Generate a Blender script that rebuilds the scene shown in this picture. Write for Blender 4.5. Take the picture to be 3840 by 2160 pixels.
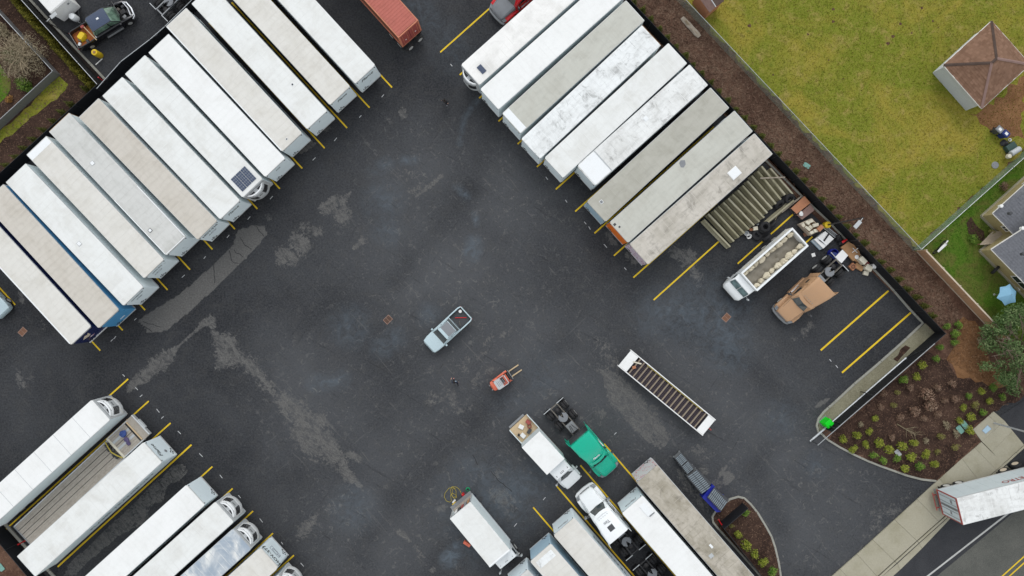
import bpy, bmesh, math, random
import numpy as np
from mathutils import Vector, Matrix

random.seed(7)
SC = bpy.context.scene
COL = SC.collection
for o in list(bpy.data.objects):
    bpy.data.objects.remove(o)

# ------------------------------------------------------------------ camera, sky, sun, exposure
CAM_H = 68.9                                   # drone height above the yard, metres
cam_data = bpy.data.cameras.new('camera')
cam_data.lens = 24.0
cam_data.sensor_width = 36.0
cam_data.clip_end = 2000.0
cam = bpy.data.objects.new('camera', cam_data)
cam.location = (0, 0, CAM_H)
cam.rotation_euler = (0, 0, 0)
COL.objects.link(cam)
SC.camera = cam

SUN_EL, SUN_AZ = math.radians(50), math.radians(0)
world = bpy.data.worlds.new('World')
SC.world = world
world.use_nodes = True
wn, wl = world.node_tree.nodes, world.node_tree.links
sky = wn.new('ShaderNodeTexSky')
sky.sky_type = 'NISHITA'
sky.sun_disc = False
sky.sun_elevation = SUN_EL
sky.sun_rotation = SUN_AZ
sky.air_density = 2.0
sky.dust_density = 0.1
sky.ozone_density = 1.0
desat = wn.new('ShaderNodeHueSaturation')      # an overcast sky: the blue is mostly washed out by cloud
desat.inputs['Saturation'].default_value = 0.16
wl.new(sky.outputs['Color'], desat.inputs['Color'])
bg = wn['Background']
bg.inputs['Strength'].default_value = 0.15
wl.new(desat.outputs['Color'], bg.inputs['Color'])

sun_data = bpy.data.lights.new('sun', 'SUN')
sun_data.energy = 0.7
sun_data.angle = math.radians(28)
sun_data.color = (1.0, 0.97, 0.93)
sun = bpy.data.objects.new('sun', sun_data)
sun.rotation_euler = (math.pi / 2 - SUN_EL, 0, math.pi - SUN_AZ)
COL.objects.link(sun)

SC.view_settings.view_transform = 'Standard'
SC.view_settings.look = 'None'
SC.view_settings.gamma = 1.0
SC.view_settings.exposure = 0.42
SC.view_settings.use_curve_mapping = False
SC.render.engine = 'CYCLES'
SC.cycles.use_denoising = True
SC.cycles.max_bounces = 6
SC.cycles.transparent_max_bounces = 16

# ------------------------------------------------------------------ survey: image point -> ground point
REG = {'P': (0, 0, 1.0), 'O': (0, 0, 0.67083),
       'Z1': (130, 0, 6.44), 'Z2': (2960, 720, 6.44), 'Z3': (2960, 880, 6.44), 'Z4': (2600, 580, 4.025),
       'Z5': (2700, 840, 3.716), 'Z6': (1560, 1120, 3.814), 'Z7': (1900, 1480, 3.8136), 'Z8': (2120, 1790, 3.917),
       'Y1': (320, 1470, 5.368), 'Y2': (800, 1840, 4.527), 'Y3': (2500, 1670, 2.957), 'Y4': (3020, 1250, 3.37),
       'Y5': (3560, 620, 2.587), 'Y6': (3480, 1560, 3.293), 'Y7': (1640, 1810, 4.14), 'Y8': (1700, 0, 3.813),
       'W5': (0, 0, 2.273), 'W6': (3480, 1050, 1.82), 'W8': (3640, 400, 3.41), 'W9': (1320, 20, 4.093)}
for c_ in range(4):
    for r_ in range(4):
        REG['G%d%d' % (c_, r_)] = (960 * c_, 540 * r_, 2.6833)

def at(reg, x, y, h=0.0):
    """World point of a spot seen in survey tile reg, standing h metres above the yard."""
    ox, oy, s = REG[reg]
    px, py = ox + x / s, oy + y / s
    k = (CAM_H - h) / 2560.0
    return Vector(((px - 1920) * k, (1080 - py) * k, h))

# ------------------------------------------------------------------ object helpers
def link(o, parent=None):
    COL.objects.link(o)
    if parent is not None:
        o.parent = parent
    return o

def tag(o, label=None, cat=None, group=None, kind=None):
    if label: o['label'] = label
    if cat: o['category'] = cat
    if group: o['group'] = group
    if kind: o['kind'] = kind
    return o

def thing(name, label, cat, loc=(0, 0, 0), rz=0.0, group=None):
    o = bpy.data.objects.new(name, None)
    o.empty_display_size = 0.3
    o.location = loc
    o.rotation_euler = (0, 0, rz)
    link(o)
    return tag(o, label, cat, group)

def copy_tree(o, parent=None, mats=None):
    c = o.copy()
    link(c, parent)
    for ch in o.children:
        copy_tree(ch, c)
    return c

_ONES = ['zeroth', 'first', 'second', 'third', 'fourth', 'fifth', 'sixth', 'seventh', 'eighth', 'ninth', 'tenth', 'eleventh',
         'twelfth', 'thirteenth', 'fourteenth', 'fifteenth', 'sixteenth', 'seventeenth', 'eighteenth', 'nineteenth']
def ordn(i):
    if i < 20: return _ONES[i]
    t = {2: 'twent', 3: 'thirt', 4: 'fort', 5: 'fift'}[i // 10]
    return t + 'ieth' if i % 10 == 0 else t + 'y-' + _ONES[i % 10]

class MB:
    """Collects shapes; build() links them as one mesh object."""
    def __init__(self):
        self.v, self.f, self.m = [], [], []
    def add(self, vs, fs, mi=0):
        n = len(self.v)
        self.v += [tuple(p) for p in vs]
        self.f += [tuple(i + n for i in q) for q in fs]
        self.m += [mi] * len(fs)
        return self
    def box(self, x0, x1, y0, y1, z0, z1, mi=0):
        vs = [(x, y, z) for z in (z0, z1) for y in (y0, y1) for x in (x0, x1)]
        return self.add(vs, [(0, 2, 3, 1), (4, 5, 7, 6), (0, 1, 5, 4), (2, 6, 7, 3), (0, 4, 6, 2), (1, 3, 7, 5)], mi)
    def rbox(self, c, size, rz=0, rx=0, ry=0, mi=0):
        R = Matrix.Rotation(rz, 3, 'Z') @ Matrix.Rotation(ry, 3, 'Y') @ Matrix.Rotation(rx, 3, 'X')
        c = Vector(c)
        vs = [c + R @ Vector((x * size[0] / 2, y * size[1] / 2, z * size[2] / 2)) for z in (-1, 1) for y in (-1, 1) for x in (-1, 1)]
        return self.add(vs, [(0, 2, 3, 1), (4, 5, 7, 6), (0, 1, 5, 4), (2, 6, 7, 3), (0, 4, 6, 2), (1, 3, 7, 5)], mi)
    def prism(self, pts, z0, z1, mi=0):
        pts = [(p[0], p[1]) for p in pts]
        a = sum(pts[i][0] * pts[(i + 1) % len(pts)][1] - pts[(i + 1) % len(pts)][0] * pts[i][1] for i in range(len(pts)))
        if a < 0: pts = pts[::-1]
        n = len(pts)
        vs = [(x, y, z0) for x, y in pts] + [(x, y, z1) for x, y in pts]
        if n > 8:
            from mathutils.geometry import tessellate_polygon
            tri = tessellate_polygon([[Vector((x, y, 0)) for x, y in pts]])
            caps = [tuple(t)[::-1] for t in tri] + [tuple(n + i for i in t) for t in tri]
        else:
            caps = [tuple(range(n))[::-1], tuple(range(n, 2 * n))]
        fs = caps + [(i, (i + 1) % n, n + (i + 1) % n, n + i) for i in range(n)]
        return self.add(vs, fs, mi)
    def xprism(self, pts, x0, x1, mi=0):
        """polygon in (y, z) swept along x"""
        n = len(pts)
        vs = [(x0, y, z) for y, z in pts] + [(x1, y, z) for y, z in pts]
        fs = [tuple(range(n))[::-1], tuple(range(n, 2 * n))] + [(i, (i + 1) % n, n + (i + 1) % n, n + i) for i in range(n)]
        return self.add(vs, fs, mi)
    def yprism(self, pts, y0, y1, mi=0):
        """polygon in (x, z) swept along y"""
        n = len(pts)
        vs = [(x, y0, z) for x, z in pts] + [(x, y1, z) for x, z in pts]
        fs = [tuple(range(n)), tuple(range(n, 2 * n))[::-1]] + [((i + 1) % n, i, n + i, n + (i + 1) % n) for i in range(n)]
        return self.add(vs, fs, mi)
    def tube(self, p0, p1, r, n=8, mi=0, r2=None):
        p0, p1 = Vector(p0), Vector(p1)
        d = (p1 - p0)
        if d.length < 1e-6: return self
        d.normalize()
        a = d.orthogonal().normalized(); b = d.cross(a)
        r2 = r if r2 is None else r2
        vs = [p0 + (a * math.cos(t) + b * math.sin(t)) * r for t in [2 * math.pi * i / n for i in range(n)]]
        vs += [p1 + (a * math.cos(t) + b * math.sin(t)) * r2 for t in [2 * math.pi * i / n for i in range(n)]]
        fs = [(i, (i + 1) % n, n + (i + 1) % n, n + i) for i in range(n)] + [tuple(range(n))[::-1], tuple(range(n, 2 * n))]
        return self.add(vs, fs, mi)
    def path(self, pts, r, n=6, mi=0):
        for a, b in zip(pts, pts[1:]): self.tube(a, b, r, n, mi)
        return self
    def lathe(self, prof, n=20, c=(0, 0, 0), axis='Z', mi=0, close=False):
        """profile of (radius, height) pairs turned about an axis through c"""
        c = Vector(c); rings = []
        for r, h in prof:
            ring = []
            for i in range(n):
                t = 2 * math.pi * i / n
                if axis == 'Z': p = Vector((r * math.cos(t), r * math.sin(t), h))
                elif axis == 'Y': p = Vector((r * math.cos(t), h, -r * math.sin(t)))
                else: p = Vector((h, r * math.cos(t), r * math.sin(t)))
                ring.append(c + p)
            rings.append(ring)
        return self.loft(rings, mi, caps=not close, closed=close)
    def loft(self, rings, mi=0, caps=True, closed=False):
        n = len(rings[0]); vs = [p for r in rings for p in r]; fs = []
        m = len(rings)
        for j in range(m if closed else m - 1):
            k = (j + 1) % m
            fs += [(j * n + i, j * n + (i + 1) % n, k * n + (i + 1) % n, k * n + i) for i in range(n)]
        if caps and not closed:
            fs += [tuple(range(n))[::-1], tuple(range((m - 1) * n, m * n))]
        return self.add(vs, fs, mi)
    def build(self, name, mats, parent=None, bev=0.0, seg=2, smooth=False, loc=None, rot=None, fix=True):
        me = bpy.data.meshes.new(name)
        me.from_pydata([tuple(p) for p in self.v], [], self.f)
        if not isinstance(mats, (list, tuple)): mats = [mats]
        for m in mats: me.materials.append(m)
        if len(mats) > 1:
            me.polygons.foreach_set('material_index', self.m)
        if bev or smooth or fix:
            bm = bmesh.new(); bm.from_mesh(me)
            if fix: bmesh.ops.recalc_face_normals(bm, faces=bm.faces)
            if bev:
                es = [e for e in bm.edges if len(e.link_faces) == 2 and e.calc_face_angle(0) > 0.6]
                bmesh.ops.bevel(bm, geom=es, offset=bev, segments=seg, profile=0.5, affect='EDGES', clamp_overlap=True)
            if smooth:
                for f in bm.faces: f.smooth = True
                for e in bm.edges:
                    if len(e.link_faces) == 2 and e.calc_face_angle(0) > 0.7: e.smooth = False
            bm.to_mesh(me); bm.free()
        me.update()
        o = bpy.data.objects.new(name, me)
        if loc is not None: o.location = loc
        if rot is not None: o.rotation_euler = rot
        return link(o, parent)

def rr(x, hw, z0, z1, r, n=3, yc=0.0):
    """rounded-rectangle ring in the plane at x"""
    r = min(r, hw * 0.99, (z1 - z0) * 0.495)
    out = []
    for (cy, cz, a0) in ((hw - r, z1 - r, 0), (-hw + r, z1 - r, 90), (-hw + r, z0 + r, 180), (hw - r, z0 + r, 270)):
        for i in range(n + 1):
            t = math.radians(a0 + 90 * i / n)
            out.append(Vector((x, yc + cy + r * math.cos(t), cz + r * math.sin(t))))
    return out

def planring(z, pts):
    return [Vector((x, y, z)) for x, y in pts]

def rrect(x0, x1, y0, y1, r, n=4):
    out = []
    for cx, cy, a0 in ((x1 - r, y1 - r, 0), (x0 + r, y1 - r, 90), (x0 + r, y0 + r, 180), (x1 - r, y0 + r, 270)):
        for i in range(n + 1):
            t = math.radians(a0 + 90 * i / n)
            out.append((cx + r * math.cos(t), cy + r * math.sin(t)))
    return out

def lettering(parent, text, size, mat, loc, rot, name='lettering', shear=0.0, sx=1.0, bold=0.0, align='CENTER'):
    """flat letters as a real mesh lying on the surface"""
    cu = bpy.data.curves.new(name, 'FONT')
    cu.body = text; cu.size = size; cu.align_x = align; cu.align_y = 'CENTER'
    cu.shear = shear; cu.extrude = 0.002; cu.offset = bold; cu.resolution_u = 2
    tmp = bpy.data.objects.new(name, cu)
    COL.objects.link(tmp)
    me = bpy.data.meshes.new_from_object(tmp.evaluated_get(bpy.context.evaluated_depsgraph_get()))
    bpy.data.objects.remove(tmp); bpy.data.curves.remove(cu)
    me.name = name; me.materials.clear(); me.materials.append(mat)
    o = bpy.data.objects.new(name, me)
    o.location = loc; o.rotation_euler = rot; o.scale = (sx, 1, 1); o['kind'] = 'stuff'
    return link(o, parent)
# ------------------------------------------------------------------ procedural materials
def new_mat(name):
    m = bpy.data.materials.new(name); m.use_nodes = True
    return m, m.node_tree.nodes, m.node_tree.links, m.node_tree.nodes['Principled BSDF']

def coords(N, L, rnd=True, kind='Object'):
    tc = N.new('ShaderNodeTexCoord')
    if not rnd: return tc.outputs[kind]
    oi = N.new('ShaderNodeObjectInfo')
    mul = N.new('ShaderNodeMath'); mul.operation = 'MULTIPLY'; mul.inputs[1].default_value = 57.0
    L.new(oi.outputs['Random'], mul.inputs[0])
    add = N.new('ShaderNodeVectorMath'); add.operation = 'ADD'
    L.new(tc.outputs[kind], add.inputs[0]); L.new(mul.outputs[0], add.inputs[1])
    return add.outputs[0]

def nnoise(N, L, co, scale, detail=4, rough=0.55, dist=0.0, stretch=None, turn=0.0):
    if turn:
        vr = N.new('ShaderNodeVectorRotate'); vr.rotation_type = 'Z_AXIS'; vr.inputs['Angle'].default_value = turn; L.new(co, vr.inputs['Vector']); co = vr.outputs[0]
    if stretch:
        mp = N.new('ShaderNodeMapping'); mp.inputs['Scale'].default_value = stretch
        L.new(co, mp.inputs['Vector']); co = mp.outputs['Vector']
    n = N.new('ShaderNodeTexNoise')
    n.inputs['Scale'].default_value = scale; n.inputs['Detail'].default_value = detail
    n.inputs['Roughness'].default_value = rough; n.inputs['Distortion'].default_value = dist
    L.new(co, n.inputs['Vector'])
    return n.outputs['Fac']

def nramp(N, L, src, a, b, lo=0.0, hi=1.0):
    r = N.new('ShaderNodeMapRange'); r.interpolation_type = 'SMOOTHSTEP'
    r.inputs['From Min'].default_value = a; r.inputs['From Max'].default_value = b
    r.inputs['To Min'].default_value = lo; r.inputs['To Max'].default_value = hi
    L.new(src, r.inputs['Value'])
    return r.outputs['Result']

def nmix(N, L, fac, a, b, mode='MIX'):
    m = N.new('ShaderNodeMix'); m.data_type = 'RGBA'; m.blend_type = mode
    for sock, val in ((m.inputs[0], fac), (m.inputs[6], a), (m.inputs[7], b)):
        if isinstance(val, (int, float)): sock.default_value = val
        elif isinstance(val, (tuple, list)): sock.default_value = (*val[:3], 1)
        else: L.new(val, sock)
    return m.outputs[2]

def nmath(N, L, op, a, b=None):
    m = N.new('ShaderNodeMath'); m.operation = op
    for i, val in enumerate((a, b)):
        if val is None: continue
        if isinstance(val, (int, float)): m.inputs[i].default_value = val
        else: L.new(val, m.inputs[i])
    return m.outputs[0]

def nbump(N, L, P, h, strength=0.3, dist=0.02):
    b = N.new('ShaderNodeBump'); b.inputs['Strength'].default_value = strength; b.inputs['Distance'].default_value = dist
    L.new(h, b.inputs['Height']); L.new(b.outputs['Normal'], P.inputs['Normal'])

def paint(name, col, rough=0.45, metal=0.0, spec=0.35, dirt=None, amt=0.35, scale=1.3, grain=0.12, gscale=14, bump=0.0, coat=0.0):
    """painted / plain surface with uneven wear: a second dirt colour in clouds and a fine grain"""
    m, N, L, P = new_mat(name)
    co = coords(N, L)
    dirt = dirt or tuple(c * 0.55 for c in col)
    n1 = nnoise(N, L, co, scale, 5, 0.6)
    c1 = nmix(N, L, nramp(N, L, n1, 0.42, 0.78, 0, amt), col, dirt)
    n2 = nnoise(N, L, co, gscale, 3, 0.6)
    c2 = nmix(N, L, nramp(N, L, n2, 0.3, 0.7, 0, grain), c1, tuple(c * 0.5 for c in col))
    L.new(c2, P.inputs['Base Color'])
    L.new(nramp(N, L, n1, 0.3, 0.8, max(rough - 0.08, 0.05), min(rough + 0.15, 1)), P.inputs['Roughness'])
    P.inputs['Metallic'].default_value = metal
    P.inputs['Specular IOR Level'].default_value = spec
    if coat: P.inputs['Coat Weight'].default_value = coat; P.inputs['Coat Roughness'].default_value = 0.08
    if bump: nbump(N, L, P, n2, bump)
    return m

def roof_mat(name, col, dirt, amt=0.5, streak=0.15, blot=0.0, rough=0.5, bows=0.12, spec=0.3):
    """trailer roof sheet: cloudy grime, faint bands over the roof bows, run-off streaks and dark blotches"""
    m, N, L, P = new_mat(name)
    co = coords(N, L)
    tc = N.new('ShaderNodeTexCoord')
    a = nnoise(N, L, co, 0.45, 6, 0.62, 0.6)
    c = nmix(N, L, nramp(N, L, a, 0.38, 0.72, 0, amt), col, dirt)
    b = nnoise(N, L, co, 1.0, 6, 0.65, 0.4, stretch=(0.8, 2.6, 1))
    c = nmix(N, L, nramp(N, L, b, 0.45, 0.75, 0, streak), c, tuple(x * 0.55 for x in dirt))
    w = N.new('ShaderNodeTexWave'); w.bands_direction = 'X'; w.inputs['Scale'].default_value = 0.52
    w.inputs['Distortion'].default_value = 5.0; w.inputs['Detail'].default_value = 3; w.inputs['Detail Scale'].default_value = 1.4
    L.new(tc.outputs['Object'], w.inputs['Vector'])
    wf = nmath(N, L, 'MULTIPLY', nramp(N, L, w.outputs['Fac'], 0.4, 1.0, 0, bows), nramp(N, L, a, 0.3, 0.7, 0.2, 1))
    c = nmix(N, L, wf, c, tuple(x * 0.6 for x in dirt))
    if blot:
        d = nnoise(N, L, co, 0.9, 8, 0.72, 0.8, stretch=(1, 0.7, 1))
        c = nmix(N, L, nramp(N, L, d, 0.53, 0.68, 0, blot), c, tuple(x * 0.30 for x in dirt))
    g = nnoise(N, L, co, 9, 4, 0.6)
    c = nmix(N, L, nramp(N, L, g, 0.45, 0.8, 0, 0.10), c, tuple(x * 0.6 for x in dirt))
    L.new(c, P.inputs['Base Color'])
    P.inputs['Roughness'].default_value = rough
    P.inputs['Specular IOR Level'].default_value = spec
    return m

M = {}
# trailer skins
M['roof_white'] = roof_mat('roof white', (0.735, 0.745, 0.73), (0.56, 0.55, 0.51), 0.5, 0.12, bows=0.05)
M['roof_bright'] = roof_mat('roof bright white', (0.79, 0.795, 0.785), (0.64, 0.635, 0.61), 0.35, 0.07, bows=0.05)
M['roof_cream'] = roof_mat('roof off white', (0.66, 0.645, 0.605), (0.54, 0.515, 0.46), 0.6, 0.14, bows=0.10)
M['roof_beige'] = roof_mat('roof beige', (0.56, 0.525, 0.47), (0.47, 0.43, 0.37), 0.6, 0.16, bows=0.15)
M['roof_grey'] = roof_mat('roof pale grey', (0.58, 0.58, 0.56), (0.47, 0.47, 0.44), 0.7, 0.25, bows=0.12)
M['roof_khaki'] = roof_mat('roof khaki grey', (0.42, 0.41, 0.36), (0.33, 0.32, 0.27), 0.7, 0.2, bows=0.06)
M['roof_drab'] = roof_mat('roof drab grey', (0.50, 0.50, 0.45), (0.42, 0.41, 0.36), 0.6, 0.2, bows=0.08)
M['roof_stained'] = roof_mat('roof stained white', (0.78, 0.80, 0.80), (0.42, 0.42, 0.40), 0.30, 0.35, 0.5, bows=0.10)
M['roof_worn'] = roof_mat('roof worn white', (0.76, 0.77, 0.76), (0.45, 0.44, 0.41), 0.45, 0.35, 0.5, bows=0.10)
M['roof_mouldy'] = roof_mat('roof mouldy tan', (0.54, 0.505, 0.45), (0.40, 0.37, 0.315), 0.8, 0.5, 0.5, bows=0.12)
M['roof_muddy'] = roof_mat('roof muddy tan', (0.47, 0.43, 0.365), (0.29, 0.26, 0.20), 1.0, 0.5, 0.45, bows=0.08)
M['roof_blotched'] = roof_mat('roof blotched white', (0.82, 0.81, 0.79), (0.58, 0.57, 0.54), 0.7, 0.12, 0.0, bows=0.0)
M['roof_painted_sky'] = roof_mat('roof metal with painted sky reflection', (0.30, 0.36, 0.43), (0.78, 0.78, 0.75), 1.0, 0.1, 0, rough=0.35, spec=0.5)  # blue sky and pale clouds mirrored in the metal, painted into its colour
M['side_white'] = paint('trailer side white', (0.70, 0.78, 0.80), 0.4, amt=0.2, dirt=(0.50, 0.55, 0.55), scale=0.7)
M['side_grey'] = paint('trailer side grey', (0.56, 0.63, 0.66), 0.4, amt=0.25, dirt=(0.42, 0.46, 0.47), scale=0.7)
M['nose_white'] = paint('nose wall pale blue grey', (0.70, 0.79, 0.83), 0.35, amt=0.2, dirt=(0.52, 0.58, 0.60), scale=0.9)
M['nose_bright'] = paint('nose wall white', (0.70, 0.72, 0.72), 0.35, amt=0.2, dirt=(0.45, 0.47, 0.46), scale=0.9)
M['blue'] = paint('mid blue paint', (0.07, 0.27, 0.50), 0.35, amt=0.3, dirt=(0.10, 0.22, 0.36))
M['navy'] = paint('navy paint', (0.012, 0.018, 0.075), 0.3, amt=0.25, dirt=(0.03, 0.035, 0.07))
M['ice_blue'] = paint('ice blue paint', (0.36, 0.50, 0.60), 0.35, amt=0.35, dirt=(0.28, 0.40, 0.48))
M['orange'] = paint('orange paint', (0.72, 0.16, 0.015), 0.45, amt=0.5, dirt=(0.55, 0.20, 0.06), scale=2)
M['graffiti'] = None
M['alu'] = paint('aluminium trim', (0.58, 0.60, 0.61), 0.4, 0.25, 0.5, amt=0.3)
M['rust_trim'] = paint('rusty trim', (0.30, 0.17, 0.08), 0.7, amt=0.6, dirt=(0.12, 0.06, 0.03), scale=3)
M['steel_dark'] = paint('dark chassis steel', (0.045, 0.045, 0.048), 0.6, 0.3, amt=0.5, dirt=(0.10, 0.085, 0.07), scale=2.5)
M['steel_grey'] = paint('grey galvanised steel', (0.28, 0.29, 0.30), 0.5, 0.4, 0.5, amt=0.4)
M['steel_dirty'] = paint('dusty chassis steel', (0.17, 0.155, 0.135), 0.7, 0.2, amt=0.6, dirt=(0.07, 0.06, 0.05), scale=3)
M['chrome'] = paint('polished metal', (0.75, 0.76, 0.78), 0.15, 0.9, 0.5, amt=0.1)
M['rubber'] = paint('tyre rubber', (0.022, 0.022, 0.024), 0.8, spec=0.25, amt=0.5, dirt=(0.06, 0.056, 0.05), scale=5, grain=0.2)
M['rim'] = paint('steel rim white', (0.62, 0.62, 0.60), 0.45, 0.2, amt=0.5, dirt=(0.3, 0.27, 0.23), scale=5)
M['rim_tan'] = paint('steel rim tan', (0.62, 0.53, 0.42), 0.5, amt=0.5, dirt=(0.3, 0.24, 0.17), scale=5)
M['black'] = paint('black plastic', (0.016, 0.016, 0.018), 0.5, amt=0.3, dirt=(0.05, 0.05, 0.05))
M['dark_grey'] = paint('dark grey plastic', (0.06, 0.063, 0.068), 0.5, amt=0.3)
M['mid_grey'] = paint('mid grey paint', (0.22, 0.23, 0.245), 0.45, amt=0.3)
M['light_grey'] = paint('light grey paint', (0.45, 0.47, 0.48), 0.45, amt=0.3)
M['white'] = paint('white vehicle paint', (0.80, 0.82, 0.83), 0.28, amt=0.15, dirt=(0.6, 0.6, 0.57), coat=0.3)
M['white_plain'] = paint('white plastic', (0.78, 0.78, 0.77), 0.45, amt=0.25, dirt=(0.55, 0.53, 0.48))
M['teal'] = paint('teal vehicle paint', (0.000, 0.42, 0.27), 0.3, amt=0.15, dirt=(0.01, 0.27, 0.18), coat=0.35)
M['bronze'] = paint('bronze vehicle paint', (0.47, 0.28, 0.155), 0.35, amt=0.35, dirt=(0.38, 0.24, 0.15), coat=0.25)
M['silver'] = paint('pale silver blue car paint', (0.50, 0.62, 0.66), 0.28, 0.15, 0.5, amt=0.1, coat=0.4)
M['black_car'] = paint('black car paint', (0.010, 0.010, 0.013), 0.15, spec=0.5, amt=0.2, coat=0.4)
M['slate_car'] = paint('dark blue car roof paint', (0.035, 0.055, 0.105), 0.3, spec=0.4, amt=0.3, coat=0.4)
M['red'] = paint('bright red paint', (0.60, 0.012, 0.018), 0.3, amt=0.15, coat=0.3)
M['red_dull'] = paint('dull red paint', (0.33, 0.075, 0.065), 0.6, amt=0.4)
M['forklift'] = paint('orange red machine paint', (0.72, 0.17, 0.10), 0.4, amt=0.35, dirt=(0.45, 0.13, 0.08), scale=3)
M['yellow'] = paint('yellow paint', (0.72, 0.50, 0.02), 0.4, amt=0.25, dirt=(0.5, 0.34, 0.02), scale=3)
M['yellow_dull'] = paint('dull yellow', (0.45, 0.36, 0.06), 0.7, amt=0.5, scale=3)
M['green_vivid'] = paint('vivid green paint', (0.0, 0.62, 0.012), 0.4, amt=0.05, grain=0.03)
M['green_hose'] = paint('green plastic', (0.0, 0.26, 0.10), 0.4)
M['green_dark'] = paint('dark green plastic', (0.035, 0.07, 0.06), 0.5)
M['utility_green'] = paint('utility lid green', (0.18, 0.36, 0.31), 0.6, amt=0.3)
M['blue_tote'] = paint('royal blue plastic', (0.012, 0.02, 0.27), 0.4, amt=0.3, dirt=(0.02, 0.03, 0.18))
M['blue_bin'] = paint('dark blue bin plastic', (0.014, 0.03, 0.16), 0.5, amt=0.3)
M['blue_cloth'] = paint('blue cloth', (0.05, 0.09, 0.28), 0.8, amt=0.5, scale=6)
M['purple_cloth'] = paint('purple cloth', (0.10, 0.08, 0.17), 0.8, amt=0.5, scale=6)
M['sail_blue'] = paint('sky blue sail cloth', (0.20, 0.40, 0.55), 0.7, amt=0.2)
M['container_red'] = paint('container faded red', (0.44, 0.125, 0.095), 0.6, amt=0.5, dirt=(0.34, 0.12, 0.09), scale=0.8, grain=0.2, gscale=4)
M['container_rust'] = paint('container side rust', (0.22, 0.085, 0.05), 0.7, amt=0.6, dirt=(0.14, 0.075, 0.05), scale=1.5)
M['container_frame'] = paint('container frame salmon', (0.55, 0.20, 0.12), 0.6, amt=0.5, dirt=(0.33, 0.13, 0.08), scale=2)
M['wood_deck'] = paint('weathered deck wood', (0.40, 0.36, 0.31), 0.85, amt=0.6, dirt=(0.27, 0.235, 0.195), scale=2.2, grain=0.3, gscale=9)
M['wood_light'] = paint('pale lumber', (0.55, 0.42, 0.26), 0.8, amt=0.5, dirt=(0.4, 0.3, 0.2), scale=3)
M['wood_brown'] = paint('brown wood panel', (0.40, 0.175, 0.09), 0.7, amt=0.5, dirt=(0.27, 0.13, 0.085), scale=2)
M['wood_mauve'] = paint('faded brown panel', (0.23, 0.145, 0.125), 0.75, amt=0.5, scale=2)
M['cardboard'] = paint('wet cardboard', (0.40, 0.23, 0.115), 0.85, amt=0.6, dirt=(0.25, 0.13, 0.06), scale=2.5)
M['cream'] = paint('cream panel', (0.62, 0.58, 0.47), 0.6, amt=0.3)
M['bed_rust'] = paint('rusty orange bed liner', (0.42, 0.125, 0.03), 0.8, amt=0.7, dirt=(0.16, 0.07, 0.03), scale=5, grain=0.4)
M['beam'] = None
M['paint_yellow'] = paint('yellow line paint', (0.76, 0.52, 0.025), 0.7, spec=0.2, amt=0.35, dirt=(0.48, 0.30, 0.03), scale=2.2, grain=0.2, gscale=22)
M['paint_white'] = paint('white line paint', (0.50, 0.50, 0.48), 0.7, spec=0.2, amt=0.5, dirt=(0.28, 0.28, 0.27), scale=3, grain=0.3, gscale=20)
M['paint_chalk'] = paint('chalk tick paint', (0.55, 0.56, 0.57), 0.8, spec=0.1, amt=0.3)
M['kerb'] = paint('kerb concrete', (0.33, 0.325, 0.285), 0.85, spec=0.2, amt=0.5, dirt=(0.22, 0.215, 0.18), scale=1.2, grain=0.25)
M['slab'] = paint('sidewalk concrete', (0.37, 0.345, 0.265), 0.85, spec=0.2, amt=0.8, dirt=(0.27, 0.25, 0.17), scale=0.45, grain=0.2, gscale=7)
M['fence_mesh'] = paint('black fence privacy mesh', (0.010, 0.011, 0.014), 0.65, spec=0.25, amt=0.3, dirt=(0.02, 0.02, 0.022))
M['fence_post'] = paint('black fence steel', (0.03, 0.032, 0.036), 0.4, 0.3, amt=0.3)
M['rail_light'] = paint('galvanised rail', (0.50, 0.52, 0.54), 0.35, 0.35, 0.5, amt=0.3)
M['cedar'] = paint('cedar picket', (0.46, 0.27, 0.15), 0.85, amt=0.6, dirt=(0.34, 0.23, 0.155), scale=1.2, grain=0.3, gscale=8)
M['cedar_cap'] = paint('weathered cedar rail', (0.55, 0.46, 0.36), 0.85, amt=0.5)
M['shingle_brown'] = paint('brown shingle', (0.205, 0.118, 0.078), 0.9, spec=0.1, amt=0.5, dirt=(0.145, 0.085, 0.06), scale=1.5, grain=0.4, gscale=6)
def shingle_mat(name, c1, c2):
    m, N, L, P = new_mat(name); g_ = N.new('ShaderNodeNewGeometry'); co = coords(N, L, False)
    c = nmix(N, L, g_.outputs['Random Per Island'], c1, c2)
    c = nmix(N, L, nramp(N, L, nnoise(N, L, co, 0.7, 6, .65), .45, .75, 0, .45), c, tuple(x * .6 for x in c1))
    L.new(c, P.inputs['Base Color']); P.inputs['Roughness'].default_value = .92; P.inputs['Specular IOR Level'].default_value = .1
    return m
M['shingle_brown'] = shingle_mat('brown shingle tabs', (0.175, 0.100, 0.066), (0.245, 0.146, 0.100))
M['shingle_grey'] = shingle_mat('grey shingle tabs', (0.15, 0.154, 0.172), (0.215, 0.22, 0.242))
M['shingle_ridge'] = paint('dark ridge shingle', (0.085, 0.06, 0.05), 0.9, spec=0.1, amt=0.5)
M['shingle_grey'] = paint('grey shingle', (0.19, 0.195, 0.215), 0.9, spec=0.1, amt=0.5, dirt=(0.13, 0.134, 0.15), scale=1.2, grain=0.4, gscale=6)
M['siding'] = paint('olive yellow siding', (0.36, 0.30, 0.15), 0.7, amt=0.3, scale=1)
M['gutter'] = paint('white gutter', (0.66, 0.64, 0.60), 0.5, amt=0.3)
M['shed_wall'] = paint('shed wall', (0.38, 0.36, 0.33), 0.7, amt=0.4)
M['metal_roof'] = paint('pale corrugated roof', (0.50, 0.53, 0.54), 0.45, 0.1, amt=0.45, dirt=(0.38, 0.40, 0.39), scale=1)
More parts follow.
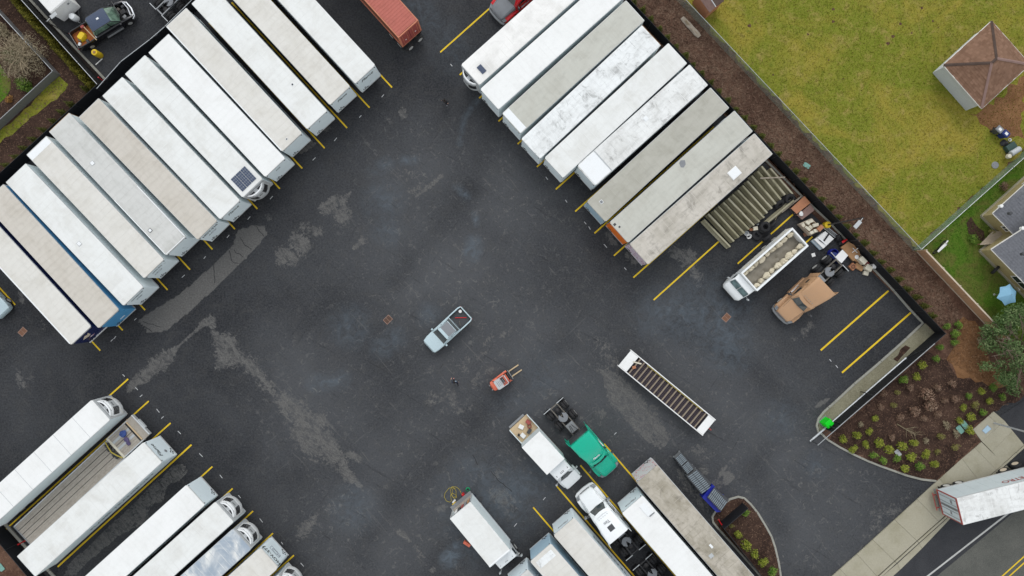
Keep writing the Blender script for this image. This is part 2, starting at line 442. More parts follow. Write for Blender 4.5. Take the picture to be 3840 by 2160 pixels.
M['bark'] = paint('tree bark', (0.13, 0.095, 0.07), 0.9, amt=0.6, scale=4)
M['twig'] = paint('bare twig', (0.30, 0.24, 0.16), 0.9, amt=0.6, dirt=(0.17, 0.125, 0.08), scale=2)
M['log'] = paint('grey driftwood', (0.36, 0.31, 0.25), 0.9, amt=0.7, dirt=(0.16, 0.12, 0.085), scale=3)
M['skin'] = paint('skin', (0.45, 0.26, 0.19), 0.6, amt=0.1)
M['cloth_black'] = paint('black cloth', (0.012, 0.012, 0.016), 0.9, amt=0.4, scale=8)
M['cloth_navy'] = paint('navy cloth', (0.016, 0.022, 0.045), 0.9, amt=0.4, scale=8)
M['cloth_grey'] = paint('charcoal cloth', (0.035, 0.034, 0.036), 0.9, amt=0.4, scale=8)
M['cloth_pale'] = paint('pale blue cloth', (0.35, 0.45, 0.55), 0.9, amt=0.3, scale=8)
M['shoe'] = paint('pink shoe', (0.62, 0.27, 0.25), 0.7, amt=0.2)
M['shoe_grey'] = paint('grey shoe', (0.35, 0.35, 0.37), 0.7, amt=0.2)
M['hair'] = paint('dark hair', (0.018, 0.013, 0.010), 0.6, amt=0.3, scale=20)
M['foam'] = paint('cream sacks', (0.62, 0.56, 0.43), 0.85, amt=0.6, dirt=(0.38, 0.31, 0.2), scale=3)
M['sludge'] = paint('wet grey brown load', (0.25, 0.225, 0.18), 0.6, amt=0.5, dirt=(0.18, 0.16, 0.125), scale=1.5, grain=0.15)
M['iron_rust'] = paint('rusty cast iron', (0.21, 0.105, 0.065), 0.8, amt=0.5, dirt=(0.09, 0.055, 0.04), scale=8)
M['wood_slat'] = paint('tan crossbar', (0.27, 0.22, 0.165), 0.85, amt=0.6, dirt=(0.16, 0.125, 0.10), scale=4)
M['deck_rib'] = paint('purple brown rib', (0.075, 0.06, 0.075), 0.7, amt=0.6, dirt=(0.12, 0.09, 0.07), scale=4)
M['purple_deck'] = paint('dark purple brown pan', (0.025, 0.02, 0.026), 0.7, amt=0.5)
M['slate'] = paint('slate plastic', (0.20, 0.235, 0.26), 0.5, amt=0.3)
M['iron_frame'] = paint('pinkish grate frame', (0.30, 0.19, 0.15), 0.8, amt=0.4, scale=8)

def glass_mat(name, col, rough=0.08):
    m, N, L, P = new_mat(name)
    co = coords(N, L)
    n = nnoise(N, L, co, 2.5, 3)
    L.new(nmix(N, L, nramp(N, L, n, 0.35, 0.7), col, tuple(c * 1.9 for c in col)), P.inputs['Base Color'])
    P.inputs['Roughness'].default_value = rough
    P.inputs['Specular IOR Level'].default_value = 0.6
    return m
M['glass'] = glass_mat('tinted window glass', (0.018, 0.024, 0.026))
M['glass_green'] = glass_mat('greenish windscreen glass', (0.10, 0.16, 0.12))
M['glass_teal'] = glass_mat('pale windscreen glass', (0.09, 0.13, 0.135))
M['lamp'] = glass_mat('headlamp lens', (0.16, 0.17, 0.18))

def graffiti_mat():
    m, N, L, P = new_mat('graffiti on pale wall')
    co = coords(N, L)
    n = nnoise(N, L, co, 1.6, 3, 0.5, 3.5)
    c = nmix(N, L, nramp(N, L, n, 0.50, 0.53, 0, 0.75), (0.60, 0.57, 0.60), (0.33, 0.06, 0.17))
    n2 = nnoise(N, L, co, 2.2, 2, 0.5, 4.0)
    c = nmix(N, L, nramp(N, L, n2, 0.56, 0.58, 0, 0.7), c, (0.40, 0.38, 0.55))
    L.new(c, P.inputs['Base Color']); P.inputs['Roughness'].default_value = 0.5
    return m
M['graffiti'] = graffiti_mat()

def graffiti_red_mat():
    m, N, L, P = new_mat('red tagged grey wall')
    co = coords(N, L)
    n = nnoise(N, L, co, 1.5, 2, 0.5, 4.0)
    c = nmix(N, L, nramp(N, L, n, 0.58, 0.61, 0, 0.8), (0.58, 0.58, 0.58), (0.55, 0.07, 0.10))
    L.new(c, P.inputs['Base Color']); P.inputs['Roughness'].default_value = 0.5
    return m
M['graffiti_red'] = graffiti_red_mat()

def beam_mat():
    m, N, L, P = new_mat('mossy concrete')
    co = coords(N, L)
    a = nnoise(N, L, co, 1.1, 6, 0.65, 0.3, stretch=(0.6, 2.5, 2.5))
    c = nmix(N, L, nramp(N, L, a, 0.35, 0.62), (0.40, 0.37, 0.275), (0.27, 0.25, 0.165))
    b = nnoise(N, L, co, 2.4, 8, 0.75, 0.4)
    c = nmix(N, L, nramp(N, L, b, 0.5, 0.66, 0, 0.85), c, (0.13, 0.12, 0.07))
    L.new(c, P.inputs['Base Color']); P.inputs['Roughness'].default_value = 0.95
    P.inputs['Specular IOR Level'].default_value = 0.1
    nbump(N, L, P, b, 0.5, 0.03)
    return m
M['beam'] = beam_mat()

def leaf_mat(name, c1, c2, c3=None, scale=2.2):
    m, N, L, P = new_mat(name)
    co = coords(N, L)
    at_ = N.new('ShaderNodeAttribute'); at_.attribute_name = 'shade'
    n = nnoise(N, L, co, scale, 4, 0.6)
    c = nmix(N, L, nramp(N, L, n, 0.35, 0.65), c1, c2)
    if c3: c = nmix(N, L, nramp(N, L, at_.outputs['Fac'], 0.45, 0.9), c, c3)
    L.new(c, P.inputs['Base Color'])
    P.inputs['Roughness'].default_value = 0.75
    P.inputs['Specular IOR Level'].default_value = 0.15
    return m
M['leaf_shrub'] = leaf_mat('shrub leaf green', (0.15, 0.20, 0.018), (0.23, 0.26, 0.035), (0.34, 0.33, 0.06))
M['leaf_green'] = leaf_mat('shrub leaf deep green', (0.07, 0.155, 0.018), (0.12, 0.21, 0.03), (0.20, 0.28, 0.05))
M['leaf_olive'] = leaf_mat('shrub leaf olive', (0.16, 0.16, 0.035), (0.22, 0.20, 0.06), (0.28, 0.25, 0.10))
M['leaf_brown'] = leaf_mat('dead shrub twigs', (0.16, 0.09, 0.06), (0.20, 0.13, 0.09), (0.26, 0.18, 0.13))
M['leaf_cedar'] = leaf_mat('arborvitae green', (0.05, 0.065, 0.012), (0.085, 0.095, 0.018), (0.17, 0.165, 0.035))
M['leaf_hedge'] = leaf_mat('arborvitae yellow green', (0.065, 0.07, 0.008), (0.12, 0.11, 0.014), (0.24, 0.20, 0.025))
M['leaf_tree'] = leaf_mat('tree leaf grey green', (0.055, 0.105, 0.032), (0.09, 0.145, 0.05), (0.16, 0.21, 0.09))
M['leaf_tan'] = leaf_mat('dry twig tan', (0.20, 0.165, 0.10), (0.28, 0.235, 0.155), (0.34, 0.29, 0.20))
M['leaf_orange'] = leaf_mat('rust orange shrub', (0.24, 0.12, 0.03), (0.33, 0.17, 0.05), (0.4, 0.22, 0.08))

def chain_mat(name='chain link mesh', col=(0.27, 0.36, 0.31), duty=0.27):
    """chain-link: thin diagonal wires, open in between (UV in metres)"""
    m, N, L, P = new_mat(name)
    uv = N.new('ShaderNodeUVMap'); sep = N.new('ShaderNodeSeparateXYZ'); L.new(uv.outputs['UV'], sep.inputs[0])
    def wires(op):
        s = nmath(N, L, op, sep.outputs[0], sep.outputs[1])
        s = nmath(N, L, 'MULTIPLY', s, 14.0)
        s = nmath(N, L, 'FRACT', s)
        return nmath(N, L, 'LESS_THAN', s, duty)
    k = nmath(N, L, 'MAXIMUM', wires('ADD'), wires('SUBTRACT'))
    P.inputs['Base Color'].default_value = (*col, 1)
    P.inputs['Roughness'].default_value = 0.5; P.inputs['Metallic'].default_value = 0.2
    L.new(k, P.inputs['Alpha'])
    return m
M['chain'] = chain_mat()
M['chain_grey'] = chain_mat('grey chain link mesh', (0.20, 0.205, 0.21), 0.20)
M['chain_black'] = chain_mat('black chain link mesh', (0.015, 0.016, 0.018), 0.30)

# ---- ground surfaces
def asphalt_mat():
    m, N, L, P = new_mat('yard asphalt')
    tc = N.new('ShaderNodeTexCoord'); co = tc.outputs['Object']
    a = N.new('ShaderNodeVertexColor'); a.layer_name = 'stain'
    sp = N.new('ShaderNodeSeparateColor'); L.new(a.outputs['Color'], sp.inputs[0])
    mud, chalk, worn = sp.outputs[0], sp.outputs[1], sp.outputs[2]
    big = nnoise(N, L, co, 0.10, 6, 0.6, 0.5)
    mid = nnoise(N, L, co, 0.8, 8, 0.68, 0.6)
    fine = nnoise(N, L, co, 6.5, 6, 0.72)
    grit = nnoise(N, L, co, 5.5, 5, 0.85)
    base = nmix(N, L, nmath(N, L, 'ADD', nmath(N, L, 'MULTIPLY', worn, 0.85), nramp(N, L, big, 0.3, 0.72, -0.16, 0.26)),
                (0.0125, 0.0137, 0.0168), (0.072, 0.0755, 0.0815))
    base = nmix(N, L, nramp(N, L, mid, 0.42, 0.75, 0, 0.28), base, (0.085, 0.082, 0.076))
    base = nmix(N, L, nramp(N, L, grit, 0.35, 0.75, 0, 0.55), base, (0.09, 0.092, 0.098), 'MIX')
    base = nmix(N, L, nramp(N, L, grit, 0.30, 0.46, 0.45, 0), base, (0.006, 0.006, 0.007))
    # scattered pale scuffs where traffic turns
    sc_ = nnoise(N, L, co, 1.7, 9, 0.72, 1.2)
    base = nmix(N, L, nmath(N, L, 'MULTIPLY', nramp(N, L, sc_, 0.55, 0.66, 0, 0.7), worn), base, (0.15, 0.147, 0.14))
    # tyre scuffs along the two ways the trucks swing
    for tn, lo_, hi_, col_ in ((0.85, .60, .72, (.165, .16, .15)), (-0.72, .61, .73, (.15, .15, .145)), (0.55, .58, .72, (.012, .012, .014)), (-1.0, .60, .74, (.012, .012, .014))):
        sk = nnoise(N, L, co, 1.0, 6, 0.7, 0.5, (0.16, 1.9, 1), tn)
        base = nmix(N, L, nmath(N, L, 'MULTIPLY', nramp(N, L, sk, lo_, hi_, 0, 0.5), nramp(N, L, worn, .15, .7, .25, 1)), base, col_)
    # dried mud and worn-through sealcoat: ragged edged
    f = nmath(N, L, 'ADD', mud, nmath(N, L, 'ADD', nmath(N, L, 'MULTIPLY', nmath(N, L, 'SUBTRACT', mid, 0.5), 1.0),
              nmath(N, L, 'MULTIPLY', nmath(N, L, 'SUBTRACT', nnoise(N, L, co, 3.0, 9, 0.75, 0.5), 0.5), 1.5)))
    mudc = nmix(N, L, nramp(N, L, fine, 0.3, 0.75), (0.088, 0.086, 0.083), (0.155, 0.151, 0.145))
    has = nramp(N, L, mud, 0.02, 0.16)
    holes = nramp(N, L, nnoise(N, L, co, 1.5, 11, 0.82, 1.2, (0.7, 1.5, 1), 0.75), 0.41, 0.55, 0.22, 1)
    holes = nmath(N, L, 'MAXIMUM', holes, nramp(N, L, mud, 0.9, 0.97, 0, 0.9))
    base = nmix(N, L, nmath(N, L, 'MULTIPLY', nmath(N, L, 'MULTIPLY', nramp(N, L, f, 0.40, 0.58, 0, 0.95), has), holes), base, mudc)
    # pale blue chalky wash marks: soft
    g = nmath(N, L, 'MULTIPLY', chalk, nramp(N, L, nnoise(N, L, co, 0.9, 6, 0.62, 1.5), 0.30, 0.75, 0.15, 1.1))
    base = nmix(N, L, nmath(N, L, 'MINIMUM', g, 0.9), base, (0.115, 0.145, 0.175))
    L.new(base, P.inputs['Base Color'])
    L.new(nramp(N, L, mid, 0.3, 0.75, 0.62, 0.92), P.inputs['Roughness'])
    P.inputs['Specular IOR Level'].default_value = 0.16
    nbump(N, L, P, nmath(N, L, 'ADD', nmath(N, L, 'MULTIPLY', grit, 0.6), fine), 0.35, 0.02)
    return m
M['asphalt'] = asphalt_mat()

def road_mat(name, c1, c2):
    m, N, L, P = new_mat(name)
    tc = N.new('ShaderNodeTexCoord'); co = tc.outputs['Object']
    a = nnoise(N, L, co, 0.5, 7, 0.65, 0.4); g = nnoise(N, L, co, 14, 4, 0.8)
    c = nmix(N, L, nramp(N, L, a, 0.35, 0.7), c1, c2)
    c = nmix(N, L, nramp(N, L, g, 0.35, 0.75, 0, 0.45), c, tuple(x * 2.0 for x in c2))
    c = nmix(N, L, nramp(N, L, g, 0.28, 0.46, 0.5, 0), c, tuple(x * 0.3 for x in c1))
    L.new(c, P.inputs['Base Color']); P.inputs['Roughness'].default_value = 0.9
    P.inputs['Specular IOR Level'].default_value = 0.15
    nbump(N, L, P, g, 0.3, 0.02)
    return m
M['road_dark'] = road_mat('street shoulder asphalt', (0.030, 0.031, 0.035), (0.042, 0.043, 0.047))
M['road_old'] = road_mat('old grey street asphalt', (0.075, 0.077, 0.070), (0.10, 0.10, 0.09))

def grass_mat():
    m, N, L, P = new_mat('winter lawn')
    tc = N.new('ShaderNodeTexCoord'); co = tc.outputs['Object']
    a = nnoise(N, L, co, 0.16, 6, 0.62, 0.8); b = nnoise(N, L, co, 0.75, 7, 0.68, 0.5); g = nnoise(N, L, co, 7, 5, 0.75)
    c = nmix(N, L, nramp(N, L, a, 0.40, 0.70), (0.140, 0.172, 0.014), (0.290, 0.230, 0.036))
    c = nmix(N, L, nramp(N, L, b, 0.50, 0.72, 0, 0.85), c, (0.32, 0.245, 0.080))
    c = nmix(N, L, nramp(N, L, b, 0.40, 0.28, 0, 0.7), c, (0.075, 0.125, 0.012))
    c = nmix(N, L, nramp(N, L, g, 0.35, 0.75, 0, 0.55), c, (0.30, 0.27, 0.07))
    c = nmix(N, L, nramp(N, L, g, 0.30, 0.48, 0.7, 0), c, (0.045, 0.062, 0.008))
    L.new(c, P.inputs['Base Color']); P.inputs['Roughness'].default_value = 0.95
    P.inputs['Specular IOR Level'].default_value = 0.08
    nbump(N, L, P, g, 0.6, 0.05)
    return m
M['grass'] = grass_mat()

def lush_mat():
    m, N, L, P = new_mat('lush side lawn')
    tc = N.new('ShaderNodeTexCoord'); co = tc.outputs['Object']
    a = nnoise(N, L, co, 0.35, 6, 0.65, 0.8); g = nnoise(N, L, co, 7, 5, 0.75)
    c = nmix(N, L, nramp(N, L, a, 0.40, 0.62), (0.055, 0.135, 0.010), (0.115, 0.120, 0.030))
    c = nmix(N, L, nramp(N, L, a, 0.62, 0.75, 0, 0.8), c, (0.10, 0.075, 0.045))
    c = nmix(N, L, nramp(N, L, g, 0.35, 0.75, 0, 0.5), c, (0.16, 0.20, 0.04))
    c = nmix(N, L, nramp(N, L, g, 0.30, 0.48, 0.7, 0), c, (0.02, 0.035, 0.006))
    L.new(c, P.inputs['Base Color']); P.inputs['Roughness'].default_value = 0.95
    P.inputs['Specular IOR Level'].default_value = 0.08
    nbump(N, L, P, g, 0.6, 0.05)
    return m
M['lush'] = lush_mat()

def mulch_mat(name, c1, c2, c3):
    m, N, L, P = new_mat(name)
    tc = N.new('ShaderNodeTexCoord'); co = tc.outputs['Object']
    a = nnoise(N, L, co, 0.35, 6, 0.65, 0.6); b = nnoise(N, L, co, 3.0, 7, 0.75, 0.6); g = nnoise(N, L, co, 13, 4, 0.8)
    c = nmix(N, L, nramp(N, L, a, 0.38, 0.66), c1, c2)
    c = nmix(N, L, nramp(N, L, b, 0.48, 0.72, 0, 0.75), c, c3)
    c = nmix(N, L, nramp(N, L, g, 0.52, 0.8, 0, 0.55), c, tuple(x * 1.5 for x in c3))
    c = nmix(N, L, nramp(N, L, g, 0.30, 0.48, 0.7, 0), c, tuple(x * 0.25 for x in c1))
    L.new(c, P.inputs['Base Color']); P.inputs['Roughness'].default_value = 0.95
    P.inputs['Specular IOR Level'].default_value = 0.08
    nbump(N, L, P, b, 0.7, 0.06)
    return m
M['mulch'] = mulch_mat('bark mulch', (0.034, 0.021, 0.017), (0.072, 0.043, 0.032), (0.135, 0.080, 0.056))
M['mulch_red'] = mulch_mat('red brown leaf litter', (0.085, 0.046, 0.033), (0.145, 0.082, 0.056), (0.23, 0.14, 0.095))
M['needles'] = mulch_mat('pine needle litter', (0.17, 0.085, 0.040), (0.24, 0.125, 0.060), (0.31, 0.175, 0.09))
M['gravel'] = mulch_mat('olive gravel strip', (0.20, 0.185, 0.125), (0.26, 0.245, 0.17), (0.33, 0.31, 0.23))
M['soil'] = mulch_mat('dark wet soil', (0.016, 0.013, 0.012), (0.028, 0.022, 0.020), (0.05, 0.038, 0.03))
M['chip_brown'] = mulch_mat('wood chip', (0.11, 0.064, 0.045), (0.18, 0.115, 0.08), (0.29, 0.20, 0.145))
M['blade'] = leaf_mat('grass blade', (0.16, 0.17, 0.013), (0.28, 0.22, 0.036), (0.38, 0.30, 0.10), scale=0.5)
M['chip_needle'] = leaf_mat('dry needle', (0.20, 0.10, 0.045), (0.26, 0.14, 0.07), (0.30, 0.18, 0.10))
# ------------------------------------------------------------------ ground, paving, kerbs
def ragged(pts, step=0.6, amp=0.18, seed=1):
    rnd = random.Random(seed); out = []
    for a, b in zip(pts, pts[1:] + pts[:1]):
        a, b = Vector(a[:2]), Vector(b[:2]); n = max(1, int((b - a).length / step))
        d = (b - a).normalized() if (b - a).length > 1e-6 else Vector((1, 0)); nn = Vector((-d.y, d.x))
        for i in range(n):
            out.append(a.lerp(b, i / n) + (nn * rnd.uniform(-amp, amp) if i else Vector((0, 0))))
    return out

def sheet(name, pts, z, mat, label, kind='structure', thick=0.02, rag=0.0, seed=1):
    pts = [Vector((p[0], p[1])) for p in pts]
    if rag: pts = ragged(pts, 0.6, rag, seed)
    o = MB().prism(pts, z - thick, z).build(name, mat)
    return tag(o, label, kind=kind)

g = MB(); g.add([(-700, -700, -0.06), (700, -700, -0.06), (700, 700, -0.06), (-700, 700, -0.06)], [(0, 1, 2, 3)])
tag(g.build('ground', M['lush']), 'wide grassy ground beyond the truck yard', kind='structure')

# --- asphalt yard: one sheet with a painted field of stains (mud, chalky wash, traffic wear)
def asphalt_yard():
    x0, x1, y0, y1, st = -60.0, 60.0, -36.0, 36.0, 0.20
    nx, ny = int((x1 - x0) / st) + 1, int((y1 - y0) / st) + 1
    X, Y = np.meshgrid(np.linspace(x0, x1, nx), np.linspace(y0, y1, ny))
    F = np.zeros((ny, nx, 3))
    def seg_dist(a, b):
        ax, ay, bx, by = a[0], a[1], b[0], b[1]
        dx, dy = bx - ax, by - ay; L2 = dx * dx + dy * dy + 1e-9
        t = np.clip(((X - ax) * dx + (Y - ay) * dy) / L2, 0, 1)
        return np.hypot(X - (ax + t * dx), Y - (ay + t * dy)), t
    def stroke(ch, reg, pts, w, val=1.0, soft=0.6):
        if ch == 0: val *= .95; soft = .8
        w3 = [at(reg, x, y) for x, y in pts]
        ws = w if isinstance(w, (list, tuple)) else [w] * len(pts)
        if len(w3) == 1:
            d = np.hypot(X - w3[0].x, Y - w3[0].y); v = val * np.clip((ws[0] * (1 + soft) - d) / (ws[0] * soft * 2 + 1e-6), 0, 1)
            F[:, :, ch] = np.maximum(F[:, :, ch], v); return
        for i in range(len(w3) - 1):
            d, t = seg_dist(w3[i], w3[i + 1]); ww = ws[i] + (ws[i + 1] - ws[i]) * t
            v = val * np.clip((ww * (1 + soft) - d) / (ww * soft * 2 + 1e-6), 0, 1)
            F[:, :, ch] = np.maximum(F[:, :, ch], v)
    def poly(ch, reg, pts, val=1.0):
        w3 = [at(reg, x, y) for x, y in pts]; ins = np.zeros(X.shape, bool); n = len(w3)
        for i in range(n):
            a, b = w3[i], w3[(i + 1) % n]
            c = ((a.y > Y) != (b.y > Y)) & (X < (b.x - a.x) * (Y - a.y) / (b.y - a.y + 1e-12) + a.x)
            ins ^= c
        F[:, :, ch] = np.where(ins, np.maximum(F[:, :, ch], val), F[:, :, ch])
    # traffic-worn pale area in the middle and the drive to the gate
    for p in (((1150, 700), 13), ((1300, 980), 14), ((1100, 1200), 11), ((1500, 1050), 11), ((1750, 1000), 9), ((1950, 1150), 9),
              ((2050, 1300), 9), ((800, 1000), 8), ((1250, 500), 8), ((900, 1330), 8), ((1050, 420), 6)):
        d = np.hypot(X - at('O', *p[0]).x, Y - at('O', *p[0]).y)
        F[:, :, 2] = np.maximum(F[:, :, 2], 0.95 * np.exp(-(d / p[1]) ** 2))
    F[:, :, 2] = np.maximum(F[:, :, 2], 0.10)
    # tyre-polished darker arcs
    for reg, pts, w in (('O', [(1420, 860), (1250, 1000), (1000, 1250), (900, 1400)], 1.6), ('O', [(2000, 1010), (1850, 900), (1700, 830)], 1.2),
                        ('O', [(1980, 1040), (1900, 1180), (1960, 1330)], 1.3), ('O', [(1240, 300), (1180, 480), (1000, 700)], 1.3),
                        ('O', [(250, 900), (500, 760), (760, 560)], 1.4)):
        w3 = [at(reg, *p) for p in pts]
        for a, b in zip(w3, w3[1:]):
            d, t = seg_dist(a, b); F[:, :, 2] *= 1 - 0.45 * np.exp(-(d / w) ** 2)
    # worn-through sealcoat with crisp outline (left), and cracked patches
    poly(0, 'O', [(372, 836), (346, 806), (398, 772), (455, 738), (520, 680), (585, 620), (598, 578), (640, 566), (668, 566), (671, 592), (620, 650), (560, 705), (520, 745), (470, 790), (420, 830), (395, 838)], 1.0)
    poly(0, 'O', [(800, 362), (778, 352), (770, 372), (748, 384), (756, 388), (772, 380)], 0.8)
    # dried mud trails, left middle
    stroke(0, 'G02', [(1300, 1010), (1420, 920), (1560, 790), (1680, 700), (1780, 600)], [0.4, 0.7, 1.0, 0.9, 0.3], 0.85)
    stroke(0, 'G02', [(1780, 600), (2000, 400), (2130, 310)], [0.15, 0.25, 0.6], 0.75)
    stroke(0, 'G02', [(2120, 320), (2150, 450), (2250, 560)], [0.5, 0.4, 0.8], 0.8)
    stroke(0, 'G02', [(2250, 560), (2300, 680), (2210, 780)], [1.2, 1.3, 0.6], 0.85)
    stroke(0, 'G02', [(2400, 680), (2500, 770)], [0.8, 1.0], 0.72)
    stroke(0, 'G02', [(170, 860), (220, 980)], 0.6, 0.62); stroke(0, 'G02', [(310, 910)], 0.6, 0.6)
    stroke(0, 'G12', [(0, 840), (60, 900)], [0.9, 0.7], 0.7)
    stroke(0, 'G12', [(110, 980), (180, 1060)], [0.9, 0.6], 0.62)
    stroke(0, 'G12', [(270, 1110), (400, 1250), (500, 1300)], [1.0, 1.5, 1.0], 0.8)
    stroke(0, 'G12', [(440, 1350), (580, 1400)], [0.6, 1.6], 0.85)
    stroke(0, 'G13', [(460, 20), (620, 110), (800, 260)], [1.2, 2.0, 0.9], 0.8)
    stroke(0, 'G13', [(700, 60), (820, 240)], [1.2, 0.7], 0.78)
    stroke(0, 'G13', [(870, 340), (950, 460), (1060, 550)], [0.8, 0.7, 0.2], 0.8)
    stroke(0, 'G13', [(950, 220), (1040, 280)], 0.45, 0.75)
    stroke(0, 'G13', [(420, 1060), (520, 940), (590, 860)], [0.6, 1.0, 0.5], 0.62)
    stroke(0, 'G13', [(750, 770)], 0.7, 0.65); stroke(0, 'G13', [(850, 740)], 0.3, 0.6); stroke(0, 'G13', [(470, 810)], 0.4, 0.5)
    stroke(0, 'G13', [(1450, 1010), (1550, 1100)], [0.4, 0.25], 0.75); stroke(0, 'G13', [(1590, 1150), (1690, 1260)], [0.3, 0.15], 0.65)
    stroke(0, 'G13', [(1865, 765)], 0.5, 0.9); stroke(0, 'G13', [(1780, 1390)], 0.4, 0.8)
    # upper left patches
    stroke(0, 'G11', [(700, 700), (900, 540), (960, 480)], [0.4, 0.5, 0.12], 0.72)
    stroke(0, 'G11', [(660, 640), (780, 560)], [0.9, 0.7], 0.6)
    stroke(0, 'G11', [(860, 730)], 1.1, 0.78); stroke(0, 'G11', [(430, 1010)], 1.3, 0.82); stroke(0, 'G11', [(470, 850)], 1.0, 0.6)
    stroke(0, 'G11', [(300, 1130)], 1.2, 0.85); stroke(0, 'G11', [(360, 1190)], 0.7, 0.75); stroke(0, 'G11', [(630, 880)], 0.7, 0.62)
    stroke(0, 'G11', [(980, 1050), (1090, 970)], [0.2, 0.5], 0.75)
    stroke(0, 'G11', [(1600, 540), (1860, 330)], [0.15, 0.3], 0.72); stroke(0, 'G11', [(1560, 460), (1700, 430)], 0.7, 0.5)
    stroke(0, 'G11', [(1530, 280)], 0.5, 0.55); stroke(0, 'G11', [(110, 720)], 0.45, 0.6); stroke(0, 'G11', [(135, 760)], 0.3, 0.75)
    poly(0, 'G11', [(470, 30), (540, 5), (550, 40), (500, 90), (445, 90)], 0.95)
    stroke(0, 'G10', [(1480, 1150)], 0.6, 0.75); stroke(0, 'G10', [(1300, 1180), (1350, 1220)], 0.4, 0.55); stroke(0, 'G10', [(700, 1290)], 0.7, 0.65)
    # centre right
    stroke(0, 'G22', [(900, 560), (1000, 720), (930, 830)], [1.4, 1.8, 1.2], 0.52)
    poly(0, 'G22', [(920, 860), (1040, 850), (1130, 920), (1210, 1000), (1300, 1080), (1390, 1230), (1480, 1330), (1560, 1449), (1240, 1449), (1080, 1250), (960, 1130), (930, 980)], 0.68)
    stroke(0, 'G22', [(900, 1250)], 1.0, 0.55); stroke(0, 'G22', [(1500, 1330), (1380, 1180)], 0.8, 0.5)
    poly(0, 'G23', [(1260, 0), (1560, 0), (1600, 60), (1540, 150), (1480, 180), (1340, 90)], 0.62)
    poly(0, 'Y3', [(600, 260), (655, 222), (680, 250), (600, 345), (570, 345)], 1.0)
    poly(0, 'Y3', [(640, 300), (715, 292), (770, 345), (660, 452), (618, 395)], 1.0)
    stroke(0, 'Y3', [(420, 280)], 0.8, 0.6); stroke(0, 'Y3', [(540, 440)], 0.9, 0.62); stroke(0, 'Y3', [(160, 330), (300, 480), (450, 680)], [0.8, 0.9, 0.8], 0.6)
    stroke(0, 'Y3', [(330, 20), (450, 110)], 0.9, 0.52); stroke(0, 'Y3', [(730, 190)], 0.6, 0.5); stroke(0, 'Y3', [(880, 530)], 0.9, 0.5)
    stroke(0, 'G21', [(1620, 1070), (1760, 1140)], [1.0, 1.6], 0.6); stroke(0, 'G21', [(1820, 1270), (1880, 1380)], 0.9, 0.55)
    stroke(0, 'G21', [(960, 900), (1020, 980)], [0.4, 0.5], 0.7); stroke(0, 'G21', [(1170, 1120), (1230, 1180)], 0.5, 0.7); stroke(0, 'G21', [(700, 390), (770, 440)], 0.5, 0.5)
    stroke(0, 'G12', [(1960, 1080), (2000, 1160)], [0.9, 0.8], 0.58); stroke(0, 'G12', [(1800, 1160), (1900, 1120)], 0.5, 0.5); stroke(0, 'G12', [(2110, 830)], 0.6, 0.58); stroke(0, 'G12', [(2140, 1200)], 0.5, 0.55)
    stroke(0, 'G32', [(350, 450), (440, 380)], [0.7, 0.6], 0.58); stroke(0, 'G32', [(270, 500)], 0.5, 0.55)
    poly(0, 'Y4', [(105, 920), (160, 880), (250, 810), (305, 830), (270, 870), (155, 955)], 0.98)
    stroke(0, 'G33', [(1020, 1020), (1130, 880), (1300, 770), (1420, 620)], [0.7, 1.5, 0.8, 0.6], 0.5)
    # damp silt in the empty bay, lower left
    poly(0, 'G03', [(1850, 320), (1890, 400), (1830, 480), (1700, 530), (1640, 700), (1530, 730), (1480, 850), (1440, 920), (1200, 1050), (900, 1300), (760, 1449), (640, 1449), (690, 1330), (850, 1180), (1200, 850), (1450, 600), (1700, 380), (1790, 305)], 0.62)
    stroke(0, 'G03', [(1400, 870)], 1.0, 0.75)
    stroke(0, 'G02', [(200, 60), (230, 150)], [0.4, 0.3], 0.7); stroke(0, 'G02', [(420, 330), (450, 380)], 0.5, 0.55)
    for x, y in ((1750, 1150), (1850, 1250), (2080, 760), (2250, 700), (2330, 850), (2420, 700), (2200, 950), (2000, 1280), (2300, 560), (2480, 480), (2100, 420), (1700, 900)):
        stroke(0, 'G12', [(x, y), (x + 60, y - 55)], .5, .52)
    # chalky blue washes
    stroke(1, 'O', [(1660, 790), (1750, 790), (1800, 790)], [1.6, 2.2, 2.0], 0.5, 1.2)
    stroke(1, 'O', [(1800, 800), (1830, 870), (1840, 890)], [2.6, 1.6, 1.2], 0.55, 1.2)
    stroke(1, 'O', [(1200, 1270), (1300, 1230), (1390, 1180)], [2.5, 1.7, 1.0], 0.55, 1.3)
    stroke(1, 'O', [(1210, 1280), (1190, 1380)], [2.0, 1.2], 0.38, 1.3)
    stroke(1, 'G13', [(980, 770)], 1.4, 0.5, 1.3); stroke(1, 'G12', [(945, 385)], 1.3, 0.5, 1.2); stroke(1, 'G12', [(590, 960), (860, 920)], 0.6, 0.45, 1.2)
    stroke(1, 'G12', [(1410, 500)], 0.8, 0.5, 1.0); stroke(1, 'G12', [(1260, 600)], 0.8, 0.5, 1.0); stroke(1, 'G12', [(1740, 270)], 0.8, 0.45, 1.0)
    stroke(1, 'G11', [(1290, 580)], 1.3, 0.45, 1.2); stroke(1, 'G11', [(1330, 870)], 1.0, 0.4, 1.2); stroke(1, 'G11', [(2190, 1000), (2190, 1100)], 0.7, 0.6, 0.6); stroke(1, 'G11', [(2140, 1095)], 0.5, 0.6, 0.6)
    stroke(1, 'G11', [(2200, 700), (2220, 800)], 0.25, 0.6, 0.8); stroke(1, 'G11', [(1190, 280), (1320, 200)], 0.5, 0.4, 1.0); stroke(1, 'G11', [(1480, 165), (1610, 160)], 0.35, 0.5, 0.8); stroke(1, 'G11', [(2030, 430), (2120, 530)], 0.35, 0.45, 0.8)
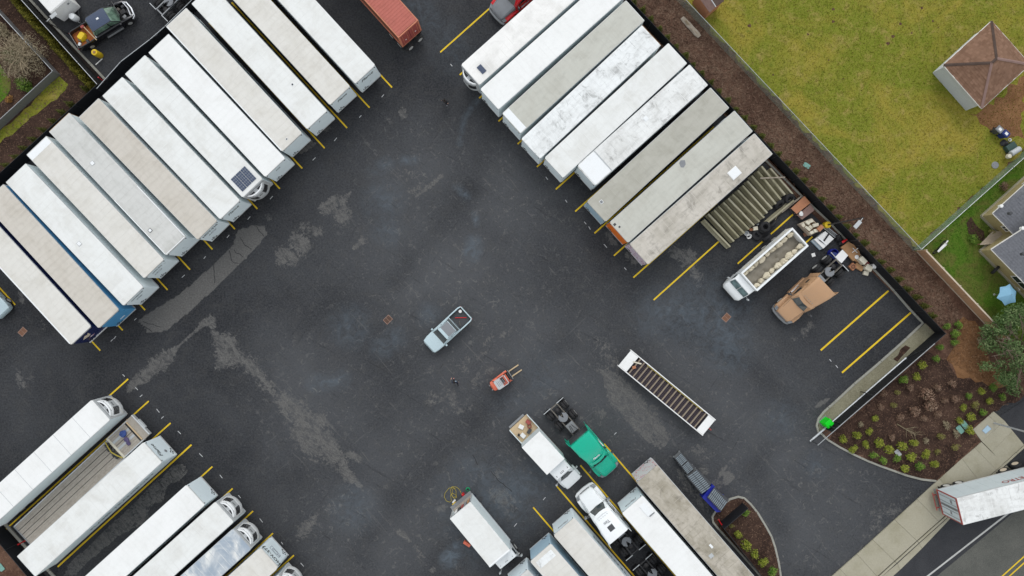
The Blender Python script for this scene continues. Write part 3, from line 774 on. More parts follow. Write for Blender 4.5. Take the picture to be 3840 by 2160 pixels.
    stroke(1, 'G10', [(1600, 50), (1780, 220)], [1.2, 0.8], 0.42, 1.2); stroke(1, 'G10', [(1900, 350), (2000, 560)], [1.2, 1.6], 0.25, 1.2); stroke(1, 'G10', [(2230, 1000), (2100, 1180), (2050, 1449)], 0.25, 0.45, 0.8)
    stroke(1, 'G13', [(1940, 1280), (2020, 1180)], [0.8, 0.7], 0.75, 0.6); stroke(1, 'G13', [(2200, 440), (2330, 480)], 1.6, 0.4, 1.2); stroke(1, 'G13', [(2500, 820)], 2.0, 0.35, 1.2)
    stroke(1, 'G33', [(480, 330)], 0.9, 0.4, 1.2); stroke(1, 'G33', [(1490, 1240)], 0.8, 0.4, 1.2); stroke(1, 'G32', [(130, 1340)], 1.2, 0.4, 1.2)
    stroke(1, 'G22', [(300, 950)], 2.0, 0.25, 1.2); stroke(1, 'G22', [(60, 1160)], 1.8, 0.25, 1.2); stroke(1, 'G22', [(2190, 640)], 1.6, 0.5, 1.0)
    stroke(0, 'G13', [(2400, 620), (2520, 700)], [1.2, 1.6], 0.62); stroke(0, 'G13', [(2440, 450)], 0.8, 0.6)
    # thin meandering cracks cut the pale patches
    vs = np.stack([X.ravel(), Y.ravel(), np.zeros(X.size)], 1)
    idx = np.arange(nx * ny).reshape(ny, nx)
    fs = np.stack([idx[:-1, :-1].ravel(), idx[:-1, 1:].ravel(), idx[1:, 1:].ravel(), idx[1:, :-1].ravel()], 1)
    me = bpy.data.meshes.new('asphalt_yard')
    me.vertices.add(len(vs)); me.vertices.foreach_set('co', vs.ravel())
    me.loops.add(fs.size); me.loops.foreach_set('vertex_index', fs.ravel().astype(np.int32))
    me.polygons.add(len(fs)); me.polygons.foreach_set('loop_start', np.arange(0, fs.size, 4, dtype=np.int32))
    me.update(calc_edges=True)
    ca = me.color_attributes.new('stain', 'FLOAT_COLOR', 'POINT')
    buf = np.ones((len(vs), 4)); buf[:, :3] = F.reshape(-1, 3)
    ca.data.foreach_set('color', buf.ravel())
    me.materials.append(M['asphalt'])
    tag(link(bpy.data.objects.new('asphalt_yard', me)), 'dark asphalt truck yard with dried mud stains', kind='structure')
asphalt_yard()

# cracks: thin dark sunken lines through the pale sealcoat patches
def crack(reg, pts, w=0.05, seed=0):
    rnd = random.Random(seed); P = [at(reg, *p) for p in pts]; fine = []
    for a, b in zip(P, P[1:]):
        n = max(2, int((b - a).length / 0.35))
        fine += [a.lerp(b, i / n) + Vector((rnd.uniform(-.07, .07), rnd.uniform(-.07, .07), 0)) for i in range(n)]
    fine.append(P[-1]); mb = MB()
    for a, b in zip(fine, fine[1:]):
        d = (b - a).normalized(); n = Vector((-d.y, d.x, 0)) * w * rnd.uniform(.35, .6)
        mb.add([(p.x, p.y, 0.004) for p in (a - n, b - n, b + n, a + n)], [(0, 1, 2, 3)])
    tag(mb.build('pavement_crack', M['black'], fix=False), 'thin dark crack in the yard asphalt', kind='structure')
for i, (reg, pts) in enumerate((
        ('G01', [(2155, 1160), (2150, 1250), (2160, 1400)]), ('G01', [(2310, 1075), (2330, 1180), (2400, 1200)]), ('G01', [(2350, 1070), (2410, 1110), (2450, 1140)]),
        ('G01', [(2420, 940), (2460, 1010), (2530, 1060)]), ('G02', [(1440, 330), (1500, 360), (1610, 390)]), ('G02', [(1410, 370), (1530, 440)]),
        ('G11', [(0, 830), (50, 890), (80, 930)]), ('G03', [(1780, 300), (1860, 420)]), ('G03', [(1690, 360), (1740, 460)]), ('G03', [(1580, 480), (1650, 560)]),
        ('G13', [(2360, 390), (2430, 480), (2576, 600)]), ('G13', [(2180, 230), (2230, 330)]))):
    crack(reg, pts, 0.07, i)

# --- parking stripes
def stripe(reg, a, reg2, b, w=0.15, mat='paint_yellow', name='parking_line', label='yellow painted parking stripe on the asphalt', z=0.006):
    p, q = at(reg, *a), at(reg2, *b)
    d = (q - p).normalized(); n = Vector((-d.y, d.x, 0)) * w / 2
    rnd = random.Random(int(p.x * 100)); mb = MB(); k = max(2, int((q - p).length / 0.5))
    L_, R_ = [], []
    for i in range(k + 1):
        c = p.lerp(q, i / k)
        L_.append((c.x + n.x * rnd.uniform(.92, 1.06), c.y + n.y * rnd.uniform(.92, 1.06), z)); R_.append((c.x - n.x * rnd.uniform(.92, 1.06), c.y - n.y * rnd.uniform(.92, 1.06), z))
    mb.add(L_ + R_, [(i, i + 1, k + 1 + i + 1, k + 1 + i) for i in range(k)])
    tag(mb.build(name, M[mat]), label, kind='structure')

left_ends = [(1470 - 84.15 * i, 328 + 75.9 * i) for i in range(14)]
for x, y in left_ends:
    stripe('P', (x, y), 'P', (x - 0.677 * 640, y - 0.736 * 640))
stripe('P', (57, 1143), 'P', (57 - 0.677 * 600, 1143 - 0.736 * 600))
right_ends = [(1651, 196), (1724, 281), (1797, 368), (1869, 455), (1941, 540), (2013, 626), (2084, 710), (2157, 793), (2229, 875), (2302, 959), (2375, 1041)]
for i, (x, y) in enumerate(right_ends):
    ln = 600 if i < 10 else 420
    stripe('P', (x, y), 'P', (x + 0.747 * ln, y - 0.665 * ln))
stripe('P', (2451, 1125), 'P', (2695, 906))
stripe('G21', (2270, 1205), 'G31', (252, 708))
stripe('G31', (0, 1330), 'G31', (447, 933))
stripe('G32', (1212, 28), 'G32', (530, 627), 0.18)
stripe('G32', (1437, 248), 'G32', (745, 852), 0.18)
for a, b in (((1290, 915), (-700, 2700)), ((1497, 1138), (-200, 2660)), ((1717, 1358), (150, 2760))):
    stripe('G02', a, 'G02', b)
stripe('G03', (1927, 128), 'G03', (580, 1357), 0.17)
for a in ((2137, 348), (2341, 568), (2547, 795)):
    stripe('G03', a, 'G03', (a[0] - 1700, a[1] + 1550))
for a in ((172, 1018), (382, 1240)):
    stripe('G13', a, 'G13', (a[0] - 900, a[1] + 820))
for a, ln in (((213, 758), 1200), ((450, 545), 1500), ((688, 335), 1500), ((927, 118), 1500)):
    stripe('G23', a, 'G23', (a[0] + 0.652 * ln, a[1] + 0.758 * ln))
# small white survey ticks in front of the bays
ticks = [('G10', (1275, 965), -50), ('G10', (1050, 1172), -50), ('G10', (800, 1403), -50), ('G10', (1965, 655), 50), ('G01', (2505, 745), -50), ('G01', (2295, 930), -50),
         ('G01', (2060, 1142), -50), ('G01', (1845, 1330), -42), ('G02', (1362, 315), -42), ('G02', (1155, 500), -50), ('G02', (1125, 527), -45), ('G02', (1245, 880), 45),
         ('G02', (1375, 1013), 45), ('G02', (1590, 1235), 52), ('G02', (1635, 1303), -40), ('G02', (1420, 1085), -40), ('G03', (1805, 5), 45), ('G03', (2022, 232), 45),
         ('G03', (2225, 448), 52), ('G03', (2410, 650), 52), ('G13', (52, 890), 52), ('G13', (262, 1118), 52), ('G13', (465, 1335), 48), ('G21', (350, 345), 55),
         ('G21', (545, 575), 55), ('G21', (737, 795), 52), ('G21', (780, 845), 60), ('G21', (940, 1025), 48), ('G21', (1140, 1255), 48), ('G11', (585, 150), -45),
         ('G11', (155, 540), -48), ('G23', (325, 670), -50), ('G23', (35, 935), -50), ('G23', (1040, 15), -42), ('G32', (628, 728), 48), ('G32', (692, 790), 50)]
for reg, (x, y), ang in ticks:
    c = at(reg, x, y); a = math.radians(-ang); d = Vector((math.cos(a), math.sin(a), 0))
    mb = MB().rbox((c.x, c.y, 0.006), (random.uniform(.28, .5), .06, .004), a)
    tag(mb.build('survey_tick', M['paint_chalk']), 'short white tick painted in front of a bay', kind='structure')

# --- right hand beds, lawns, needles
H = 1.83
FA = at('G20', 1190, 0, H); FB = at('G32', 1790, 460, H); FC = at('Y4', 345, 1250, H)
FA0 = FA + (FA - FB).normalized() * 6
def W(reg, *pts): return [at(reg, *p) for p in pts]
bed = [FA0, FB, FC] + W('G33', (540, 25), (600, 80), (720, 150), (865, 225), (1000, 285), (1120, 335), (1250, 380), (1400, 435), (1540, 470), (1690, 495), (1950, 262), (2140, 95)) + \
      W('Y6', (545, 165), (740, 0), (880, -130)) + [Vector((60, -7, 0)), Vector((60, 36, 0)), Vector((FA0.x, 36, 0))]
sheet('planting_bed', bed, 0.05, M['mulch_red'], 'red brown bark and leaf litter strip outside the black fence', thick=0.08)
bed2 = W('G32', (1610, 640), (1350, 870), (1050, 1130), (800, 1330), (655, 1449)) + W('G33', (620, 70), (720, 145), (865, 218), (1000, 278), (1120, 328), (1250, 372), (1400, 428), (1540, 462), (1690, 480), (1950, 250), (2130, 90)) + \
       W('Y6', (540, 160), (735, 0)) + W('G32', (2576, 1080), (2450, 960), (2150, 940), (1900, 900), (1790, 720))
sheet('mulch_bed', bed2, 0.066, M['mulch'], 'dark bark mulch bed planted with small shrubs', rag=0.25, seed=3)
sheet('needle_litter', W('G32', (1960, 290), (2080, 330), (2140, 420), (2200, 560), (2230, 740), (2430, 860), (2450, 960), (2350, 1000), (2150, 940), (1900, 900), (1790, 720), (1850, 620), (1900, 480)), 0.075, M['needles'],
      'orange brown pine needles spread over the bed', rag=0.4, seed=4)
lawn = W('G20', (1720, 0), (2100, 420), (2576, 910)) + W('G31', (500, 0), (800, 330), (1160, 700), (1510, 1050)) + [at('G31', 1545, 1060, 1.4)] + [at('G31', 2576, 140, 1.4), Vector((60, 22, 0)), Vector((60, 36, 0))] + [at('G20', 1500, -320)]
sheet('lawn', lawn, 0.085, M['grass'], 'mossy yellow green winter lawn behind the chain link fence', rag=0.3, seed=5)
side = [at('G31', 1545, 1060, 1.4), at('G31', 2576, 140, 1.4), Vector((60, 22, 0)), Vector((60, -7, 0))] + W('G32', (2440, 520), (2300, 470)) + [at('G31', 1590, 1085, 1.5)]
sheet('side_yard', side, 0.08, M['lush'], 'lush green side yard around the grey roofed house', rag=0.1, seed=6)
sheet('bare_earth', W('Y5', (205, 500), (240, 560), (330, 640), (340, 740), (250, 720), (180, 660), (160, 560)), 0.092, M['mulch'], 'patch of bare dark earth by the house corner', rag=0.3, seed=7)
sheet('worn_path', W('G30', (2010, 1150), (2150, 1110), (2576, 760), (2576, 1400), (2360, 1330), (2250, 1330), (2130, 1250)), 0.094, M['needles'], 'worn tan ground beside the brown shed', rag=0.5, seed=8)
# gravel strip between kerb and gate
sheet('gravel_strip', W('G32', (1575, 355), (1695, 445), (1560, 600), (1330, 760), (1050, 990), (760, 1240), (640, 1340), (560, 1420), (500, 1440), (510, 1330), (570, 1250), (700, 1128), (870, 970), (1100, 775), (1360, 548)), 0.06, M['gravel'],
      'olive grey gravel strip along the sliding gate', rag=0.05)
sheet('scraped_soil', W('G32', (1380, 575), (1430, 600), (1300, 740), (1255, 715)), 0.07, M['mulch'], 'scraped dark soil patch in the gravel strip', rag=0.15, seed=9)
sheet('fence_strip', [at('G31', 300, 560), at('G32', 1575, 355), FB + Vector((-0.4, 0.3, 0)), FA + Vector((-0.2, -0.1, 0)), at('G20', 1130, 0)], 0.045, M['mulch_red'], 'narrow litter strip at the foot of the black fence', thick=0.05)
# upper left
LF1, LF2, LF3 = at('G00', 215, 0, H), at('G00', 978, 850, H), at('G01', 0, 290, H)
LF0 = LF1 + (LF1 - LF2).normalized() * 6; LF4 = LF3 + (LF3 - LF2).normalized() * 8
sheet('left_bed', [LF0, LF2, LF4, Vector((-64, LF4.y, 0)), Vector((-64, 36, 0))], 0.05, M['mulch'], 'brown bark mulch bed outside the upper left fence', thick=0.08)
sheet('grass_strip', W('G00', (600, 770), (690, 850), (660, 910), (420, 1110), (230, 1260), (0, 1449), (-300, 1720), (-300, 1560), (0, 1320), (250, 1100), (450, 900)), 0.062, M['grass'], 'strip of green grass crossing the upper left bed', rag=0.2, seed=11)
sheet('garden_lawn', W('G00', (-400, 560), (0, 640), (110, 800), (110, 900), (0, 1040), (-400, 1400)), 0.062, M['lush'], 'garden lawn behind the left chain link fence', rag=0.2, seed=12)
sheet('verge', W('G00', (300, 0), (230, -60), (215, 0), (960, 850), (1040, 800)), 0.02, M['soil'], 'dark soil verge between kerb and hedge', rag=0.1, seed=13)
# lower left
BL1, BL2 = at('G03', -500, 540, H), at('G03', 600, 1840, H)
sheet('lower_left_bed', [BL1, BL2, Vector((BL2.x, -36, 0)), Vector((-64, -36, 0)), Vector((-64, BL1.y, 0))], 0.05, M['mulch_red'], 'brown mulch bed in the lower left corner', thick=0.08)
sheet('lower_left_verge', W('G03', (60, 980), (-60, 1080), (270, 1400), (300, 1180)), 0.02, M['soil'], 'dark strip between lower left kerb and fence')
# planter island
isl = [(505, 790), (530, 745), (600, 670), (700, 595), (790, 568), (860, 585), (930, 650), (1010, 750), (1100, 900), (1160, 1010), (1200, 1130), (1240, 1300), (1262, 1449), (1290, 1700), (1250, 1700), (1040, 1449), (900, 1290), (700, 1065), (560, 910), (512, 850)]
sheet('planter_island', W('Y3', *isl), 0.09, M['mulch'], 'mulched planter island with a black fence', thick=0.1)

# --- kerbs, cut into stones
def kerb(label, reg, pts, w=0.18, h=0.13, stone=3.0, mat='kerb', closed=False):
    root = bpy.data.objects.new('kerb', None); link(root); tag(root, label, kind='structure')
    P = [at(r, x, y) for r, x, y in pts] if reg is None else [at(reg, *p) for p in pts]
    fine = []
    for a, b in zip(P, P[1:]):
        n = max(1, int((b - a).length / 0.5)); fine += [a.lerp(b, i / n) for i in range(n)]
    fine.append(P[-1])
    per = max(2, int(stone / 0.5)); i = 0
    while i < len(fine) - 1:
        part = fine[i:i + per + 1]
        ring_l, ring_r = [], []
        for k, p in enumerate(part):
            j = i + k; d = (fine[min(j + 1, len(fine) - 1)] - fine[max(j - 1, 0)]).normalized(); n = Vector((-d.y, d.x, 0)) * w / 2
            if k == 0: p = p + d * 0.012
            if k == len(part) - 1: p = p - d * 0.012
            ring_l.append(p + n); ring_r.append(p - n)
        MB().prism([(p.x, p.y) for p in ring_l] + [(p.x, p.y) for p in ring_r[::-1]], -0.03, h + random.uniform(-.004, .004)).build('kerb_stone', M[mat], root, bev=0.025, seg=2)
        i += per
    return root
kerb('long concrete kerb along the right fence and round the gate end', None,
     [('Z4', 1060, 60), ('G31', 330, 520), ('G31', 480, 662), ('G31', 590, 765), ('G31', 1230, 1440), ('G32', 1415, 205), ('G32', 1555, 352), ('G32', 1350, 545), ('G32', 1090, 775), ('G32', 865, 965), ('G32', 700, 1120), ('G32', 560, 1245), ('G32', 505, 1315), ('G32', 487, 1385), ('G32', 505, 1449),
      ('G33', 545, 25), ('G33', 600, 78), ('G33', 720, 152), ('G33', 865, 228), ('G33', 1000, 290), ('G33', 1120, 338), ('G33', 1250, 385), ('G33', 1400, 438), ('G33', 1540, 474), ('G33', 1690, 492)], 0.2)
kerb('curved kerb round the planter island', 'Y3', isl[2:14], 0.2); kerb('straight left kerb of the planter island', 'Y3', [isl[2], isl[1], isl[0]] + isl[:14:-1], 0.2)
kerb('kerb of the upper left lot', 'G00', [(270, -40), (520, 230), (700, 420), (1060, 800)], 0.22)
kerb('kerb across the lower left bays', 'G03', [(-150, 720), (75, 945), (290, 1185), (500, 1400), (800, 1730)], 0.28)

# --- street, sidewalk slabs
sheet('street', W('G33', (1090, 1449), (1180, 1449), (1830, 870), (2290, 480), (2700, 130), (3600, -600), (3600, 2400), (60, 2400)), 0.010, M['road_dark'], 'dark asphalt street shoulder beyond the sidewalk', thick=0.005)
sheet('street_lane', W('G33', (1700, 1449), (2480, 800), (3600, -120), (3600, 2600), (500, 2600), (1120, 1949)), 0.016, M['road_old'], 'old grey asphalt street lane', thick=0.005)
stripe('G33', (900, 2000), 'G33', (2900, 440), 0.17, 'paint_white', 'road_edge_line', 'white edge line of the street', 0.022)
for dx in (0, 34):
    stripe('G33', (1900 + dx, 1860 + dx), 'G33', (3000 + dx, 870 + dx), 0.13, 'paint_yellow', 'road_centre_line', 'yellow centre line of the street', 0.022)
sheet('driveway', W('Y6', (880, 0), (940, 70), (1186, 352), (1700, -100), (1500, -400)), 0.058, M['road_dark'], 'dark asphalt driveway at the right edge', thick=0.005)
walk = bpy.data.objects.new('sidewalk', None); link(walk); tag(walk, 'pale concrete sidewalk of jointed slabs', kind='structure')
def quad_slab(name, P, h=0.13, gap=0.012, parent=walk, mat='slab'):
    c = sum(P, Vector()) / len(P)
    P = [p + (c - p).normalized() * gap for p in P]
    MB().prism([(p.x, p.y) for p in P], -0.03, h + random.uniform(-.003, .003)).build(name, M[mat], parent, bev=0.012, seg=1)
ujoint = [(-1300, 3196), (-1000, 2926), (-620, 2580), (-260, 2258), (100, 1934), (410, 1655), (720, 1375), (890, 1225), (1050, 1080), (1270, 880), (1495, 675), (1722, 467), (1945, 265), (2075, 158), (2140, 98)]
ljoint = [(-900, 3240), (-560, 2930), (-180, 2590), (190, 2260), (560, 1930), (850, 1665), (930, 1595), (1092, 1449), (1265, 1293), (1490, 1090), (1710, 895), (1900, 722), (2130, 512), (2290, 380), (2363, 318)]
for (a, b), (c, d) in zip(zip(ujoint, ujoint[1:]), zip(ljoint, ljoint[1:])):
    quad_slab('slab', [at('G33', *a), at('G33', *b), at('G33', *d), at('G33', *c)])
quad_slab('slab', [at('Y6', 655, 312), at('Y6', 545, 165), at('Y6', 740, -5), at('Y6', 872, 118)])
quad_slab('slab', [at('Y6', 872, 118), at('Y6', 740, -5), at('Y6', 800, -60), at('Y6', 940, 60)])
quad_slab('slab', [at('Y6', 655, 312), at('Y6', 872, 118), at('Y6', 940, 60), at('Y6', 1035, 180), at('Y6', 780, 440)])
quad_slab('slab', [at('Y6', 780, 440), at('Y6', 1035, 180), at('Y6', 1178, 352), at('Y6', 912, 590)])
# kerb and gutter pan along the street
kerb('street kerb on the outer edge of the sidewalk', None, [('G33', -800, 3190), ('G33', 200, 2290), ('G33', 1110, 1462), ('G33', 1280, 1308), ('G33', 1505, 1104), ('G33', 1725, 908), ('G33', 1915, 735), ('G33', 2145, 522), ('G33', 2305, 392), ('Y6', 930, 602), ('Y6', 1195, 362), ('Y6', 1700, -80)], 0.2, 0.135, 3.0, 'slab')
gut_i = [(200, 2300), (1130, 1465), (1300, 1325), (1520, 1122), (1740, 925), (1930, 752), (2160, 538), (2320, 408), (2400, 335)]
gut_o = [(250, 2350), (1190, 1510), (1330, 1385), (1548, 1172), (1832, 872), (1975, 800), (2205, 588), (2370, 458), (2460, 385)]
pan = bpy.data.objects.new('gutter', None); link(pan); tag(pan, 'concrete gutter pan beside the street kerb', kind='structure')
for (a, b), (c, d) in zip(zip(gut_i, gut_i[1:]), zip(gut_o, gut_o[1:])):
    quad_slab('slab', [at('G33', *a), at('G33', *b), at('G33', *d), at('G33', *c)], 0.03, 0.008, pan)
# ------------------------------------------------------------------ shared vehicle parts
def wheel(parent, x, y, z, r=0.52, w=0.28, rim='rim', name='wheel', dual=False, face=1):
    """tyre with tread shoulder and recessed rim; face = +1/-1 is the side the rim shows on"""
    o = bpy.data.objects.new(name, None); link(o, parent); o.location = (x, y, z)
    cols = [0.0] if not dual else [w * 0.55, -w * 0.55]
    t = MB()
    for c in cols:
        h = w / 2
        t.lathe([(r * .60, c - h), (r * .90, c - h), (r * .985, c - h * .72), (r, c - h * .4), (r * .985, c), (r, c + h * .4), (r * .985, c + h * .72), (r * .90, c + h), (r * .60, c + h), (r * .57, c)], 20, axis='Y', close=True)
    t.build('tyre', M['rubber'], o, smooth=True)
    d = MB(); yc = (cols[0] if face > 0 else cols[-1])
    f = face * w / 2
    d.lathe([(r * .60, yc + f), (r * .56, yc + f * .85), (r * .50, yc + f * .3), (r * .26, yc + f * .35), (r * .22, yc + f * .75), (0.01, yc + f * .8)], 16, axis='Y')
    d.build('rim', M[rim], o, smooth=True)
    return o

_wheel_proto = {}
def wheel_c(parent, x, y, z, r=0.52, w=0.28, rim='rim', dual=False, face=1):
    key = (round(r, 2), round(w, 2), rim, dual, face)
    if key not in _wheel_proto:
        o = wheel(parent, x, y, z, r, w, rim, 'wheel', dual, face); _wheel_proto[key] = o; return o
    src = _wheel_proto[key]; o = src.copy(); link(o, parent); o.location = (x, y, z)
    for ch in src.children:
        c = ch.copy(); link(c, o)
    return o

# ------------------------------------------------------------------ box trailers
# local axes: x runs from the tail (x = 0) to the nose (x = length), z up
_tmesh = {}
def shared(key, make, name, mats, parent, **kw):
    """alike parts share one mesh"""
    if key not in _tmesh:
        o = make().build(name, mats, parent, **kw); _tmesh[key] = o.data; return o
    o = bpy.data.objects.new(name, _tmesh[key]); return link(o, parent)

def box_trailer(label, nose, tail_dir, L=16.15, roof='roof_white', side='side_white', nosem='nose_white', W_=2.57, H_=4.11, floor=1.15,
                rear_rail='alu', reefer=False, cap=None, name='box_trailer', group=None, tandem=1.6, fittings=True, cr=0.12, skirt=False, hatch=None):
    """nose = (reg, left corner, right corner) of the roof's nose edge; tail_dir = world direction nose -> tail"""
    reg, a, b = nose
    c = (at(reg, *a, H_) + at(reg, *b, H_)) / 2; c.z = 0
    td = Vector((tail_dir[0], tail_dir[1], 0)).normalized()
    org = c + td * L
    t = thing(name, label, 'trailer', org, math.atan2(-td.y, -td.x), group)
    hw = W_ / 2; n = 3
    # roof: thin crowned sheet with rounded nose corners
    def mk_roof():
        mb = MB(); outer = [(0, -hw), (L - cr, -hw)] + [(L - cr + cr * math.sin(q), -hw + cr - cr * math.cos(q)) for q in (.4, .8, 1.2, 1.57)] + \
            [(L - cr + cr * math.sin(q), hw - cr + cr * math.cos(q)) for q in (1.2, .8, .4)] + [(L - cr, hw), (0, hw)]
        inner = [(min(max(x, .07), L - .07), max(min(y, hw - .06), -hw + .06)) for x, y in outer]
        mb.loft([planring(H_ - .10, outer), planring(H_ - .015, outer), planring(H_, [(x * .9995 + .004, y * .994) for x, y in outer]), planring(H_ + .006, inner)])
        return mb
    mk = mk_roof(); r = mk.build('roof', M[roof], t)
    # roof bows show as faint ridges under the sheet
    if L > 9:
        bow = MB(); k = int(L / 0.61)
        for i in range(1, k):
            x = i * L / k; bow.box(x - .02, x + .02, -hw + .1, hw - .1, H_ + .002, H_ + .0085 + .001 * (i % 2))
        bo = bow.build('roof_bow', M[roof], t); bo['kind'] = 'stuff'
    for s in (-1, 1):
        wall = MB(); wall.box(.03, L - cr, s * hw - .03 * (s > 0), s * hw + .03 * (s < 0), floor, H_ - .10); wall.build('side_wall', M[side], t)
        rail = MB(); rail.box(.0, L - cr, s * (hw + .012) - .02, s * (hw + .012) + .02, H_ - .16, H_ - .04); rail.box(0, L - cr, s * (hw + .008) - .02, s * (hw + .008) + .02, floor - .06, floor + .14)
        rail.build('side_rail', M['alu'], t)
        if W_ > 2.3 and L > 9:
            po = MB()
            for i in range(1, int(L / 1.22)):
                po.box(i * 1.22 - .02, i * 1.22 + .02, s * (hw + .006) - .006, s * (hw + .006) + .006, floor + .14, H_ - .16)
            q = po.build('side_post', M[side], t); q['kind'] = 'stuff'
    # nose wall with rounded corners
    prof = [(L - cr, -hw)] + [(L - cr + cr * math.sin(q), -hw + cr - cr * math.cos(q)) for q in (.4, .8, 1.2, 1.57)] + [(L - cr + cr * math.sin(q), hw - cr + cr * math.cos(q)) for q in (1.57, 1.2, .8, .4)] + [(L - cr, hw)]
    nm = MB(); nm.loft([planring(floor - .06, prof + [(L - cr - .02, hw), (L - cr - .02, -hw)]), planring(H_ - .10, prof + [(L - cr - .02, hw), (L - cr - .02, -hw)])])
    nw = nm.build('nose_wall', M[nosem], t)
    if fittings and not reefer:
        ft = MB()
        for y, z, w, h in ((.95, 1.50, .10, .10), (.80, 1.36, .12, .10), (.62, 1.48, .10, .08), (.72, 1.68, .14, .08), (.45, 1.34, .16, .1), (1.12, 3.86, .09, .08), (-1.12, 3.86, .09, .08)):
            ft.rbox((L + .02, -y, z), (.05, w, h))
        q = ft.build('air_coupling', M['black'], nw); q['kind'] = 'stuff'
    lp = MB(); lp.box(L - .03, L + .02, -hw + .02, hw - .02, floor - .10, floor + .08); lp.build('nose_sill', M['alu'], nw)
    tr = MB(); tr.box(L - .06, L + .010, -hw + .1, hw - .1, H_ - .20, H_ - .105); tr.build('nose_trim', M['alu'], nw)
    # rear frame and two doors
    for s in (-1, 1):
        d = MB(); d.box(-.03, .03, s * .02 if s > 0 else -hw + .10, hw - .10 if s > 0 else -.02, floor + .06, H_ - .24); dd = d.build('rear_door', M[side], t)
        b_ = MB(); b_.tube((-.06, s * .35, floor + .1), (-.06, s * .35, H_ - .28), .018, 6); b_.tube((-.06, s * .9, floor + .1), (-.06, s * .9, H_ - .28), .018, 6); b_.build('lock_rod', M['steel_grey'], dd)
    fr = MB(); fr.box(-.05, .04, -hw, hw, H_ - .24, H_ - .02); fr.box(-.05, .04, -hw, -hw + .10, floor, H_ - .24); fr.box(-.05, .04, hw - .10, hw, floor, H_ - .24); fr.box(-.08, .04, -hw, hw, floor - .12, floor + .06)
    fr.build('rear_frame', M[rear_rail], t)
    # underside
    un = MB(); un.box(.1, L - .15, -hw + .06, hw - .06, floor - .10, floor + .02); un.box(1.0, L - 4, -.55, -.43, floor - .45, floor - .1); un.box(1.0, L - 4, .43, .55, floor - .45, floor - .1)
    for i in range(int(L / 1.2)): un.box(.6 + i * 1.2, .68 + i * 1.2, -hw + .08, hw - .08, floor - .2, floor - .1)
    un.build('underframe', M['steel_dark'], t)
    for s in (-1, 1):
        lg = MB(); lg.box(L - 3.0, L - 2.86, s * .95 - .07, s * .95 + .07, .06, floor - .1); lg.box(L - 3.08, L - 2.78, s * .95 - .14, s * .95 + .14, .01, .07); lg.build('landing_leg', M['steel_grey'], t)
        for ax in (tandem, tandem + 1.25):
            if L > 7: wheel_c(t, ax, s * 0.90, .51, .51, .27, 'rim', True, s)
        mf = MB(); mf.box(tandem - .75, tandem - .73, s * .90 - .32, s * .90 + .32, .25, floor - .15); mf.build('mudflap', M['black'], t)
    bp = MB(); bp.box(-.02, .08, -hw + .15, hw - .15, .5, .6); bp.box(.0, .06, -.7, -.62, .6, floor - .1); bp.box(.0, .06, .62, .7, .6, floor - .1); bp.build('rear_bumper', M['steel_grey'], t)
    if reefer: reefer_unit(t, L, H_, reefer)
    return t

def reefer_unit(t, L, H_, style='white'):
    """refrigeration unit hung on the nose wall: bulged shell, dark grilles, open top with fans"""
    base = 'white' if style != 'grey' else 'light_grey'
    un = bpy.data.objects.new('cooling_unit', None); link(un, t)
    def bulge(z, hw, d, n=10):
        return planring(z, [(L + .004, -hw)] + [(L + d * (1 - abs(2 * i / n - 1) ** 2.6) * .92 + .08, -hw + 2 * hw * i / n) for i in range(n + 1)] + [(L + .004, hw)])
    # perimeter plate behind the unit
    pl = MB(); pl.box(L - .02, L + .05, -1.24, 1.24, 1.25, H_ - .06); pl.build('mount_plate', M['light_grey'], un)
    sh = MB(); sh.loft([bulge(1.55, .98, .42), bulge(1.75, 1.06, .55), bulge(2.4, 1.08, .62), bulge(3.05, 1.06, .62), bulge(3.50, 1.0, .56)], caps=True); sh.build('shell', M[base], un, smooth=True)
    for s in (-1, 1):
        gr = MB()
        for k in range(7):
            z = 2.45 + k * .13
            pts = [(L + .62 * (1 - abs(f) ** 2.6) * .92 + .095, s * 1.085 * abs(f)) for f in (.34, .5, .66, .8, .92)]
            gr.add([(x, y, z) for x, y in pts] + [(x, y, z + .095) for x, y in pts], [(i, i + 1, 6 + i, 5 + i) for i in range(4)])
        gr.build('grille', M['black'], un)
    # top: raised rim round the condenser opening
    n = 10
    def rimpts(hw, d, off): return [(L + off, -hw)] + [(L + d * (1 - abs(2 * i / n - 1) ** 2.6) + off, -hw + 2 * hw * i / n) for i in range(n + 1)] + [(L + off, hw)]
    tp = MB(); outer = rimpts(.98, .44, .10); inner = rimpts(.84, .30, .12)
    nn = len(outer)
    tp.add([(x, y, 3.5) for x, y in outer] + [(x, y, 3.78) for x, y in outer] + [(x, y, 3.80) for x, y in inner] + [(x, y, 3.45) for x, y in inner],
           [(j * nn + i, j * nn + (i + 1) % nn, (j + 1) * nn + (i + 1) % nn, (j + 1) * nn + i) for j in range(3) for i in range(nn)])
    tp.build('top_rim', M['white'], un, smooth=True)
    wl_ = MB(); wl_.prism(inner, 3.44, 3.52); wl_.build('fan_well', M['black'], un)
    for s in (-1, 1):
        f = MB(); f.lathe([(.20, 3.56), (.20, 3.62), (.17, 3.62), (.17, 3.58)], 14, (L + .27, s * .48, 0)); f.box(L + .10, L + .44, s * .48 - .02, s * .48 + .02, 3.59, 3.615); f.build('fan', M['dark_grey'], un)
    bx = MB(); bx.box(L + .12, L + .42, -.20, .20, 3.54, 3.66); bx.build('service_box', M['light_grey'], un, bev=.02)
    pn = MB(); pn.box(L + .645, L + .66, -.34, .34, 2.55, 3.35); bd = pn.build('front_panel', M['light_grey'], un)
    bdg = MB()
    for k in range(5): bdg.box(L + .66, L + .666, -.20 + k * .085, -.15 + k * .085, 3.0 - .02 * (k % 2), 3.16)
    bdg.build('badge', M['black'], bd)

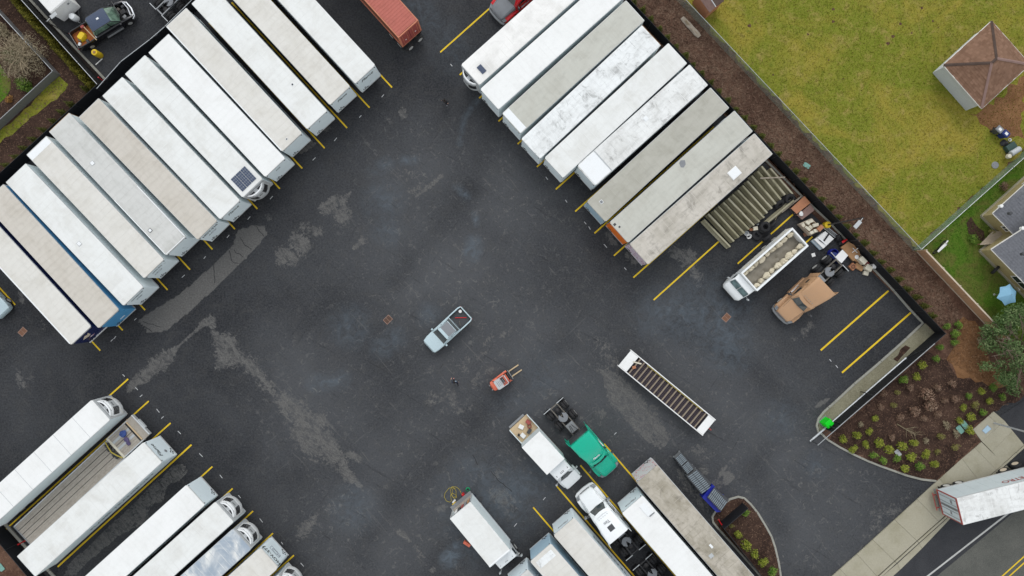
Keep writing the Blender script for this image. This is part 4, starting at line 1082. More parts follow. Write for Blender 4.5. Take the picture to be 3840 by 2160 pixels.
def roof_hatch(t, x, y, sx, sy, mat='white', frame='alu', z=4.115, lift=.05):
    h = bpy.data.objects.new('roof_vent', None); link(h, t)
    f = MB(); f.box(x - sx / 2 - .04, x + sx / 2 + .04, y - sy / 2 - .04, y + sy / 2 + .04, z, z + lift * .5); f.build('vent_frame', M[frame], h)
    c = MB(); c.box(x - sx / 2, x + sx / 2, y - sy / 2, y + sy / 2, z + lift * .4, z + lift); c.build('vent_lid', M[mat], h, bev=.01)

def nose_text(t, L, text, size=.42, mat='black', y=0.0, z=3.35, shear=.35, sx=1.0, bold=.006):
    return lettering(t, text, size, M[mat], (L + .012, y, z), (math.pi / 2, 0, math.pi / 2), shear=shear, sx=sx, bold=bold)
def side_text(t, s, text, size, x, z, mat='black', shear=0.0, sx=1.0, bold=.006, W_=2.57):
    # s = -1: right-hand side (local -y); reads left to right from outside
    rot = (math.pi / 2, 0, 0) if s < 0 else (math.pi / 2, 0, math.pi)
    return lettering(t, text, size, M[mat], (x, s * (W_ / 2 + .022), z), rot, shear=shear, sx=sx, bold=bold)
def oval_logo(t, L, y, z, w=.36, h=.17, mat='navy'):
    lg = MB(); n = 18
    o = [(y + w * math.cos(2 * math.pi * i / n), z + h * math.sin(2 * math.pi * i / n)) for i in range(n)]
    q = [(y + (w - .06) * math.cos(2 * math.pi * i / n), z + (h - .05) * math.sin(2 * math.pi * i / n)) for i in range(n)]
    lg.add([(L + .012, a, b) for a, b in o] + [(L + .012, a, b) for a, b in q], [(i, (i + 1) % n, n + (i + 1) % n, n + i) for i in range(n)])
    lg.rbox((L + .012, y - w - .10, z), (.004, .06, .2)); lg.rbox((L + .012, y - w - .20, z - .03), (.004, .06, .12))
    lg.build('emblem', M[mat], t, fix=False)

GL, GR, GB, GM = 'trailers in the upper left row', 'trailers in the upper right row', 'trailers in the lower left row', 'trailers in the lower middle row'
dL = (-0.677, 0.736)       # nose to tail, upper left row
dR = (0.746, 0.666)        # nose to tail, upper right row
dB = (-0.742, -0.670)      # nose to tail, lower left row
dM = (0.655, -0.755)       # nose to tail, lower middle row
L53 = 16.15
def from_corners(nr, a, b, tr_, c, d, h=4.11):
    na = (at(nr, *a, h) + at(nr, *b, h)) / 2; ta = (at(tr_, *c, h) + at(tr_, *d, h)) / 2
    v = ta - na
    return (v.x, v.y), v.length

# ---- upper left row, numbered from its right end
t = box_trailer('white trailer with Flame on its nose, rightmost of the upper left row', ('G10', (1000, 838), (1197, 660)), dL, L53, 'roof_white', group=GL); nose_text(t, L53, 'Flame', .62)
t = box_trailer('white trailer left of a visible yellow stripe gap, second from right in upper left row', ('G10', (750, 1045), (938, 880)), dL, L53, 'roof_cream', group=GL); nose_text(t, L53, 'Flame', .5)
d, l = from_corners('G10', (522, 1300), (708, 1112), 'G00', (1925, 35), (2130, -150))
t = box_trailer('white trailer with a small dark roof vent, third from right in upper left row', ('G10', (522, 1300), (708, 1112)), d, L53, 'roof_white', group=GL); roof_hatch(t, 12.1, .55, .16, .16, 'dark_grey', 'white')
nose_text(t, L53, 'F', .3)
d, l = from_corners('P', (1059, 566), (1130, 501), 'P', (622, 98), (699, 32))
t = box_trailer('beige trailer with raised white right rail, fourth from right in upper left row', ('P', (1059, 566), (1130, 501)), d, L53, 'roof_cream', 'side_grey', group=GL); roof_hatch(t, 15.6, -.15, .12, .14, 'dark_grey', 'white')
rl = MB(); rl.box(0.1, 16.05, -1.29, -1.20, 4.11, 4.16); rl.build('edge_rail', M['white'], t)
d, l = from_corners('P', (995, 663), (1068, 594), 'P', (554, 194), (630, 126))
t = box_trailer('brightest plain white trailer, fifth from right in upper left row', ('P', (995, 663), (1068, 594)), d, L53, 'roof_bright', group=GL); nose_text(t, L53, 'FTX', .3, y=0, z=3.3)
d, l = from_corners('P', (911, 739), (982, 672), 'P', (468, 276.5), (545, 209))
t = box_trailer('refrigerated trailer with three solar panels on its roof in upper left row', ('P', (911, 739), (982, 672)), d, L53, 'roof_white', group=GL, reefer='grey', name='refrigerated_trailer')
for k in range(3):
    sp = MB(); sp.box(14.15, 15.75, -.90 + k * .62, -.33 + k * .62, 4.13, 4.17); p = sp.build('solar_panel', M['slate_car'], t)
    gd = MB()
    for i in range(1, 6): gd.box(14.15 + i * .267 - .006, 14.15 + i * .267 + .006, -.89 + k * .62, -.34 + k * .62, 4.17, 4.173)
    for j in (1, 2): gd.box(14.16, 15.74, -.90 + k * .62 + j * .19 - .006, -.90 + k * .62 + j * .19 + .006, 4.1715, 4.1745)
    gd.build('cell_grid', M['light_grey'], p)
d, l = from_corners('P', (828, 820), (896, 754), 'P', (381, 358), (459, 289))
t = box_trailer('pale trailer with large dark side lettering, seventh from right in upper left row', ('P', (828, 820), (896, 754)), d, L53, 'roof_white', group=GL); nose_text(t, L53, 'Flame', .58); side_text(t, -1, 'FLAME TRANSPORT', .95, 4.6, 2.9, 'navy', .3, 1.0)
d, l = from_corners('P', (740, 898), (814, 829), 'P', (292.6, 434), (367, 370))
t = box_trailer('beige roofed trailer with oval emblem on its nose, eighth from right in upper left row', ('P', (740, 898), (814, 829)), d, L53, 'roof_beige', group=GL); nose_text(t, L53, 'HOV-310', .48, z=3.5, shear=0, bold=.012); oval_logo(t, L53, .05, 2.85); side_text(t, -1, 'HOV-310', .4, 14.2, 3.3); side_text(t, -1, 'HOVERLINE', .9, 5.0, 2.7, 'navy', .3)
d, l = from_corners('P', (623, 955.5), (696, 890), 'P', (179, 490), (257, 421))
t = box_trailer('pale grey trailer with framed roof vents and rusty tail edge in upper left row', ('P', (623, 955.5), (696, 890)), d, L53, 'roof_grey', group=GL, rear_rail='rust_trim'); roof_hatch(t, 13.4, -.75, .26, .26, 'white', 'dark_grey'); roof_hatch(t, 5.0, -.35, .32, .3, 'white', 'light_grey')
rl = MB(); rl.box(9.0, 16.0, -1.29, -1.22, 4.115, 4.14); rl.box(9.5, 16.0, 1.22, 1.29, 4.115, 4.14); rl.box(16.06, 16.13, -1.2, 1.2, 4.115, 4.14); rl.build('edge_rail', M['white'], t)
d, l = from_corners('P', (540, 1041), (614, 976), 'P', (97, 577), (171, 509))
t = box_trailer('off-white trailer with white tail strip, tenth from right in upper left row', ('P', (540, 1041), (614, 976)), d, L53, 'roof_cream', group=GL); oval_logo(t, L53, -.2, 2.85); nose_text(t, L53, 'HOV-312', .3, z=3.5, shear=0); side_text(t, -1, 'HOV-312 F', .4, 13.0, 3.4)
st = MB(); st.box(.05, .75, -1.25, 1.25, 4.117, 4.125); st.build('tail_strip', M['white'], t)
d, l = from_corners('P', (462, 1143), (537, 1080), 'P', (18, 680), (95, 613))
t = box_trailer('white trailer with small white roof vent between grey and blue trailers in upper left row', ('P', (462, 1143), (537, 1080)), d, L53, 'roof_white', group=GL); roof_hatch(t, 9.0, -.25, .34, .3, 'white', 'light_grey'); nose_text(t, L53, 'HOVERLINE', .28, z=3.5); side_text(t, -1, 'HOV-91-43', .4, 13.6, 3.4); oval_logo(t, L53, 0, 2.9, .25, .12)
t = box_trailer('trailer with bright blue sides and tan roof, second from left in upper left row', ('P', (371, 1229), (443.5, 1164)), dL, L53, 'roof_beige', 'blue', 'blue', group=GL)
bn = MB(); bn.box(12.2, 15.2, -1.312, -1.300, 2.75, 3.75); bn.build('name_band', M['navy'], t); side_text(t, -1, 'Livingston', .62, 13.7, 3.25, 'white', .2, 1.0)
pm = MB(); pm.rbox((16.17, .15, 2.0), (.02, .55, .16)); pm.build('plate', M['white'], t)
t = box_trailer('trailer with navy sides and pink flash on its nose, leftmost of upper left row', ('P', (265, 1293), (341, 1225)), dL, L53, 'roof_cream', 'navy', 'navy', group=GL)
side_text(t, -1, 'PRIMELINE  C R', .5, 12.6, 2.2, 'light_grey'); rl = MB(); rl.box(.1, 16, -1.30, -1.20, 4.11, 4.15); rl.build('edge_rail', M['white'], t)
fl = MB(); fl.add([(16.166, y, z) for y, z in ((-.75, 2.9), (-.1, 3.45), (.05, 3.2), (.35, 3.5), (.12, 2.75), (-.15, 2.62))], [(0, 1, 2, 3, 4, 5)]); fl.build('flash', M['rim_tan'], t, fix=False)
fl = MB(); fl.add([(16.166, y, z) for y, z in ((-.5, 2.2), (-.15, 2.4), (.2, 2.15), (-.1, 2.05))], [(0, 1, 2, 3)]); fl.build('flash', M['graffiti'], t, fix=False)
# loading bumper edge of the navy trailer
eb = MB(); eb.box(16.14, 16.2, -1.25, 1.25, 1.15, 1.32); eb.build('nose_bumper', M['white_plain'], t)

# ---- upper right row, numbered from its left end
t = box_trailer('refrigerated trailer with blotched white roof, leftmost of upper right row', ('P', (1797, 317), (1730, 244)), dR, L53, 'roof_blotched', group=GR, reefer='grey', name='refrigerated_trailer')
sp = MB(); sp.box(14.75, 15.25, -.1, .75, 4.13, 4.17); sp.build('solar_panel', M['slate_car'], t); side_text(t, -1, 'UNIVERSAL', 1.15, 6.2, 2.7, 'black', .15, 1.1, .02); side_text(t, -1, 'Cold Freight', .5, 12.5, 3.1, 'purple_cloth', .3)
for i in range(7):
    z = 1.5 + i * .36; r_ = MB(); r_.box(.2, 15.9, -1.296, -1.286, z, z + .06); r_.build('side_rib', M['light_grey'], t)
t = box_trailer('clean white trailer second from left in upper right row', ('P', (1866, 408), (1804, 337)), dR, L53, 'roof_bright', group=GR)
d, l = from_corners('P', (1946, 499), (1888, 428), 'P', (2413, 79), (2347, 3))
t = box_trailer('khaki grey roofed trailer with white nose strip, third from left in upper right row', ('P', (1946, 499), (1888, 428)), d, 15.9, 'roof_drab', group=GR); st = MB(); st.box(15.1, 15.85, -1.25, 1.25, 4.117, 4.126); st.build('nose_strip', M['white'], t)
d, l = from_corners('P', (2024, 592), (1952, 527), 'P', (2475, 173), (2406, 95))
t = box_trailer('white trailer with heavily stained patched roof, fourth from left in upper right row', ('P', (2024, 592), (1956, 524)), d, l, 'roof_stained', group=GR, rear_rail='rust_trim')
d, l = from_corners('P', (2110, 663), (2043, 598), 'P', (2574, 238.5), (2507, 164))
t = box_trailer('white trailer with faint dirt, fifth from left in upper right row', ('P', (2110, 665), (2043, 594)), d, l, 'roof_white', group=GR)
d, l = from_corners('P', (2226, 693), (2168, 626), 'P', (2653, 317), (2585, 244))
t = box_trailer('shorter white trailer with patched dirty roof, sixth from left in upper right row', ('P', (2230, 696), (2165, 624)), d, l, 'roof_worn', group=GR, cr=.25); roof_hatch(t, 6.5, -.25, .34, .36, 'white', 'white')
nb = MB(); nb.box(l - 2.1, l - .1, -1.22, 1.22, 4.115, 4.15); nb.build('roof_patch', M['white'], t, bev=.01); sm = MB(); sm.box(l - 2.22, l - 2.1, -1.25, 1.25, 4.115, 4.16); sm.build('roof_seam', M['light_grey'], t)
d, l = from_corners('P', (2268, 829), (2203, 762), 'P', (2732, 404), (2665, 333.5))
t = box_trailer('khaki roofed trailer with small square roof vent, third from right in upper right row', ('P', (2268, 829), (2203, 759)), d, l, 'roof_khaki', nosem='ice_blue', group=GR); roof_hatch(t, l - 1.0, -.35, .24, .26, 'mid_grey', 'white')
d, l = from_corners('P', (2354, 907), (2283, 838), 'P', (2818, 492), (2753, 417))
t = box_trailer('tan roofed trailer with orange nose wall in upper right row', ('P', (2354, 909), (2287, 836)), d, l, 'roof_drab', nosem='orange', group=GR)
pt = MB(); pt.prism([(6.6, -.95), (6.9, -1.2), (7.2, -1.1), (7.35, -.7), (7.15, -.5), (6.8, -.6)], 4.118, 4.124); pt.build('roof_patch', M['mid_grey'], t)
pt = MB(); pt.box(l - .5, l - .32, -.45, -.28, 4.117, 4.13); pt.box(l - .35, l - .1, -.95, -.72, 4.117, 4.13); pt.build('roof_lamp', M['dark_grey'], t)
d, l = from_corners('P', (2425, 989), (2365, 920), 'P', (2895, 577), (2829, 503))
t = box_trailer('mouldy tan roofed trailer with graffiti on its nose, rightmost of upper right row', ('P', (2429, 991), (2362, 917)), d, l, 'roof_mouldy', nosem='graffiti', group=GR); roof_hatch(t, 3.9, .25, 1.0, .85, 'white', 'white_plain', lift=.10)

# ---- lower left row, numbered from its left end
t = box_trailer('large white refrigerated trailer at the left edge, first of lower left row', ('P', (412, 1574), (343, 1501)), dB, L53, 'roof_bright', group=GB, reefer='white', name='refrigerated_trailer')
for i in range(1, 7):
    sm = MB(); sm.box(16.1 - i * 2.45, 16.13 - i * 2.45, -1.26, 1.26, 4.115, 4.122); sm.build('roof_seam', M['light_grey'], t)
t = box_trailer('white trailer with flame name and warning diamond on its nose, beside the timber flatbed', ('G03', (1622, 300), (1448, 110)), dB, L53, 'roof_white', group=GB); nose_text(t, L53, 'Flame', .66, z=3.3); side_text(t, -1, 'FLAME TRANSPORT', .95, 9.8, 2.5, 'mid_grey', .3)
dm = MB(); dm.add([(16.166, y, z) for y, z in ((-.62, 2.2), (-.42, 2.45), (-.22, 2.2), (-.42, 1.95))], [(0, 1, 2, 3)]); dm.build('diamond', M['mid_grey'], t, fix=False)
t = box_trailer('clean white trailer right of the empty silty bay in lower left row', ('G03', (2055, 730), (1877, 540)), dB, L53, 'roof_bright', group=GB)
t = box_trailer('white refrigerated trailer with silver framed fan well, third from right in lower left row', ('G03', (2350, 900), (2165, 710)), dB, L53, 'roof_white', group=GB, reefer='white', name='refrigerated_trailer')
t = box_trailer('refrigerated trailer with blue grey reflective roof in lower left row', ('G03', (2522, 1170), (2345, 985)), dB, L53, 'roof_painted_sky', 'side_grey', group=GB, reefer='white', name='refrigerated_trailer')
t = box_trailer('white trailer lettered HOV-377 upside down with boxed oval emblem on nose', ('G13', (222, 1362), (45, 1168)), dB, L53, 'roof_cream', group=GB, cr=.3); nose_text(t, L53, 'HOV-377', .62, z=3.45, shear=0, bold=.012); oval_logo(t, L53, -.05, 2.55, .42, .19)
fr = MB()
for y0, y1, z0, z1 in ((-.7, .62, 2.28, 2.31), (-.7, .62, 2.80, 2.83), (-.7, -.67, 2.28, 2.83), (.59, .62, 2.28, 2.83)): fr.box(16.152, 16.158, y0, y1, z0, z1)
fr.build('emblem_frame', M['navy'], t)
t = box_trailer('refrigerated trailer cut off by the bottom edge at the end of lower left row', ('P', (1110, 2230), (1042, 2158)), dB, L53, 'roof_white', group=GB, reefer='white', name='refrigerated_trailer')

# ---- lower middle row
t = box_trailer('white trailer with roof box near its nose, between the tractors and the muddy trailer', ('G23', (1112, 815), (1312, 645)), dM, L53, 'roof_bright', group=GM); nose_text(t, L53, 'Flame', .58, 'mid_grey')
rb = MB(); rb.box(14.3, 15.6, -1.0, -.35, 4.12, 4.18); rb.build('roof_box', M['white'], t, bev=.02); rb = MB(); rb.box(14.2, 14.28, -1.1, -.5, 4.12, 4.2); rb.build('roof_box_edge', M['mid_grey'], t)
t = box_trailer('long muddy tan roofed trailer with red graffiti on its nose beside the planter island', ('G23', (1270, 500), (1450, 345)), dM, L53, 'roof_muddy', 'side_grey', 'graffiti_red', group=GM)
roof_hatch(t, 7.0, -.1, .35, .14, 'white', 'white'); roof_hatch(t, 6.3, .5, .3, .35, 'light_grey', 'light_grey', lift=.02)
t = box_trailer('white trailer with dark letters down its right side beside the tractor named Tim', ('G23', (422, 1038), (625, 868)), dM, L53, 'roof_cream', group=GM); nose_text(t, L53, 'Flame', .55, 'mid_grey'); side_text(t, -1, 'FLAME TRANSPORT', 1.0, 9.3, 2.6, 'navy', .0, .9)
t = box_trailer('white trailer with ice blue sides and dirty nose edge at the bottom', ('G23', (180, 1300), (395, 1130)), dM, L53, 'roof_cream', 'ice_blue', 'ice_blue', group=GM)
pt = MB(); pt.box(15.0, 15.75, -.95, .95, 4.118, 4.124); pt.build('roof_patch', M['roof_stained'], t)
t = box_trailer('pale trailer corner cut off by the bottom edge, lowest of lower middle row', ('G23', (-40, 1560), (150, 1390)), dM, L53, 'roof_grey', 'side_grey', group=GM)

# ---- trailer turning out of the gate into the street
d = Vector((at('Y6', 1186, 820, 4.11) - at('Y6', 355, 1030, 4.11))[:2]); d.normalize()
tailc = (at('Y6', 355, 1030, 4.11) + at('Y6', 440, 1335, 4.11)) / 2
t = thing('box_trailer', 'x', 'trailer'); bpy.data.objects.remove(t)
k_ = 2560 / (CAM_H - 4.11)
def px_of(w): return (w.x * k_ + 1920, 1080 - w.y * k_)
nosec = tailc + Vector((d.x, d.y, 0)) * L53; pr = Vector((-d.y, d.x, 0)) * 1.28
t = box_trailer('white trailer with PETRO lettering and red tail trim crossing the sidewalk into the street', ('P', px_of(nosec + pr), px_of(nosec - pr)), (-d.x, -d.y), L53, 'roof_worn', 'side_grey', rear_rail='red_dull', tandem=1.3)
side_text(t, 1, 'PETRO', .8, 6.4, 3.2, 'red_dull', 0, 1.1, .01)
rf = MB(); rf.tube((-.35, -.9, .75), (-.35, .9, .75), .05, 8); rf.box(-.35, -.05, -.7, -.6, .7, .8); rf.box(-.35, -.05, .6, .7, .7, .8); rf.build('tail_guard', M['red_dull'], t)
lb = MB(); lb.box(-.045, -.035, .45, .8, 2.9, 3.2); lb.box(-.045, -.035, -.75, -.45, 2.5, 2.75); lb.build('door_label', M['mid_grey'], t)
for s in (-1, 1):
    ex = MB(); ex.box(-.09, -.05, s * .02, s * .10, 1.3, 3.9) if s > 0 else ex.box(-.09, -.05, -.10, -.02, 1.3, 3.9); ex.build('door_seal', M['steel_grey'], t)
# ------------------------------------------------------------------ tractors, trucks, cars (local +x is forward, origin on the ground under the front bumper)
def heading(front, rear):
    d = front - rear
    return Vector((front.x, front.y, 0)), math.atan2(d.y, d.x)

def patch(parent, name, mat, quads):
    mb = MB()
    for q in quads: mb.add(q, [tuple(range(len(q)))])
    return mb.build(name, M[mat], parent, fix=False)

def tractor(label, loc, rz, col='white', hoodcol=None, rim='rim', sleeper=True, L=8.75, top=3.95, frame='steel_dirty', deck='steel_grey', sunroof=False, grille='black', back=None):
    t = thing('tractor_unit', label, 'tractor', loc, rz, 'tractor units')
    hoodcol = hoodcol or col; e = back or (-5.25 if sleeper else -3.7)
    a1, a2 = -L + 1.95, -L + .62
    # chassis
    for s in (-1, 1):
        MB().box(-L, -.5, s * .42 - .05, s * .42 + .05, .78, 1.04).build('frame_rail', M[frame], t)
    cm = MB()
    for x in (-L + .05, -L + 1.25, -L + 2.5, e - .6): cm.box(x - .06, x + .06, -.42, .42, .82, 1.0)
    q = cm.build('crossmember', M[frame], t); q['kind'] = 'stuff'
    for ax in (a1, a2):
        MB().tube((ax, -1.0, .52), (ax, 1.0, .52), .11, 10).lathe([(.05, -.22), (.24, -.15), (.26, 0), (.24, .15), (.05, .22)], 12, (ax, 0, .55)).build('drive_axle', M['steel_dark'], t, smooth=True)
        for s in (-1, 1): wheel_c(t, ax, s * .93, .52, .52, .27, rim, True, s)
    for s in (-1, 1): wheel_c(t, -1.25, s * 1.02, .52, .52, .29, rim, False, s)
    fw = MB(); n = 16
    disc = [(.48 * math.cos(2 * math.pi * i / n), .46 * math.sin(2 * math.pi * i / n)) for i in range(n)]
    disc = [p for p in disc if not (p[0] < -.1 and abs(p[1]) < .16)]
    i0 = min(range(len(disc)), key=lambda i: math.atan2(disc[i][1], disc[i][0]) % 6.28319 - 3.3 if math.atan2(disc[i][1], disc[i][0]) % 6.28319 > 3.3 else 9)
    disc = disc[i0:] + disc[:i0] + [(-.30, .16), (.04, .03), (.04, -.03), (-.30, -.16)]
    xc = (a1 + a2) / 2 + .15
    fw.prism([(xc + x, y) for x, y in disc], 1.12, 1.20); fw.box(xc - .2, xc + .2, -.5, -.4, 1.0, 1.13); fw.box(xc - .2, xc + .2, .4, .5, 1.0, 1.13)
    fw.build('fifth_wheel', M['mid_grey'], t)
    for s in (-1, 1):
        h = MB(); h.box(-L - .06, -L, s * .40 if s > 0 else -1.28, 1.28 if s > 0 else -.40, 1.0, 1.07); hh = h.build('mudflap_hanger', M['alu'], t)
        MB().box(-L - .045, -L - .02, s * .95 - .3, s * .95 + .3, .28, 1.0).build('mudflap', M['black'], hh)
    MB().box(e - 1.25, e - .25, -.42, .42, 1.05, 1.10).build('deck_plate', M[deck], t)
    gut = MB()
    for i, (x, y) in enumerate(((e - .1, .25), (e - .12, -.1), (e - .14, -.3))):
        gut.path([(x, y, 2.3), (x - .25, y * 1.2, 1.5), (x - .5, y * .8, 1.15), (x - .9, y * .5, 1.12)], .022, 5)
    q = gut.build('air_hose', M['black'], t); q['kind'] = 'stuff'
    # hood and wings
    hd = MB(); hd.loft([rr(-.16, .72, .75, 1.28, .12), rr(-.35, .84, .72, 1.48, .16), rr(-.9, .93, .72, 1.72, .2), rr(-1.8, 1.02, .75, 1.98, .22)]); hood = hd.build('hood', M[hoodcol], t, smooth=True)
    for s in (-1, 1):
        w = MB(); w.loft([rr(-.28, .18, .55, .95, .08, yc=s * .92), rr(-.55, .26, .70, 1.18, .12, yc=s * 1.00), rr(-1.2, .27, 1.0, 1.36, .14, yc=s * 1.02), rr(-1.85, .25, .80, 1.25, .12, yc=s * 1.0), rr(-2.15, .2, .65, 1.0, .1, yc=s * 1.0)]); w.build('fender', M[col], t, smooth=True)
        lm = MB(); lm.loft([rr(-.20, .16, .82, 1.05, .05, yc=s * .90), rr(-.50, .20, .95, 1.20, .05, yc=s * .99)]); lm.build('headlight', M['lamp'], t, smooth=True)
    patch(t, 'grille', grille, [[(-.15, -.58, .82), (-.15, .58, .82), (-.17, .55, 1.22), (-.17, -.55, 1.22)]])
    bp = MB(); bp.loft([[Vector((xx, yy, zz)) for (xx, zz) in ((f, .42), (f + .10, .45), (f + .10, .70), (f, .74), (f - .14, .70), (f - .14, .45))] for yy, f in ((-1.2, -.55), (-1.1, -.22), (-.8, -.08), (0, -.02), (.8, -.08), (1.1, -.22), (1.2, -.55))])
    bp.build('bumper', M['steel_grey' if col != 'white' else 'white'], t, smooth=True)
    # cab
    cb = MB(); cb.loft([rr(-1.78, 1.04, .95, 2.02, .18), rr(-2.5, 1.08, .85, 2.9, .22), rr(-3.6, 1.12, .85, 3.0, .22)]); cab = cb.build('cab', M[col], t, smooth=True)
    patch(cab, 'windscreen', 'glass', [[(-1.80, -.95, 2.03), (-1.72, 0, 2.05), (-2.33, 0, 2.80), (-2.42, -.86, 2.76)], [(-1.72, 0, 2.05), (-1.80, .95, 2.03), (-2.42, .86, 2.76), (-2.33, 0, 2.80)]])
    for s in (-1, 1):
        MB().tube((-1.80, s * .15, 2.07), (-2.02, s * .72, 2.30), .014, 5).build('wiper', M['black'], cab)
        MB().path([(-.4, s * .70, 1.47), (-.9, s * .80, 1.70), (-1.78, s * .88, 1.95)], .012, 4).build('hood_seam', M['black'], hood)
    for s in (-1, 1):
        patch(cab, 'side_window', 'glass', [[(-2.15, s * 1.10, 2.02), (-3.15, s * 1.135, 2.02), (-3.15, s * 1.10, 2.68), (-2.62, s * 1.06, 2.68)]])
        dr = MB(); dr.box(-3.25, -3.235, s * 1.13 - .01, s * 1.13 + .01, .9, 2.7); dr.box(-2.1, -2.085, s * 1.10 - .01, s * 1.10 + .01, .9, 2.0); dr.build('door_gap', M['black'], cab)
        mi = MB(); mi.tube((-2.0, s * 1.08, 2.1), (-1.85, s * 1.42, 2.25), .02, 6); mi.tube((-2.0, s * 1.08, 2.65), (-1.85, s * 1.42, 2.55), .02, 6); mi.rbox((-1.85, s * 1.46, 2.4), (.14, .22, .55)); mi.build('mirror', M['steel_grey' if col == 'white' else 'dark_grey'], t, bev=.03)
    if sleeper:
        sl = MB(); sl.loft([rr(-3.5, 1.13, .85, 3.0, .2), rr(-3.7, 1.2, .85, 3.35, .2), rr(e, 1.22, .95, 3.5, .16)]); sl.build('sleeper', M[col], t, smooth=True)
        for s in (-1, 1): patch(t, 'sleeper_window', 'glass', [[(e + .8, s * 1.222, 2.3), (e + .35, s * 1.225, 2.3), (e + .35, s * 1.225, 2.65), (e + .8, s * 1.222, 2.65)]])
    MB().box(-1.90, -1.79, -1.0, 1.0, 1.97, 2.03).build('cowl', M['black'], t)
    rf = MB(); rf.loft([rr(-2.38, .88, 2.70, 2.86, .07), rr(-2.75, 1.02, 2.7, 3.18, .2), rr(-3.4, 1.10, 2.8, 3.60, .26), rr((e - 3.4) / 2, 1.16, 3.0, top - .07, .26), rr(e - .02, 1.19, 3.2, top, .22)]); roof = rf.build('roof_fairing', M[col], t, smooth=True)
    for k in range(5):
        MB().rbox((-2.62, -.5 + k * .25, 3.10), (.06, .05, .03), ry=.6).build('marker_lamp', M['lamp'], roof)
    vs = MB(); vs.loft([[Vector((x, y, z)) for x, z in ((f, 2.80), (f - .26, 2.96), (f - .28, 2.99), (f + .02, 2.83))] for y, f in ((-.92, -2.32), (-.5, -2.16), (0, -2.11), (.5, -2.16), (.92, -2.32))]); vs.build('sun_visor', M[col], t, smooth=True)
    for s in (-1, 1):
        ex = MB(); ex.prism([(e - .02, s * 1.20), (e - .48, s * 1.255), (e - .48, s * 1.285), (e - .02, s * 1.24)], 1.5, 3.62); ex.build('side_extender', M[col], t)
        tk = MB(); tk.tube((-2.5, s * .93, .80), (-4.1, s * .93, .80), .31, 16); tk.build('fuel_tank', M['chrome'], t, smooth=True)
        sk = MB(); sk.loft([rr(-2.3, .05, .45, 1.0, .03, yc=s * 1.18), rr(e + .1, .05, .45, 1.0, .03, yc=s * 1.20)]); sk.build('side_skirt', M[col], t, smooth=True)
    ew = MB(); ew.box(e - .03, e + .02, -1.1, 1.1, 1.1, 3.4); ew.build('rear_wall', M['dark_grey'], t)
    if sunroof: MB().loft([rr(-3.45, .30, 3.58, 3.66, .03), rr(-3.95, .30, 3.77, 3.84, .03)]).build('sunroof', M['dark_grey'], roof)
    return t

f, r = at('Z7', 1500, 1110, 1.0), at('Z7', 665, 155, .9)
t = tractor('teal sleeper tractor with Flame name above the windscreen', *heading(f, r), col='teal')
lettering(t, 'Flame', .32, M['white'], (-2.72, 0, 3.20), (0, -.60, -math.pi / 2), shear=.3, bold=.01).rotation_euler = (.62, 0, math.pi / 2)
f, r = at('Z8', 265, 180, 1.0), at('Z8', 1020, 1082, .8)
t = tractor('white sleeper tractor with Tim lettered above a dark sunroof', *heading(f, r), col='white', L=8.1, frame='steel_dark', deck='mid_grey', sunroof=True, back=-4.75)
lettering(t, 'Tim', .42, M['mid_grey'], (-3.1, 0, 3.47), (.52, 0, math.pi / 2), bold=.006)
f, r = at('P', 2926, 1190, 1.0), at('P', 3120, 1001, .5)
tractor('bronze sleeper tractor parked near the right fence', *heading(f, r), col='bronze', L=8.05, rim='rim', grille='chrome', back=-4.55)
r = at('Z8', 1130, 1232, .8); q = Vector((dM[0], dM[1], 0)).normalized()
tractor('tractor cut off by the bottom edge, only its rear wheels and frame showing', Vector((r.x, r.y, 0)) + q * 8.75, math.atan2(q.y, q.x), col='white', frame='steel_dark')
r = at('P', 601, 49, .8); q = Vector((.71, .70, 0)).normalized()
tractor('tractor tail with open frame at the top edge beside the bent black fence', Vector((r.x, r.y, 0)) + q * 8.75, math.atan2(q.y, q.x), col='white', frame='steel_grey')
f = at('P', 1857, 60, 1.0); q = Vector((-.745, -.667, 0)).normalized()
tractor('red tractor with grey hood at the top edge beside a trailer', Vector((f.x, f.y, 0)), math.atan2(q.y, q.x), col='red', hoodcol='mid_grey', grille='chrome')
q = Vector((.88, .47, 0)).normalized(); wpos = at('Y6', 940, 685, .5); left = Vector((-q.y, q.x, 0))
f = Vector((wpos.x, wpos.y, 0)) - left * 1.0 + q * 8.13
tractor('tractor with tan rims pulling the street trailer, mostly out of frame', f, math.atan2(q.y, q.x), col='white', rim='rim_tan')

# ------------------------------------------------------------------ box trucks
def truck_chassis(t, L, axle, frontax=-1.0, r=.42, W_=2.2):
    for s in (-1, 1):
        MB().box(-L + .2, -.4, s * .4 - .04, s * .4 + .04, .6, .78).build('frame_rail', M['steel_dark'], t)
        wheel_c(t, frontax, s * (W_ / 2 - .18), r, r, .24, 'rim', False, s)
        wheel_c(t, axle, s * (W_ / 2 - .28), r, r, .22, 'rim', True, s)

